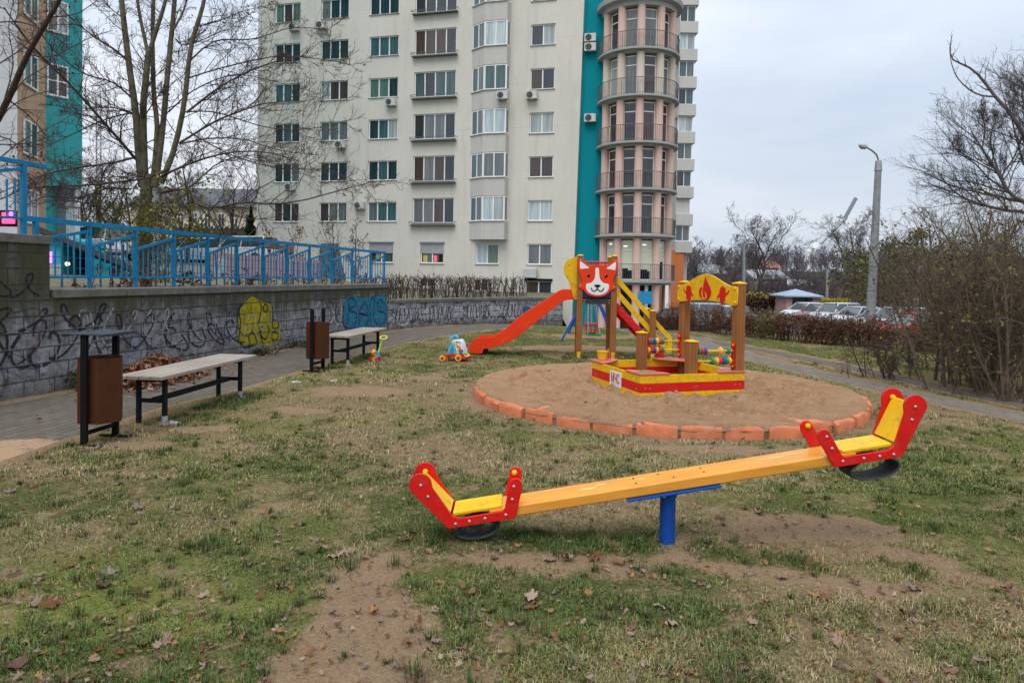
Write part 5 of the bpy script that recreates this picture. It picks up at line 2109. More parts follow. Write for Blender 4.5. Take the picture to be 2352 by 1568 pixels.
fnW = lambda u, z, o: WP(u, z, o)
z7 = lambda x, y: u_of(x * 0.39062, 477.75 + 0.39062 * y)
yp = bez([z7(x, y) for x, y in ((1440, 560), (1480, 520), (1530, 545), (1590, 570), (1600, 660), (1640, 670), (1645, 770), (1590, 810), (1480, 800), (1405, 790), (1400, 680), (1410, 600))], 5)
mb = MB()
film(mb, yp, fnW, 0.004)
mb.build('graffiti', GY_, w1)
mb = MB()
for st in ([(1470, 800), (1460, 750), (1490, 735), (1510, 790)], [(1545, 690), (1530, 740), (1560, 770), (1580, 720), (1565, 680)], [(1600, 660), (1630, 665), (1635, 700), (1605, 705), (1600, 665)], [(1600, 730), (1632, 735), (1628, 775), (1600, 772), (1598, 732)], [(1425, 560), (1405, 600), (1412, 680), (1400, 790)], [(1525, 545), (1535, 600), (1520, 690), (1545, 800)], [(1560, 560), (1575, 590), (1555, 610), (1545, 585), (1562, 562)], [(1410, 790), (1440, 820), (1500, 800)], [(1600, 575), (1605, 660)]):
    ribbon(mb, [z7(*p) for p in st], 0.035, fnW, 0.0055)
mb.build('graffiti', GK, w1)
cp = bez([z7(x, y) for x, y in ((2022, 560), (2060, 520), (2140, 530), (2200, 520), (2265, 518), (2276, 600), (2272, 680), (2180, 697), (2120, 705), (2050, 705), (2020, 650))], 5)
mb = MB()
film(mb, cp, fnW, 0.004)
mb.build('graffiti', GC, w1)
mb = MB()
for st in ([(2035, 690), (2050, 600), (2045, 545), (2075, 530), (2090, 570), (2050, 600), (2095, 620), (2085, 690)], [(2110, 690), (2115, 600), (2150, 560), (2160, 620), (2110, 620), (2165, 640), (2150, 695)], [(2180, 690), (2175, 560), (2200, 530), (2195, 640), (2215, 680)], [(2262, 560), (2230, 540), (2222, 600), (2262, 620), (2260, 670), (2225, 685)], [(2020, 560), (2022, 690), (2100, 708), (2200, 698)]):
    ribbon(mb, [z7(*p) for p in st], 0.045, fnW, 0.0055)
mb.build('graffiti', GB, w1)
rg1 = np.random.default_rng(17)


def tag_letters(mb, u0, u1, z0, z1, w, fn, off, nlet):
    lw = (u1 - u0) / nlet
    for i in range(nlet):
        x0 = u0 + i * lw
        k, ph, tw_ = 13, rg1.random() * 6.28, rg1.uniform(4.5, 9.5)
        ax_, az_ = lw * rg1.uniform(0.22, 0.42), (z1 - z0) * rg1.uniform(0.32, 0.5)
        pts = [(x0 + lw * (0.2 + 0.65 * j / (k - 1)) + ax_ * math.cos(ph + tw_ * j / (k - 1)), (z0 + z1) / 2 + az_ * math.sin(ph * 1.3 + tw_ * 0.8 * j / (k - 1))) for j in range(k)]
        ribbon(mb, pts, w, fn, off + i * 0.0002)


for a, b_, z0, z1, w, m_, k in ((-2.2, -0.1, 1.15, 1.55, 0.022, GK, 5), (-1.9, 0.0, 0.35, 0.95, 0.030, GK, 4), (0.05, 1.4, 0.35, 1.0, 0.030, GK, 3), (1.4, 2.9, 0.3, 0.95, 0.028, GK, 3), (2.9, 4.3, 0.35, 0.9, 0.022, GB, 3), (6.6, 8.0, 0.3, 0.95, 0.05, GWH, 3), (6.6, 8.0, 0.28, 0.98, 0.03, GB, 3), (-4.5, -2.2, 0.4, 1.4, 0.035, GK, 5), (-1.6, 0.2, 0.25, 0.85, 0.038, GK, 4), (0.4, 2.2, 0.5, 1.02, 0.02, GWH, 5), (2.0, 4.0, 0.25, 0.7, 0.032, GK, 4), (-0.9, 1.0, 0.75, 1.1, 0.03, GK, 4), (4.0, 4.9, 0.4, 0.8, 0.02, GWH, 2)):
    mb = MB()
    tag_letters(mb, a, b_, z0, z1, w, fnW, 0.007 if m_ is not GWH else 0.0065, k)
    mb.build('graffiti', m_, w1)

W2P = [(-3.44, 19.05), (-2.57, 20.5), (-1.6, 21.85), (-0.47, 23.0), (0.7, 23.95), (1.85, 24.6)]
w2 = thing('back_wall', 'lower curved block wall at the back scrawled with white and black graffiti', 'wall', (-0.47, 23.0, 0))
wall_mesh('wall_face', W2P, -0.4, 0.73, 0.4, BLOCK2, w2)
coping_mesh('coping', W2P, 0.73, 0.83, 0.03, 0.4, w2)
W2S = [0.0]
for i in range(1, len(W2P)):
    W2S.append(W2S[-1] + math.dist(W2P[i], W2P[i - 1]))


def WQ(u, z, o):
    for i in range(len(W2P) - 1):
        if u <= W2S[i + 1] or i == len(W2P) - 2:
            t = (u - W2S[i]) / (W2S[i + 1] - W2S[i])
            a, b_ = Vector((*W2P[i], 0)), Vector((*W2P[i + 1], 0))
            d = (b_ - a).normalized()
            return a.lerp(b_, t) + Vector((d.y, -d.x, 0)) * (o + 0.004) + ZU * z


for i in range(7):
    u0 = 0.25 + i * 0.82
    mb = MB()
    film(mb, bez([(u0 + 0.4 + 0.42 * math.cos(a) * rg1.uniform(0.8, 1.1), 0.37 + 0.27 * math.sin(a) * rg1.uniform(0.85, 1.15)) for a in np.linspace(0, 6.283, 9)[:-1]], 3), WQ, 0.004)
    mb.build('graffiti', GWH, w2)
    mb = MB()
    tag_letters(mb, u0, u0 + 0.8, 0.10, 0.64, 0.03, WQ, 0.006, 5)
    mb.build('graffiti', GK, w2)
mb = MB()
tag_letters(mb, 6.1, 6.5, 0.12, 0.55, 0.05, WQ, 0.006, 3)
film(mb, [(6.28 + 0.2 * math.cos(a), 0.33 + 0.2 * math.sin(a)) for a in np.linspace(0, 6.283, 15)[:-1]], WQ, 0.004)
mb.build('graffiti', faded('sprayed mid blue', (0.04, 0.15, 0.36), 0.40), w2)

wall_uv(w1)
wall_uv(w2)

# ------------------------------------------------------------------ raised terrace behind the walls
TERM = mat('terrace turf', (0.11, 0.10, 0.06), 0.95, var=0.4, scale=2.0, bump=0.4)
edge = [WA - WD * 6 + WN * 0.40, WA + WN * 0.40, WA + WD * 4 + WN * 0.40, WA + WD * 8 + WN * 0.40, WB + WN * 0.40, WB + WN * 0.42 + WD * 0.05] + [Vector((*p, 0)) + Vector((-0.25, 0.28, 0)) for p in W2P[1:]]
ezs = [1.20, 1.20, 1.20, 1.20, 1.20, 0.78, 0.78, 0.76, 0.75, 0.72, 0.60]
far = [Vector((-90, 10, 0)), Vector((-85, 40, 0)), Vector((-75, 70, 0)), Vector((-60, 95, 0)), Vector((-45, 100, 0)), Vector((-20, 100, 0)), Vector((-19.5, 99, 0)), Vector((-10, 70, 0)), Vector((-6, 55, 0)), Vector((-2, 50, 0)), Vector((3.0, 45.5, 0))]
vs, fs = [], []
K_ = 14
for e, z, f in zip(edge, ezs, far):
    for j in range(K_):
        t = (j / (K_ - 1)) ** 1.6
        p = e.lerp(f, t)
        zz = z + (2.15 - z) * min(1, t * 3) if z > 1 else z + (0.55 - z) * min(1, t * 1.2)
        vs.append((p.x, p.y, zz))
for i in range(len(edge) - 1):
    for j in range(K_ - 1):
        fs.append((i * K_ + j, (i + 1) * K_ + j, (i + 1) * K_ + j + 1, i * K_ + j + 1))
b0 = len(vs)
for j in range(K_):
    p = vs[(len(edge) - 1) * K_ + j]
    vs.append((p[0] + 0.6, p[1], gz(p[0], p[1]) - 0.2))
for j in range(K_ - 1):
    a = (len(edge) - 1) * K_ + j
    fs.append((a, b0 + j, b0 + j + 1, a + 1))
mb = MB()
mb.add(vs, fs)
tag(mb.build('terrace', TERM, smooth=True), 'raised rough ground behind the retaining walls', 'ground', kind='structure')

# ------------------------------------------------------------------ blue ramp fences


def fline(u, off=0.27):
    return WA + WD * u + WN * off


def fence_u(px, py):
    r_ = ray(px, py)
    o = WA + WN * 0.27
    t = (o - Vector((0, 0, H))).dot(WN) / r_.dot(WN)
    return (Vector((0, 0, H)) + r_ * t - o).dot(WD)


f1 = thing('ramp_fence', 'long bright blue railing with slanted rails and thin bars on top of the block wall', 'fence', tuple(fline(0) + ZU * 1.29))
us = [fence_u(px, 600) for px in (206, 311, 399, 477, 544, 605, 659, 711, 762, 809, 852, 883)]
u_st = fence_u(82, 520)
ZT = 2.17


def rail(root, name, p, q, w, h, m_=SKYBLUE):
    mb = MB()
    mb.bar(p, q, w, h)
    return mb.build(name, m_, root, bevel=0.003)


rail(f1, 'top_rail', fline(u_st - 0.15) + ZU * ZT, fline(us[-1] + 0.05) + ZU * (ZT - 0.005), 0.05, 0.066)
rail(f1, 'bottom_rail', fline(0.06) + ZU * 1.44, fline(us[-1]) + ZU * 1.44, 0.03, 0.03)
mb = MB()
p = fline(u_st)
mb.box(p.x, p.y, (1.955 + ZT) / 2 - 0.015, 0.055, 0.055, ZT - 1.955 - 0.03, math.atan2(WD.y, WD.x))
mb.build('post', SKYBLUE, f1, bevel=0.003)
for i, u in enumerate(us):
    p = fline(u)
    mb = MB()
    mb.box(p.x, p.y, (1.28 + ZT - 0.03) / 2, 0.042, 0.042, ZT - 0.03 - 1.28, math.atan2(WD.y, WD.x))
    mb.build('post', SKYBLUE, f1, bevel=0.003)
    ul = us[i - 1] if i else 0.08
    rail(f1, 'slanted_rail', fline(ul + 0.03) + ZU * (1.86 if i else 1.92), fline(u - 0.03) + ZU * 2.07, 0.035, 0.04)
    nb = 8 if i < 11 else 5
    for k in range(nb):
        ub = ul + (u - ul) * (k + 0.6) / (nb + 0.2)
        zt = 1.86 + 0.21 * (ub - ul) / (u - ul)
        q = fline(ub)
        mb = MB()
        mb.box(q.x, q.y, (1.445 + zt) / 2, 0.012, 0.016, zt - 1.445, math.atan2(WD.y, WD.x))
        mb.build('baluster', SKYBLUE, f1)
f2 = thing('upper_fence', 'short blue railing section on the taller wall at the far left', 'fence', tuple(fline(-0.2) + ZU * 1.96))
u_p = fence_u(54, 450)
rail(f2, 'top_rail', fline(-4.0) + ZU * 2.86, fline(u_p + 0.30) + ZU * 2.85, 0.05, 0.055)
rail(f2, 'slanted_rail', fline(u_p - 1.0) + ZU * 2.55, fline(u_p) + ZU * 2.78, 0.035, 0.04)
rail(f2, 'slanted_rail', fline(u_p - 2.0) + ZU * 2.55, fline(u_p - 1.05) + ZU * 2.78, 0.035, 0.04)
rail(f2, 'bottom_rail', fline(-4.0) + ZU * 2.16, fline(u_p) + ZU * 2.16, 0.03, 0.03)
for u in (u_p, u_p - 1.02, u_p - 2.04):
    p = fline(u)
    mb = MB()
    mb.box(p.x, p.y, (1.955 + 2.83) / 2, 0.055, 0.055, 2.83 - 1.955, math.atan2(WD.y, WD.x))
    mb.build('post', SKYBLUE, f2, bevel=0.003)
for k in range(18):
    ub = u_p - 0.11 * (k + 1)
    if abs((u_p - ub) % 1.02) < 0.03:
        continue
    q = fline(ub)
    mb = MB()
    mb.box(q.x, q.y, (2.165 + 2.62) / 2, 0.014, 0.02, 2.62 - 2.165, math.atan2(WD.y, WD.x))
    mb.build('baluster', SKYBLUE, f2)
f3 = thing('wire_fence', 'thin darker blue fence of leaning posts and wires behind the blue railing', 'fence', tuple(fline(0.5, 2.0) + ZU * 1.2))
DKB = mat('faded dark blue paint', (0.006, 0.085, 0.22), 0.6, var=0.2)
for k in range(44):
    u = 0.2 + 0.26 * k
    p = fline(u, 1.9) + ZU * 1.15
    top = p + ZU * (0.92 - 0.006 * k) + WD * random.uniform(-0.09, 0.02)
    mb = MB()
    mb.bar(p, top, 0.022, 0.022)
    mb.build('post', DKB, f3)
for z in (0.45, 0.62, 0.80):
    mb = MB()
    mb.tube([fline(0.2, 1.9) + ZU * (1.15 + z), fline(11.2, 1.9) + ZU * (1.15 + z - 0.2)], 0.006, 5)
    mb.build('wire', DKB, f3)

# ------------------------------------------------------------------ main apartment block
FX = Vector((1.93, 43.86, 0))
FE = Vector((0.969, -0.247, 0)).normalized()
FN = Vector((FE.y, -FE.x, 0))
if FN.y > 0:
    FN = -FN


def ufac(px, py, off=0.0):
    r_ = ray(px, py)
    o = FX + FN * off
    t = (o - Vector((0, 0, H))).dot(FN) / r_.dot(FN)
    q = Vector((0, 0, H)) + r_ * t
    return (q - FX).dot(FE), q.z


def FA(u, z, o=0.0):
    return FX + FE * u + FN * o + ZU * z


def render_mat(name, col, streak=0.35, rough=0.95, joints=False):
    m, n, b = nodes(name)
    v = objvec(n)
    n1 = noise(n, 0.25, 5, 0.6, v)
    n2 = noise(n, 3.5, 6, 0.7, v)
    vs_ = objvec(n, (2.6, 2.6, 0.16))
    st = noise(n, 1.0, 6, 0.68, vs_)
    c = ramp(n, n1, (0.3, tuple(x * 0.90 for x in col)), (0.7, tuple(min(1, x * 1.05) for x in col)))
    c = mixc(n, 0.35, c, ramp(n, n2, (0.3, tuple(x * 0.86 for x in col)), (0.7, tuple(min(1, x * 1.06) for x in col))))
    c = mixc(n, ramp(n, st, (0.52, 0.0), (0.78, streak)), c, tuple(x * 0.62 for x in col))
    if joints:
        sp = n.nodes.new('ShaderNodeSeparateXYZ')
        n.links.new(v, sp.inputs[0])
        fr = nd(n, 'ShaderNodeMath', operation='PINGPONG')
        ofs = nd(n, 'ShaderNodeMath', operation='ADD')
        n.links.new(sp.outputs['Z'], ofs.inputs[0])
        ofs.inputs[1].default_value = 0.55
        n.links.new(ofs.outputs[0], fr.inputs[0])
        fr.inputs[1].default_value = 1.4
        jl = nd(n, 'ShaderNodeMath', operation='MULTIPLY')
        n.links.new(ramp(n, fr.outputs[0], (0.006, 0.55), (0.016, 0.0)), jl.inputs[0])
        n.links.new(ramp(n, noise(n, 0.5, 4, 0.6, v), (0.45, 0.0), (0.6, 1.0)), jl.inputs[1])
        c = mixc(n, jl.outputs[0], c, tuple(x * 0.45 for x in col))
        pt_ = ramp(n, noise(n, 0.55, 2, 0.4, objvec(n, (1, 1, 0.5))), (0.60, 0.0), (0.625, 0.30))
        c = mixc(n, pt_, c, tuple(x * 0.84 for x in col))
    n.links.new(c, b.inputs['Base Color'])
    b.inputs['Roughness'].default_value = rough
    b.inputs['Specular IOR Level'].default_value = 0.08
    bumpn(n, b, noise(n, 9, 5, 0.7, v), 0.2, 0.02)
    return m


CREAM = render_mat('cream render', (0.65, 0.622, 0.555), 0.5, joints=True)
TEAL = render_mat('teal render', (0.006, 0.245, 0.295), 0.2)
TEAL2 = render_mat('bright teal render', (0.050, 0.38, 0.40), 0.5)
GREYR = render_mat('grey beige render', (0.55, 0.53, 0.49), 0.5)
SALMON = render_mat('salmon render', (0.60, 0.42, 0.35), 0.5)
ORNG = render_mat('orange render', (0.60, 0.19, 0.07), 0.35)
PEACH = render_mat('peach render', (0.50, 0.345, 0.235), 0.8)
PINKW = render_mat('dusty pink render', (0.50, 0.31, 0.27), 0.6)
YELLR = render_mat('pale yellow render', (0.64, 0.585, 0.43), 0.4)
FRAMEW = mat('white window frame', (0.82, 0.82, 0.81), 0.4, var=0.04)
SILLM = mat('metal sill', (0.38, 0.37, 0.35), 0.45, 0.2, var=0.2)
RAILM = mat('grey railing', (0.12, 0.125, 0.13), 0.5, 0.3)


def glass(name, col, rough=0.06, sp_=0.6, stripes=False):
    m, n, b = nodes(name)
    v = objvec(n, (9, 9, 0.4))
    c = ramp(n, noise(n, 1.0, 3, 0.5, v), (0.35, tuple(x * 0.72 for x in col)), (0.65, tuple(min(1, x * 1.25) for x in col)))
    n.links.new(c, b.inputs['Base Color'])
    b.inputs['Roughness'].default_value = rough
    b.inputs['Specular IOR Level'].default_value = sp_
    b.inputs['Coat Weight'].default_value = 0.5
    b.inputs['Coat Roughness'].default_value = 0.03
    return m


GL = [glass('dark room glass', (0.022, 0.030, 0.038)), glass('teal curtain glass', (0.050, 0.098, 0.108)), glass('pale curtain glass', (0.33, 0.37, 0.37)),
      glass('grey curtain glass', (0.13, 0.145, 0.15)), glass('brown room glass', (0.055, 0.032, 0.028)), glass('white blind glass', (0.42, 0.50, 0.52)), glass('green blind glass', (0.10, 0.16, 0.13))]


def window(root, fn, u0, u1, z0, z1, npane, cols, rec=0.14, trans=False, sill=True, name='window', tilt=None):
    """frame as the part, glazing and sill as sub-parts; fn(u, z, o) places it"""
    fw, bw = 0.065, 0.075
    mb = MB()

    def q(ua, ub, za, zb, oa, ob, m=mb):
        a, b_, c = fn(ua, za, oa), fn(ub, za, oa), fn(ua, zb, oa)
        d = fn(ua, za, ob)
        m.obox(a, b_ - a, c - a, d - a)
    fo, fi = -rec + 0.05, -rec
    q(u0, u1, z0, z0 + fw, fo, fi)
    q(u0, u1, z1 - fw, z1, fo, fi)
    q(u0, u0 + fw, z0 + fw, z1 - fw, fo, fi)
    q(u1 - fw, u1, z0 + fw, z1 - fw, fo, fi)
    for k in range(1, npane):
        uc = u0 + (u1 - u0) * k / npane
        q(uc - bw / 2, uc + bw / 2, z0 + fw, z1 - fw, fo, fi)
    if trans:
        zt = z0 + (z1 - z0) * trans
        for k in range(npane):
            ua = u0 + (u1 - u0) * k / npane + (fw if k == 0 else bw / 2)
            ub = u0 + (u1 - u0) * (k + 1) / npane - (fw if k == npane - 1 else bw / 2)
            q(ua, ub, zt - 0.03, zt + 0.03, fo, fi)
    w = mb.build(name, FRAMEW, root)
    mg = MB()
    for k in range(npane):
        ua = u0 + (u1 - u0) * k / npane + 0.02
        ub = u0 + (u1 - u0) * (k + 1) / npane - 0.02
        a, b_, c = fn(ua, z0 + 0.02, -rec + 0.02), fn(ub, z0 + 0.02, -rec + 0.02), fn(ua, z1 - 0.02, -rec + 0.02)
        mg.add([a, b_, b_ + (c - a), c], [(0, 1, 2, 3)], k)
    mg.build('pane', [GL[c] for c in cols], w)
    if sill:
        ms = MB()
        a, b_ = fn(u0 - 0.04, z0 - 0.035, 0.07), fn(u1 + 0.04, z0 - 0.035, 0.07)
        ms.obox(a, b_ - a, fn(u0 - 0.04, z0 - 0.035, -rec + 0.03) - a, ZU * 0.03)
        ms.build('sill', SILLM, w)
    return w


ab = thing('apartment_block', 'tall cream apartment block with rows of white framed windows', 'apartment building', tuple(FA(-8, 0.5)))
UL = ufac(590.5, 400)[0]
UR0 = ufac(1313, 762)[0]
UR1 = ufac(1342, 0)[0]
ZB, ZTOP = -1.6, 24.6
colspec = []
for (xa, xb) in ((628, 686), (733, 796), (844, 910.5), (947.5, 1042.5), (0, 0), (1212.5, 1268.5)):
    colspec.append((ufac(xa, 485)[0], ufac(xb, 485)[0]) if xb else None)
FLR = 2.8
holes = []
wins = []
pal = [0, 0, 1, 3, 0, 2, 4, 1, 0, 3, 0, 6]
rgw = np.random.default_rng(5)


def pick(n):
    a = pal[rgw.integers(0, len(pal))]
    return [a if rgw.random() < 0.6 else pal[rgw.integers(0, len(pal))] for _ in range(n)]


fixed = {(2, 1): [3, 1, 1], (2, 2): [0, 1, 0], (2, 3): [0, 1, 2], (2, 4): [6, 6, 0], (2, 5): [1, 1, 1], (3, 1): [3, 3, 4, 0], (3, 2): [4, 3, 4, 0], (3, 3): [0, 3, 3, 0], (3, 4): [1, 0, 1, 1], (3, 5): [4, 4, 4, 0], (5, 1): [5, 5], (5, 2): [4, 4], (5, 3): [2, 2], (5, 4): [4, 0], (5, 5): [0, 2], (0, 1): [4, 0, 4], (0, 2): [0, 0, 3], (1, 1): [4, 3, 3], (5, 0): [3, 3]}
for ci, cs in enumerate(colspec):
    if cs is None:
        continue
    for k in range(0, 8):
        z0 = 2.34 + FLR * k
        z1 = z0 + 1.33
        ua, ub = cs
        npn = {0: 3, 1: 3, 2: 3, 3: 4, 5: 2}[ci]
        if ci == 3:
            z0 -= 0.12
            z1 = z0 + 1.68
        if k == 0:
            if ci in (0, 1):
                continue
            if ci == 2:
                ua, ub, npn = ufac(848, 580)[0], ufac(903, 580)[0], 2
                z0, z1 = 2.34, 3.75
            if ci == 3:
                ua, ub, npn = ufac(965.5, 580)[0], ufac(1019.5, 580)[0], 2
                z0, z1 = 2.34, 3.75
        holes.append((ua, ub, z0, z1))
        wins.append((ci, k, ua, ub, z0, z1, npn))
# bay side ground window and basement lights
gb = (ufac(1093, 580)[0], ufac(1145, 580)[0], 2.34, 3.66)
holes.append(gb)
base_l = [(ufac(1088, 660)[0], ufac(1120, 660)[0], 0.55, 1.35), (ufac(1206, 665)[0], ufac(1267, 665)[0], 0.1, 1.30), (ufac(962, 660)[0], ufac(1000, 660)[0], 0.75, 1.35)]
holes += base_l
sh1 = (ufac(634, 590)[0], ufac(675, 590)[0], 2.2, 3.5)
holes.append(sh1)
ub_ = sorted(set([UL, 99.0] + [h[0] for h in holes] + [h[1] for h in holes]))
zb_ = sorted(set([ZB, ZTOP] + [h[2] for h in holes] + [h[3] for h in holes]))


def uedge(u, z):
    if u == 99.0:
        return UR0 + (UR1 - UR0) * (z + 1.4) / 20.5
    return u


mb = MB()
for i in range(len(ub_) - 1):
    for j in range(len(zb_) - 1):
        uc = (ub_[i] + (ub_[i + 1] if ub_[i + 1] < 90 else UR0)) / 2
        zc = (zb_[j] + zb_[j + 1]) / 2
        if any(h[0] < uc < h[1] and h[2] < zc < h[3] for h in holes):
            continue
        mb.add([FA(uedge(ub_[i], zb_[j]), zb_[j]), FA(uedge(ub_[i + 1], zb_[j]), zb_[j]), FA(uedge(ub_[i + 1], zb_[j + 1]), zb_[j + 1]), FA(uedge(ub_[i], zb_[j + 1]), zb_[j + 1])], [(0, 1, 2, 3)])
for (ua, ub, z0, z1) in holes:
    for a, b_ in (((ua, z0), (ub, z0)), ((ub, z0), (ub, z1)), ((ub, z1), (ua, z1)), ((ua, z1), (ua, z0))):
        mb.add([FA(*a), FA(*b_), FA(*b_, -0.2), FA(*a, -0.2)], [(0, 3, 2, 1)])
    mb.add([FA(ua, z0, -0.2), FA(ub, z0, -0.2), FA(ub, z1, -0.2), FA(ua, z1, -0.2)], [(0, 1, 2, 3)])
DP = -14.0
mb.add([FA(UL, ZB), FA(UL, ZTOP), FA(UL, ZTOP, DP), FA(UL, ZB, DP)], [(0, 1, 2, 3)])
e0, e1 = uedge(99.0, ZB), uedge(99.0, ZTOP)
mb.add([FA(e0, ZB), FA(e1, ZTOP), FA(e1, ZTOP, DP), FA(e0, ZB, DP)], [(3, 2, 1, 0)])
mb.add([FA(UL, ZTOP), FA(e1, ZTOP), FA(e1, ZTOP, DP), FA(UL, ZTOP, DP)], [(0, 1, 2, 3)])
mb.build('facade', CREAM, ab)
mb = MB()
mb.obox(FA(UL - 0.2, ZTOP, 0.25), FE * (e1 - UL + 0.4), -FN * 14.5, ZU * 0.5)
mb.build('roof_parapet', GREYR, ab)
for ci, k, ua, ub, z0, z1, npn in wins:
    cl = fixed.get((ci, k), pick(npn))[:npn]
    while len(cl) < npn:
        cl.append(0)
    window(ab, FA, ua, ub, z0, z1, npn, cl)
window(ab, FA, *gb, 2, [5, 6])
for q in base_l:
    window(ab, FA, *q, 2, [4, 0], sill=False)
mb = MB()
q = base_l[1]
mb.obox(FA(q[0] - 0.05, q[3] - 0.02, 0.05), FE * (q[1] - q[0] + 0.1), -FN * 0.08, ZU * 0.16)
mb.build('lintel', DARKM, ab)
window(ab, FA, *sh1, 1, [6])
SHUT = mat('roller shutter', (0.42, 0.43, 0.45), 0.5, 0.2, var=0.08)
for (ci, k, ua, ub, z0, z1, npn) in wins:
    if k == 0 and ci in (2, 3):
        mb = MB()
        for i in range(12):
            zz = z0 + 0.66 + i * (z1 - z0 - 0.66) / 12
            mb.obox(FA(ua, zz, -0.05), FE * (ub - ua), -FN * 0.03, ZU * ((z1 - z0 - 0.66) / 12 - 0.008))
        mb.obox(FA(ua - 0.06, z1 - 0.04, 0.08), FE * (ub - ua + 0.12), -FN * 0.2, ZU * 0.10)
        mb.build('roller_shutter', SHUT, ab)
# coloured things in the ground floor windows
for (px, py, w_, h_, m_) in ((977, 594, .3, .45, mat('poster yellow', (0.6, 0.45, 0.08), 0.6)), (1000, 594, .22, .42, emit('lit pink sign', (0.8, 0.10, 0.16), 0.5)), (1012, 593, .22, .5, DARKM), (880, 588, .25, .5, mat('poster yellow b', (0.6, 0.42, 0.05), 0.6)), (868, 588, .3, .35, mat('poster green', (0.20, 0.34, 0.12), 0.6))):
    u, z = ufac(px, py, -0.10)
    mb = MB()
    mb.obox(FA(u - w_ / 2, z - h_ / 2, -0.105), FE * w_, -FN * 0.006, ZU * h_)
    mb.build('window_poster', m_, ab)
mb = MB()
mb.obox(FA(sh1[0], 3.0, -0.02), FE * (sh1[1] - sh1[0]), -FN * 0.05, ZU * 0.5)
mb.build('blind', mat('brown blind', (0.20, 0.13, 0.10), 0.7), ab)

# french balcony grilles on the fourth column
ua, ub = colspec[3]
for k in range(1, 8):
    z0 = 2.22 + FLR * k
    mb = MB()
    mb.obox(FA(ua - 0.12, z0 - 0.18, 0.32), FE * (ub - ua + 0.24), -FN * 0.34, ZU * 0.05)
    n_ = 16
    for zz in (0.10, 0.0):
        mb.obox(FA(ua - 0.16, z0 - 0.12 + zz + 0.10, 0.34), FE * (ub - ua + 0.32), -FN * 0.025, ZU * 0.025)
    for i in range(n_ + 1):
        u = ua - 0.14 + (ub - ua + 0.28) * i / n_
        mb.obox(FA(u, z0 - 0.13, 0.335), FE * 0.014, -FN * 0.014, ZU * 0.22)
    for s in (ua - 0.16, ub + 0.14):
        mb.obox(FA(s, z0 + 0.08, 0.34), FE * 0.02, -FN * 0.36, ZU * 0.025)
    mb.build('balcony_grille', RAILM, ab)

# projecting corner bay, glazed between grey spandrels
UB = ufac(1078.8, 500)[0]
bayp = [(0, 0), (1.02, 0.62), (2.52, 0.62), (2.60, 0.0)]


def bay_face(i):
    a, b_ = bayp[i], bayp[i + 1]
    L = math.hypot(b_[0] - a[0], b_[1] - a[1])
    du, do = (b_[0] - a[0]) / L, (b_[1] - a[1]) / L
    nu, no = -do, du

    def fn(s, z, o=0.0):
        return FA(UB + a[0] + du * s + nu * o, z, a[1] + do * s + no * o)
    return fn, L


BAYZ = 3.92
for k in range(0, 8):
    zs0 = BAYZ + FLR * k
    zw0, zw1 = zs0 + 1.20, zs0 + FLR
    mb = MB()
    pts = [FA(UB + p[0], zs0, p[1]) for p in bayp]
    mb.prism(pts, ZU * 1.20)
    mb.build('bay_spandrel', GREYR, ab)
    mb = MB()
    ins = [(0.12, 0.0), (1.06, 0.52), (2.42, 0.52), (2.5, 0.0)]
    mb.prism([FA(UB + p[0], zw0 + 0.001, p[1]) for p in ins], ZU * (FLR - 1.202))
    mb.build('bay_core', DARKM, ab)
    c2 = [5, 5] if k in (2, 4) else ([3, 3] if k == 1 else pick(2))
    if k == 0:
        c2 = [5, 2]
    for i, npn in ((0, 2), (1, 2)):
        fn, L = bay_face(i)
        window(ab, fn, 0.02, L - 0.02, zw0, zw1 - 0.02, npn, c2 if i else [1, 3], rec=0.07, sill=True, name='bay_window')
    fn, L = bay_face(2)
    window(ab, fn, 0.02, L - 0.02, zw0, zw1 - 0.02, 1, [3], rec=0.05, sill=False, name='bay_window')

# teal side wall between facade and tower
mb = MB()
tz0, tz1 = -1.7, 24.2
a0, a1 = uedge(99.0, tz0) + 0.0, uedge(99.0, tz1)
mb.add([FA(a0 - 0.3, tz0, -0.35), FA(a0 + 2.3, tz0, -0.35), FA(a0 + 2.3, tz1, -0.35), FA(a1 - 0.3, tz1, -0.35)], [(0, 1, 2, 3)])
mb.add([FA(a0 + 2.3, tz0, -0.35), FA(a0 + 2.3, tz0, -9), FA(a0 + 2.3, tz1, -9), FA(a0 + 2.3, tz1, -0.35)], [(0, 1, 2, 3)])
mb.build('teal_wall', TEAL, ab)

# air conditioners are boxes anyone could unhook: things of their own
ACW = mat('air conditioner enamel', (0.55, 0.55, 0.53), 0.45, var=0.1, dirt=0.3)


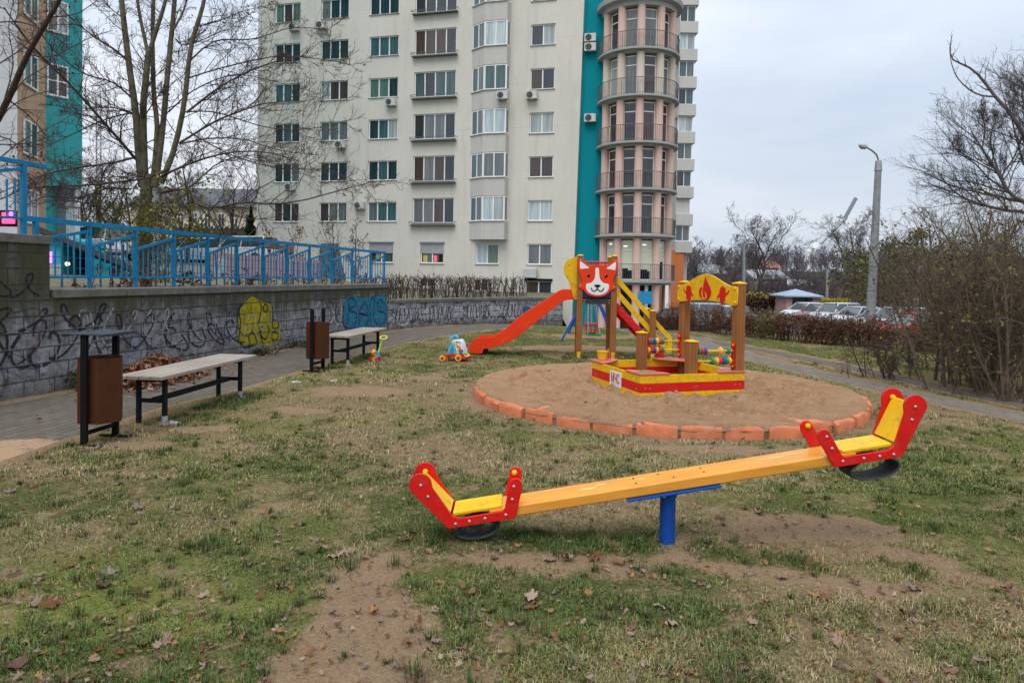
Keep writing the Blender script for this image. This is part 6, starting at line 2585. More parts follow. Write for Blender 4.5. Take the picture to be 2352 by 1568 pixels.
def ac_unit(px, py, label, off=0.0, plane=0.0, w=0.74, h=0.50, louvre=False):
    u, z = ufac(px, py, plane + 0.3)
    r_ = thing('air_conditioner', label, 'air conditioner', tuple(FA(u, z - h / 2, plane)), group='air conditioners on the apartment block')
    mb = MB()
    mb.obox(FA(u - w / 2, z - h / 2, plane + 0.40), FE * w, -FN * 0.32, ZU * h)
    mb.build('casing', ACW, r_, bevel=0.02)
    if louvre:
        mb = MB()
        for j in range(9):
            mb.obox(FA(u - w / 2 + 0.05, z - h / 2 + 0.05 + j * (h - 0.1) / 9, plane + 0.415), FE * (w - 0.1), -FN * 0.02, ZU * 0.03)
        mb.build('louvre', mat('louvre slat', (0.62, 0.63, 0.63), 0.5), r_)
    else:
        c = FA(u - w * 0.14, z, plane + 0.402)
        mb = MB()
        mb.lathe([(0.0001, 0.0), (0.20, 0.0), (0.205, 0.008), (0.0001, 0.01)], c, FN, 24)
        mb.build('fan_opening', DARKM, r_)
        mb = MB()
        for rr_ in (0.07, 0.13, 0.195):
            mb.torus(c + FN * 0.015, rr_, 0.006, FN, 20, 5)
        mb.build('fan_guard', ACW, r_)
    for s in (-0.3, 0.3):
        mb = MB()
        mb.obox(FA(u + s * w, z - h / 2 - 0.04, plane + 0.42), FE * 0.04, -FN * 0.42, ZU * 0.035)
        mb.build('bracket', RAILM, r_)


z2 = lambda x, y: (551.25 + 0.46875 * x, 0.46875 * y)
for (x, y, lb, kw) in ((262, 133, 'air conditioner under the top visible window of the leftmost column', {}), (395, 122, 'air conditioner left of the second window column near the picture top', {}), (737, 500, 'air conditioner below the third column window with green blinds', {}),
                       (488, 708, 'air conditioner half behind branches under a second column window', {}), (243, 915, 'air conditioner above the lowest full window of the leftmost column', {}), (583, 1007, 'air conditioner beside a third column window, low on the facade', {}),
                       (1285, 467, 'air conditioner fixed to the projecting bay', {'plane': 0.62}), (1428, 466, 'air conditioner at the corner of a right column window', {})):
    ac_unit(*z2(x, y), lb, **kw)
ac_unit(*z2(1421, 1336), 'white louvred condenser box under the ground floor window beside the slide tower', w=0.86, h=0.66, louvre=True)
z3 = lambda x, y: (1225 + 0.4884 * x, 0.4884 * y)
for (x, y, lb) in ((268, 178, 'upper of two stacked air conditioners on the teal wall'), (268, 222, 'lower of two stacked air conditioners on the teal wall'), (267, 555, 'single air conditioner on the teal wall')):
    ac_unit(*z3(x, y), lb, plane=-0.35)

# ------------------------------------------------------------------ round balcony tower
TC = Vector((7.70, 43.1, 0))
rt = thing('balcony_tower', 'round tower of salmon columns, ring balconies and glazed doors', 'tower', (TC.x, TC.y, -1.6))
aim = math.atan2(-TC.y, -TC.x)
CA = [R(d) for d in (-66, -29, 3.5, 37.6, 72, 106, 140, 176, 212, 250)]
# screen left is clockwise seen from above when facing the camera: positive offsets run to screen right


def tdir(off):
    a = aim + off
    return Vector((math.cos(a), math.sin(a), 0))


PALEC = render_mat('pale beige render', (0.57, 0.49, 0.41), 0.5)
SLABM = render_mat('slab concrete', (0.37, 0.375, 0.37), 0.5)
RC, RS = 2.09, 2.54
zs = [1.17 + 2.77 * k for k in range(0, 7)]
for k, z in enumerate([-1.7] + zs):
    top = zs[k] if k < len(zs) else None
    if top is None:
        break
    zz0 = z + (0.22 if k else 0)
    for ci, ca in enumerate(CA):
        mb = MB()
        c = TC + tdir(ca) * RC
        mb.lathe([(0.26, 0), (0.245, 0.02), (0.245, top - zz0 + 0.02)], (c.x, c.y, zz0 - 0.01), n=18)
        mb.build('column', PALEC if k == 5 else SALMON, rt, smooth=True)
for k, z in enumerate(zs):
    mb = MB()
    if k == 6:
        mb.lathe([(0.001, 0), (2.30, 0.0), (2.32, 0.28), (2.62, 0.34), (2.66, 0.62), (2.3, 0.8), (2.1, 3.6), (0.001, 3.7)], (TC.x, TC.y, z), n=48)
    else:
        mb.lathe([(0.001, 0.0), (2.24, 0.0), (2.27, 0.10), (RS - 0.03, 0.12), (RS, 0.14), (RS, 0.26), (0.001, 0.26)], (TC.x, TC.y, z), n=48)
    mb.build('balcony_slab' if k < 6 else 'roof_ring', SLABM, rt, smooth=True)
    if k == 6:
        break
    mb = MB()
    zr = z + 0.26
    for hz, r_ in ((0.98, 0.022), (0.10, 0.012)):
        mb.tube([TC + tdir(a) * (RS - 0.06) + ZU * (zr + hz) for a in np.linspace(-2.4, 2.4, 49)], r_, 6)
    for a in np.linspace(-2.4, 2.4, 97):
        p = TC + tdir(a) * (RS - 0.06)
        mb.tube([p + ZU * zr, p + ZU * (zr + 0.98)], 0.009, 4, cap=False)
    for a in np.linspace(-2.4, 2.4, 13):
        p = TC + tdir(a) * (RS - 0.06)
        mb.tube([p + ZU * zr, p + ZU * (zr + 0.98)], 0.02, 5, cap=False)
    mb.build('balcony_railing', RAILM, rt)
# inner drum with tall doors
LAMPW = emit('office ceiling lamp', (1.0, 0.98, 0.9), 1.3)
LITG = emit('lit office interior', (0.50, 0.54, 0.42), 0.11)
for k in range(0, 6):
    zd0, zd1 = zs[k] + 0.26, zs[k + 1]
    mb = MB()
    mb.lathe([(1.74, 0), (1.74, zd1 - zd0)], (TC.x, TC.y, zd0), n=40)
    mb.build('inner_wall', SALMON, rt, smooth=True)
    for (a, b_) in ((-66, -29), (-29, 3.5), (3.5, 37.6), (37.6, 72)):
        m_ = R((a + b_) / 2)
        dr = tdir(m_)
        tn = Vector((-dr.y, dr.x, 0))
        base = TC + dr * 1.90 + ZU * zd0

        def fn(u, z, o=0.0, base=base, tn=tn, dr=dr):
            return base + tn * u + ZU * z + dr * o
        cols = [0] if rgw.random() < 0.4 else [[3], [4], [2]][rgw.integers(0, 3)]
        w = window(rt, fn, -0.40, 0.40, 0.02, zd1 - zd0 - 0.10, 1, cols, rec=0.04, trans=0.76, sill=False, name='balcony_door')
        if k == 0:
            for ch in w.children:
                ch.data.materials[0] = LITG
            mi_ = MB()
            hh = rgw.uniform(0.6, 1.05)
            for (ua_, ub_2, za_, zb_2) in ((-0.30, rgw.uniform(-0.1, 0.25), 0.08, hh), (rgw.uniform(-0.1, 0.1), 0.28, 0.08, hh * rgw.uniform(0.8, 1.5))):
                q0 = fn(ua_, za_, -0.012)
                mi_.obox(q0, fn(ub_2, za_, -0.012) - q0, dr * 0.004, ZU * (zb_2 - za_))
            mi_.build('office_furniture', DARKM, rt)
            ml_ = MB()
            q0 = fn(rgw.uniform(-0.25, 0.0), rgw.uniform(2.0, 2.2), -0.012)
            ml_.obox(q0, tn * 0.22, dr * 0.004, ZU * 0.05)
            ml_.build('ceiling_lamp', LAMPW, rt)
mb = MB()
mb.lathe([(1.45, 0), (1.45, 2.85)], (TC.x, TC.y + 0.3, -1.7), n=32)
mb.build('ground_drum', mat('dark entrance glass', (0.03, 0.05, 0.05), 0.1), rt, smooth=True)
mb = MB()
p = P(1481, 738.5, 40.6)
mb.obox(Vector((p.x - 0.4, p.y, 0.05)), (0.8, 0, 0), (0, 0.03, 0), (0, 0, 0.75))
mb.build('blue_sign', mat('blue sign board', (0.01, 0.24, 0.46), 0.4), rt)
mb = MB()
for px in (1484, 1531):
    a = P(px, 700, 41.2)
    mb.obox(Vector((a.x - 0.1, a.y, -1.6)), (0.2, 0, 0), (0, 0.2, 0), (0, 0, 2.78))
mb.build('entrance_post', FRAMEW, rt)

# ------------------------------------------------------------------ rear wing seen past the tower
wg = thing('rear_wing', 'far stack of grey balcony boxes and windows above an orange base, right of the tower', 'apartment building', tuple(P(1560, 700, 71)))
mb = MB()
xl, xr = P(1500, 400, 71.5).x, P(1583, 400, 71.5).x
mb.obox((xl, 71.6, -1.8), (xr - xl, 0, 0), (0, 12, 0), (0, 0, 32))
mb.build('wing_wall', GREYR, wg)
for k in range(0, 10):
    z0 = 4.3 + 2.8 * k
    xa, xb = P(1551, 400, 71).x, P(1589 + 0.35 * k, 400, 71).x
    mb = MB()
    mb.obox((xa, 70.2, z0), (xb - xa, 0, 0), (0, 1.5, 0), (0, 0, 1.15))
    mb.build('balcony_box', GREYR, wg)
    if k == 1:
        mb = MB()
        mb.obox((xa, 70.5, z0 + 1.15), (xb - xa - 0.3, 0, 0), (0, 1.2, 0), (0, 0, 1.66))
        mb.build('balcony_box', GREYR, wg)
        continue

    def fn(u, z, o=0.0, xa=xa, z0=z0):
        return Vector((xa + u, 70.45 - o, z0 + 1.15 + z))
    window(wg, fn, 0.0, xb - xa - 0.25, 0.02, 1.62, 2, [[1, 3], [5, 2], [0, 1]][k % 3], rec=0.05, sill=False)
xa, xb = P(1547, 620, 70.8).x, P(1567, 620, 70.8).x
mb = MB()
mb.obox((xa - 1.2, 70.3, -1.8), (xb - xa + 1.2, 0, 0), (0, 1.2, 0), (0, 0, 6.3))
mb.build('orange_base', ORNG, wg)
# ------------------------------------------------------------------ left building


def shell(root, name, matl, quads):
    mb = MB()
    for q in quads:
        mb.add(q, [(0, 1, 2, 3)])
    return mb.build(name, matl, root)


lb = thing('corner_building', 'tall peach and teal apartment building at the left edge', 'apartment building', (-20.5, 30, 1.2))
pA = Vector((-1071 / 1568 * 30, 30, 0))
dT = Vector((0.58, 0.82, 0)).normalized()
pB = pA + dT * 1.46
pC = Vector((-1136 / 1568 * 27.2, 27.2, 0))
pD = pC + Vector((-7.5, -3.2, 0))
V3 = lambda p, z: Vector((p.x, p.y, z))
nT = Vector((dT.y, -dT.x, 0))


def LT(u, z, o=0.0):
    return pA + dT * u + nT * o + ZU * z


HT = 42
for p, q, m_, z0 in ((pD, pC, render_mat('light grey render', (0.55, 0.56, 0.58)), 0.8), (pC, pA, PEACH, 0.8), (pA, pB, TEAL2, 5.2)):
    shell(lb, 'wall', m_, [[V3(p, z0), V3(q, z0), V3(q, HT), V3(p, HT)]])
bk_ = Vector((-14, 6, 0))
shell(lb, 'wall', TEAL2, [[V3(pB, 5.2), V3(pB + bk_, 5.2), V3(pB + bk_, HT), V3(pB, HT)], [V3(pA, 5.2), V3(pB, 5.2), V3(pB + bk_, 5.2), V3(pA + bk_, 5.2)]])
for k in range(6):
    z0 = 6.34 + 2.8 * k
    if k == 0:
        z0 = 5.9
        continue
    window(lb, LT, 0.02, 0.86, z0, z0 + 1.40, 2, [0, 4] if k == 1 else [3, 2], rec=-0.02, trans=0.48, name='window')
dP = (pA - pC).normalized()
nP = Vector((dP.y, -dP.x, 0))


def LPch(u, z, o=0.0):
    return pC + dP * u + nP * o + ZU * z


for k in range(6):
    window(lb, LPch, 0.5, 1.9, 3.4 + 2.8 * k, 4.8 + 2.8 * k, 2, [3, 0], rec=-0.02)
rec = Vector((-0.5, 0.6, 0))
xq = lambda px, d: Vector(((px - 1176) / 1568 * d, d, 0))
shell(lb, 'wall', TEAL2, [[V3(pA, 0.8), V3(xq(131, 31.6), 0.8), V3(xq(131, 31.6), 5.2), V3(pA, 5.2)]])
shell(lb, 'entrance_glazing', mat('grey entrance panel', (0.22, 0.27, 0.27), 0.3), [[V3(xq(129, 31.6), 0.8), V3(xq(154, 32.0), 0.8), V3(xq(154, 32.0), 5.6), V3(xq(129, 31.6), 5.6)]])
mb = MB()
a_ = xq(152, 31.4)
mb.obox(V3(a_, 0.8), (0.40, 0.02, 0), (-0.02, 0.4, 0), ZU * 4.9)
mb.build('pillar', FRAMEW, lb)

kq = thing('entrance_kiosk', 'low teal basement entrance with a sloping dark roof behind the blue railing', 'kiosk', tuple(P(180, 640, 16)))
d_ = 16.2
k0, k1, k2 = P(60, 640, d_), P(250, 640, d_), P(335, 640, d_ + 1.0)
mb = MB()
mb.prism([V3(k0, 1.15), V3(P(145, 600, d_), 1.15), V3(P(145, 600, d_), 2.25), V3(k0, 2.35)], (-0.5, 2.5, 0))
mb.build('kiosk_wall', TEAL2, kq)
mb = MB()
mb.prism([V3(P(205, 600, d_ + 0.3), 1.15), V3(k1, 1.15), V3(k1, 1.62), V3(P(205, 600, d_ + 0.3), 1.62)], (-0.5, 2.0, 0))
mb.prism([V3(P(170, 600, d_ + 2.2), 1.15), V3(k2, 1.15), V3(P(300, 600, d_ + 2.2), 1.55), V3(P(170, 600, d_ + 2.2), 2.45)], (-0.1, 0.3, 0))
mb.build('kiosk_parapet', TEAL2, kq)
mb = MB()
mb.prism([V3(P(145, 600, d_ + 0.8), 1.15), V3(P(205, 600, d_ + 0.8), 1.15), V3(P(205, 600, d_ + 0.8), 2.1), V3(P(145, 600, d_ + 0.8), 2.2)], (-0.2, 0.3, 0))
mb.build('doorway', DARKM, kq)  # dark slab fills the opening, shade under the roof given as colour
mb = MB()
ra, rb2 = P(75, 527, d_ - 0.3), P(282, 612, d_ - 0.3)
mb.obox(ra, rb2 - ra, (-0.25, 1.1, -0.22), ZU * 0.13)
mb.build('kiosk_roof', mat('bitumen roof', (0.045, 0.042, 0.04), 0.9, var=0.3), kq)
mb = MB()
p = P(126, 622, d_ - 0.02)
mb.obox(p - Vector((0.15, 0.03, 0.12)), (0.32, 0, 0), (0, 0.03, 0), ZU * 0.28)
mb.build('kiosk_window', GL[2], kq)
mb = MB()
mb.ball(P(155, 606, d_ - 0.05), 0.05, 10)
mb.build('wall_lamp', emit('warm lamp', (1.0, 0.72, 0.35), 4.0), kq, smooth=True)
mb = MB()
p = P(114, 592, d_ - 0.1)
mb.obox(p - Vector((0.04, 0, 0.12)), (0.07, 0, 0), (0, 0.04, 0), ZU * 0.26)
mb.build('neon_strip', emit('violet neon', (0.75, 0.15, 1.0), 2.6), kq)
ns = thing('neon_sign', 'glowing pink and red shop sign behind the railing at the left edge', 'neon sign', tuple(P(12, 503, 23)))
for x, y, w_, h_, c_, s_ in ((18, 508, 0.42, 0.16, (1.0, 0.04, 0.16), 2.4), (10, 492, 0.20, 0.12, (1.0, 0.05, 0.12), 2.4), (24, 491, 0.12, 0.14, (0.9, 0.12, 0.85), 2.2), (10, 499, 0.26, 0.05, (1.0, 0.75, 0.8), 2.4)):
    p = P(x, y, 23)
    mb = MB()
    mb.obox(p - Vector((w_ / 2, 0, h_ / 2)), (w_, 0, 0), (0, 0.06, 0), ZU * h_)
    mb.build('sign_tube', emit('neon', c_, s_), ns, bevel=0.02)
mb = MB()
p = P(14, 500, 23.1)
mb.obox(p - Vector((0.35, 0, 0.3)), (0.7, 0, 0), (0, 0.05, 0), ZU * 0.55)
mb.obox(p - Vector((0.3, 0, 1.3)), (0.05, 0, 0), (0, 0.05, 0), ZU * 1.1)
mb.build('sign_back', DARKM, ns)

pw = thing('pink_wall', 'low dusty pink wall on the terrace behind the blue railing', 'wall', tuple(P(600, 640, 20)))
a_, b_ = P(476, 640, 19.0), P(735, 640, 25.0)
mb = MB()
mb.prism([V3(a_, 1.0), V3(b_, 0.7), V3(b_, 2.02), V3(a_, 2.08)], (-0.15, 0.3, 0))
mb.build('wall_face', PINKW, pw)
mb = MB()
mb.prism([V3(a_, 1.1) + Vector((-0.02, -0.05, 0)), V3(a_.lerp(b_, 0.13), 1.05) + Vector((0, -0.05, 0)), V3(a_.lerp(b_, 0.13), 1.95) + Vector((0, -0.05, 0)), V3(a_, 2.0) + Vector((-0.02, -0.05, 0))], (0, 0.03, 0))
mb.build('pale_panel', render_mat('pale panel', (0.50, 0.51, 0.52)), pw)

eh = thing('entrance_hood', 'dark teal tapered entrance hood against the cream block', 'entrance hood', tuple(P(755, 640, 40)))
mb = MB()
hb = [P(719, 655, 39.5), P(792, 655, 39.5), P(800, 655, 42.5), P(727, 655, 42.5)]
ht = [P(737, 559, 40.5), P(774, 559, 40.5), P(776, 559, 42.2), P(740, 559, 42.2)]
mb.add([V3(p, 0.4) for p in hb] + ht, [(0, 1, 5, 4), (1, 2, 6, 5), (2, 3, 7, 6), (3, 0, 4, 7), (4, 5, 6, 7)])
mb.build('hood_shell', mat('dark teal sheet', (0.010, 0.045, 0.055), 0.5, var=0.3), eh)

yb = thing('yellow_building', 'long pale yellow building with a dark grey roof behind the trees', 'building', tuple(P(500, 540, 100)))
x0, x1 = P(300, 500, 100).x, P(640, 500, 100).x
mb = MB()
mb.obox((x0, 100, 0.8), (x1 - x0, 0, 0), (0, 11, 0), (0, 0, 10.1))
mb.build('wall', YELLR, yb)
mb = MB()
mb.prism([(x0 - 0.5, 99.4, 10.9), (x0 - 0.5, 105.5, 14.3), (x0 - 0.5, 111.6, 10.9)], (x1 - x0 + 1, 0, 0))
mb.build('roof', mat('dark slate roof', (0.075, 0.08, 0.09), 0.7, var=0.2), yb)
for i, px in enumerate(range(315, 600, 31)):
    xa = P(px, 500, 100).x

    def fn(u, z, o=0.0, xa=xa):
        return Vector((xa + u, 100 - o, z))
    window(yb, fn, 0, 0.95, 7.9, 10.0, 2, [0, 0], rec=-0.02, trans=0.7, sill=False)
df = thing('board_fence', 'dark board fence in front of the pale yellow building', 'fence', tuple(P(520, 540, 70)))
x0, x1 = P(395, 530, 70).x, P(592, 530, 70).x
mb = MB()
n_ = 50
for i in range(n_):
    mb.obox((x0 + (x1 - x0) * i / n_, 70, 1.0), ((x1 - x0) / n_ - 0.02, 0, 0), (0, 0.05, 0), (0, 0, 5.0 + 0.1 * (i % 3)))
mb.build('board_panel', mat('dark fence board', (0.05, 0.04, 0.036), 0.8), df)
mb = MB()
for i in range(8):
    mb.obox((x0 + (x1 - x0) * i / 7.2, 70.06, 1.0), (0.12, 0, 0), (0, 0.12, 0), (0, 0, 4.9))
mb.build('post', DARKM, df)

# ------------------------------------------------------------------ cars


def car(name, label, loc, rz, col, suv=False, group=None):
    r_ = thing(name, label, 'car', loc, rz, group)
    L, Wd = 4.3, 1.74
    bh, rh = (0.95, 1.62) if suv else (0.86, 1.46)
    out = [(-2.12, 0.36), (-2.15, 0.62), (-2.08, bh - 0.10), (-1.70, bh + 0.03), (1.05, bh), (1.55, bh - 0.06), (2.02, bh - 0.20), (2.15, 0.55), (2.10, 0.30), (1.72, 0.26), (1.66, 0.50), (1.35, 0.66), (1.04, 0.50), (0.98, 0.24), (-0.98, 0.24), (-1.04, 0.50), (-1.35, 0.66), (-1.66, 0.50), (-1.72, 0.28)]
    pm = mat('car paint %d %d %d' % tuple(int(c * 999) for c in col), col, 0.25, 0.15, var=0.05, spec=0.6)
    mb = MB()
    mb.prism([(x, -Wd / 2, z) for x, z in out], (0, Wd, 0))
    mb.build('body', pm, r_, local=True, bevel=0.05, seg=3)
    fr, rr_ = (0.55, -1.75) if suv else (0.35, -1.35)
    b0 = [(1.10, -0.80, bh - 0.02), (1.10, 0.80, bh - 0.02), (-1.95 if suv else -1.80, 0.80, bh), (-1.95 if suv else -1.80, -0.80, bh)]
    t0 = [(fr, -0.62, rh - 0.04), (fr, 0.62, rh - 0.04), (rr_, 0.62, rh - 0.04), (rr_, -0.62, rh - 0.04)]
    mb = MB()
    mb.add(b0 + t0, [(0, 1, 5, 4), (1, 2, 6, 5), (2, 3, 7, 6), (3, 0, 4, 7), (4, 5, 6, 7)])
    mb.build('windows', glass('car glass', (0.035, 0.055, 0.06), 0.05, 0.9) if 'car glass' not in bpy.data.materials else bpy.data.materials['car glass'], r_, local=True)
    mb = MB()
    mb.add([(fr + 0.06, -0.64, rh - 0.05), (fr + 0.06, 0.64, rh - 0.05), (rr_ - 0.05, 0.64, rh - 0.05), (rr_ - 0.05, -0.64, rh - 0.05), (fr - 0.15, -0.56, rh), (fr - 0.15, 0.56, rh), (rr_ + 0.1, 0.56, rh), (rr_ + 0.1, -0.56, rh)],
           [(0, 1, 5, 4), (1, 2, 6, 5), (2, 3, 7, 6), (3, 0, 4, 7), (4, 5, 6, 7), (3, 2, 1, 0)])
    for sy in (-1, 1):
        for (xa, za, xb, zb) in ((1.08, bh, fr, rh - 0.04), (-0.35, bh, -0.35, rh - 0.04), (-1.85 if suv else -1.70, bh, rr_, rh - 0.04)):
            mb.bar((xa, sy * 0.805, za), (xb, sy * 0.63, zb), 0.07, 0.03)
    mb.build('roof', pm, r_, local=True, smooth=True)
    for x in (1.35, -1.35):
        for y in (-0.80, 0.80):
            mb = MB()
            mb.lathe([(0.18, -0.10), (0.30, -0.10), (0.33, -0.07), (0.33, 0.07), (0.30, 0.10), (0.18, 0.10)], (x, y, 0.33), (0, 1, 0), 22)
            w = mb.build('wheel', RUBBER, r_, local=True, smooth=True)
            mb = MB()
            mb.lathe([(0.0001, -0.09), (0.21, -0.09), (0.21, 0.09), (0.0001, 0.09)], (x, y, 0.33), (0, 1, 0), 16)
            mb.build('rim', STEEL, w, local=True, smooth=True)
    for y in (-0.62, 0.62):
        mb = MB()
        mb.box(2.06, y, bh - 0.27, 0.16, 0.36, 0.14)
        mb.build('headlight', mat('headlight lens', (0.6, 0.63, 0.66), 0.1), r_, local=True, bevel=0.02)
        mb = MB()
        mb.box(-2.09, y, bh - 0.18, 0.12, 0.26, 0.22)
        mb.build('tail_light', mat('tail lens', (0.30, 0.01, 0.01), 0.2), r_, local=True, bevel=0.02)
    mb = MB()
    for y in (-0.90, 0.90):
        mb.box(0.92, y, bh + 0.06, 0.12, 0.16, 0.12)
    mb.build('mirror', pm, r_, local=True, bevel=0.02)
    return r_


CW = (0.62, 0.64, 0.66)
grp = 'cars in the car park'
for px, d_, col, rz, suv, lb_ in ((2092, 37.5, (0.42, 0.020, 0.015), 205, False, 'red car behind the hedge, nearest of the parked row'), (2062, 41.5, CW, 206, True, 'white car just beyond the red car, its roof above the hedge'), (2026, 44.5, (0.42, 0.45, 0.48), 206, False, 'pale silver car right of the concrete lamp post base'),
                                 (1972, 47.5, CW, 206, False, 'white car left of the concrete lamp post base'), (1922, 51, (0.55, 0.57, 0.60), 206, True, 'light grey car in the middle of the parked row'), (1884, 54, (0.20, 0.06, 0.07), 206, False, 'dark wine red car in the parked row near the kiosk'), (1852, 57, (0.50, 0.55, 0.57), 206, False, 'pale hatchback parked directly in front of the blue roofed kiosk'),
                                 (1592, 44, (0.40, 0.42, 0.45), 170, True, 'silver car seen below the left end of the flame board'), (1628, 45, (0.60, 0.62, 0.64), 168, False, 'white car seen through the arch under the flame board'), (1668, 46, (0.12, 0.13, 0.15), 168, False, 'dark grey car seen below the right end of the flame board'), (1556, 37.5, (0.02, 0.022, 0.026), 120, False, 'black car between the round tower and the flame board posts')):
    X_ = (px - 1176) / 1568 * d_
    car('parked_car', lb_, (X_, d_, gz(X_, d_) + 0.035), R(rz), col, suv, grp)
for px, d_, col, rz, lb_ in ((560, 40, CW, 165, 'white car on the terrace left of the cream block corner'), (462, 43, (0.5, 0.52, 0.55), 170, 'silver car on the terrace behind the tree trunk'), (228, 33, CW, 150, 'white car on the terrace behind the teal entrance'), (402, 44, (0.30, 0.33, 0.36), 170, 'grey car on the terrace behind the middle of the blue railing')):
    X_ = (px - 1176) / 1568 * d_
    car('parked_car', lb_, (X_, d_, 2.0), R(rz), col, True, 'cars on the terrace')

# ------------------------------------------------------------------ lamp posts, kiosk, mast
CONC = mat('spun concrete pole', (0.22, 0.23, 0.24), 0.8, var=0.25, scale=3, bump=0.3)
GALV = mat('galvanised lamp arm', (0.30, 0.31, 0.32), 0.5, 0.4)
lx, ly = 824 / 1568 * 28, 28.0
lp = thing('street_lamp', 'tall tapered concrete lamp post with a curved arm over the car park', 'street lamp', (lx, ly, gz(lx, ly)))
zb0 = gz(lx, ly)
tp = P(2017.5, 384, 28)
mb = MB()
mb.tube([(lx, ly, zb0), Vector((lx, ly, zb0)).lerp(tp, 0.5), tp], [0.20, 0.165, 0.125], 20)
mb.build('pole', CONC, lp, smooth=True)
mb = MB()
mb.tube([tp - ZU * 0.15, tp + ZU * 0.25], [0.15, 0.12], 16)
mb.build('collar', GALV, lp, smooth=True)
mb = MB()
arm = [tp + ZU * 0.2, P(2017, 366, 28), P(2013, 355, 27.9), P(2003, 346, 27.8), P(1988, 337, 27.7)]
mb.tube(arm, 0.035, 10)
mb.build('arm', GALV, lp, smooth=True)
mb = MB()
h0, h1 = P(1991, 338.5, 27.7), P(1973, 333, 27.6)
mb.tube([h0, h0.lerp(h1, 0.2), h0.lerp(h1, 0.6), h1], [0.05, 0.11, 0.13, 0.05], 14)
mb.build('lamp_head', mat('lamp housing', (0.42, 0.43, 0.44), 0.5), lp, smooth=True)
for px, yt, yb_, d_, lb_ in ((1708, 562, 700, 62, 'slim grey lamp pole rising behind the flame board'), (1899, 620, 700, 70, 'thin pale lamp pole just right of the blue roofed kiosk'), (2108, 615, 715, 52, 'thin pale lamp pole among the trees right of the concrete lamp')):
    a, b_ = P(px, yb_ + 20, d_), P(px + 1, yt, d_)
    o = thing('lamp_pole', lb_, 'lamp pole', (a.x, a.y, -1.7), group='distant lamp poles')
    mb = MB()
    mb.tube([(a.x, a.y, -1.7), b_], [0.16, 0.11], 12)
    mb.build('pole', GALV, o, smooth=True)
    mb = MB()
    mb.tube([b_ - ZU * 0.1, b_ + Vector((0.2, -0.1, 0.1)), b_ + Vector((0.7, -0.3, 0.15))], [0.08, 0.08, 0.12], 10)
    mb.build('lamp_head', GALV, o, smooth=True)

kk = thing('car_park_kiosk', 'small pink walled kiosk with a pale blue hipped roof beyond the cars', 'kiosk', tuple(P(1843, 700, 62)))
d_ = 62
xa, xb = P(1806, 690, d_).x, P(1881, 690, d_).x
mb = MB()
mb.obox((xa, d_, -1.75), (0.55, 0, 0), (0, 2.6, 0), (0, 0, 2.0))
mb.obox((xb - 0.55, d_, -1.75), (0.55, 0, 0), (0, 2.6, 0), (0, 0, 2.0))
mb.obox((xa + 0.55, d_ + 1.6, -1.75), (xb - xa - 1.1, 0, 0), (0, 0.3, 0), (0, 0, 2.0))
mb.build('kiosk_wall', PINKW, kk)
mb = MB()
mb.obox((xa + 0.55, d_ + 0.5, -1.75), (xb - xa - 1.1, 0, 0), (0, 0.3, 0), (0, 0, 1.1))
mb.build('counter', mat('dark kiosk counter', (0.03, 0.03, 0.035), 0.6), kk)
xe0, xe1, zr = P(1798, 683, d_).x, P(1889, 683, d_).x, P(1842, 664, d_)
mb = MB()
mb.add([(xe0, d_ - 0.4, 0.12), (xe1, d_ - 0.4, 0.12), (xe1, d_ + 3.2, 0.12), (xe0, d_ + 3.2, 0.12), (xe0, d_ - 0.4, 0.24), (xe1, d_ - 0.4, 0.24), (xe1, d_ + 3.2, 0.24), (xe0, d_ + 3.2, 0.24), (zr.x, d_ + 1.4, zr.z)],
       [(3, 2, 1, 0), (0, 1, 5, 4), (1, 2, 6, 5), (2, 3, 7, 6), (3, 0, 4, 7), (4, 5, 8), (5, 6, 8), (6, 7, 8), (7, 4, 8)])
mb.build('roof', mat('blue grey sheet roof', (0.26, 0.34, 0.44), 0.4, 0.2), kk)

fm = thing('floodlight_mast', 'far white leaning stadium floodlight mast above the trees', 'floodlight mast', tuple(P(1857, 610, 260)))
WHM = mat('white steel', (0.66, 0.68, 0.70), 0.5)
mb = MB()
mb.tube([P(1857, 640, 260), P(1858, 605, 260), P(1863, 582, 260), P(1880, 563, 260)], [3.0, 2.6, 2.4, 2.0], 10)
mb.build('mast_foot', WHM, fm, smooth=True)
mb = MB()
mb.tube([P(1874, 570, 262), P(1945, 500, 262)], [0.6, 0.5], 8)
mb.build('mast', mat('grey lattice', (0.35, 0.37, 0.40), 0.6), fm, smooth=True)
mb = MB()
a, b_ = P(1941, 500, 262), P(1966, 455, 262)
mb.bar(a, b_, 1.0, 1.2)
mb.build('lamp_bank', mat('floodlight bank', (0.24, 0.27, 0.31), 0.7, spec=0.1), fm)
cm = thing('antenna_mast', 'slim lattice phone mast rising behind the trees at left', 'antenna mast', tuple(P(222, 540, 75)))
mb = MB()
a, b_ = P(222, 560, 75), P(221, 195, 75)
for dx, dy in ((0, 0), (0.5, 0), (0.25, 0.4)):
    mb.tube([a + Vector((dx, dy, 0)), b_ + Vector((dx, dy, -1.5))], 0.06, 6)
for i in range(24):
    q = a.lerp(b_, i / 24)
    q2 = a.lerp(b_, (i + 1) / 24)
    mb.tube([q, q2 + Vector((0.5, 0, 0))], 0.03, 4)
    mb.tube([q + Vector((0.5, 0, 0)), q2], 0.03, 4)
mb.build('mast', GALV, cm)
for i, dx in enumerate((-0.35, 0.2, 0.75)):
    mb = MB()
    mb.obox(b_ + Vector((dx, -0.1, -2.6 + 0.4 * i)), (0.28, 0, 0), (0, 0.15, 0), (0, 0, 2.2))
    mb.build('antenna_panel', WHM, cm, bevel=0.03)

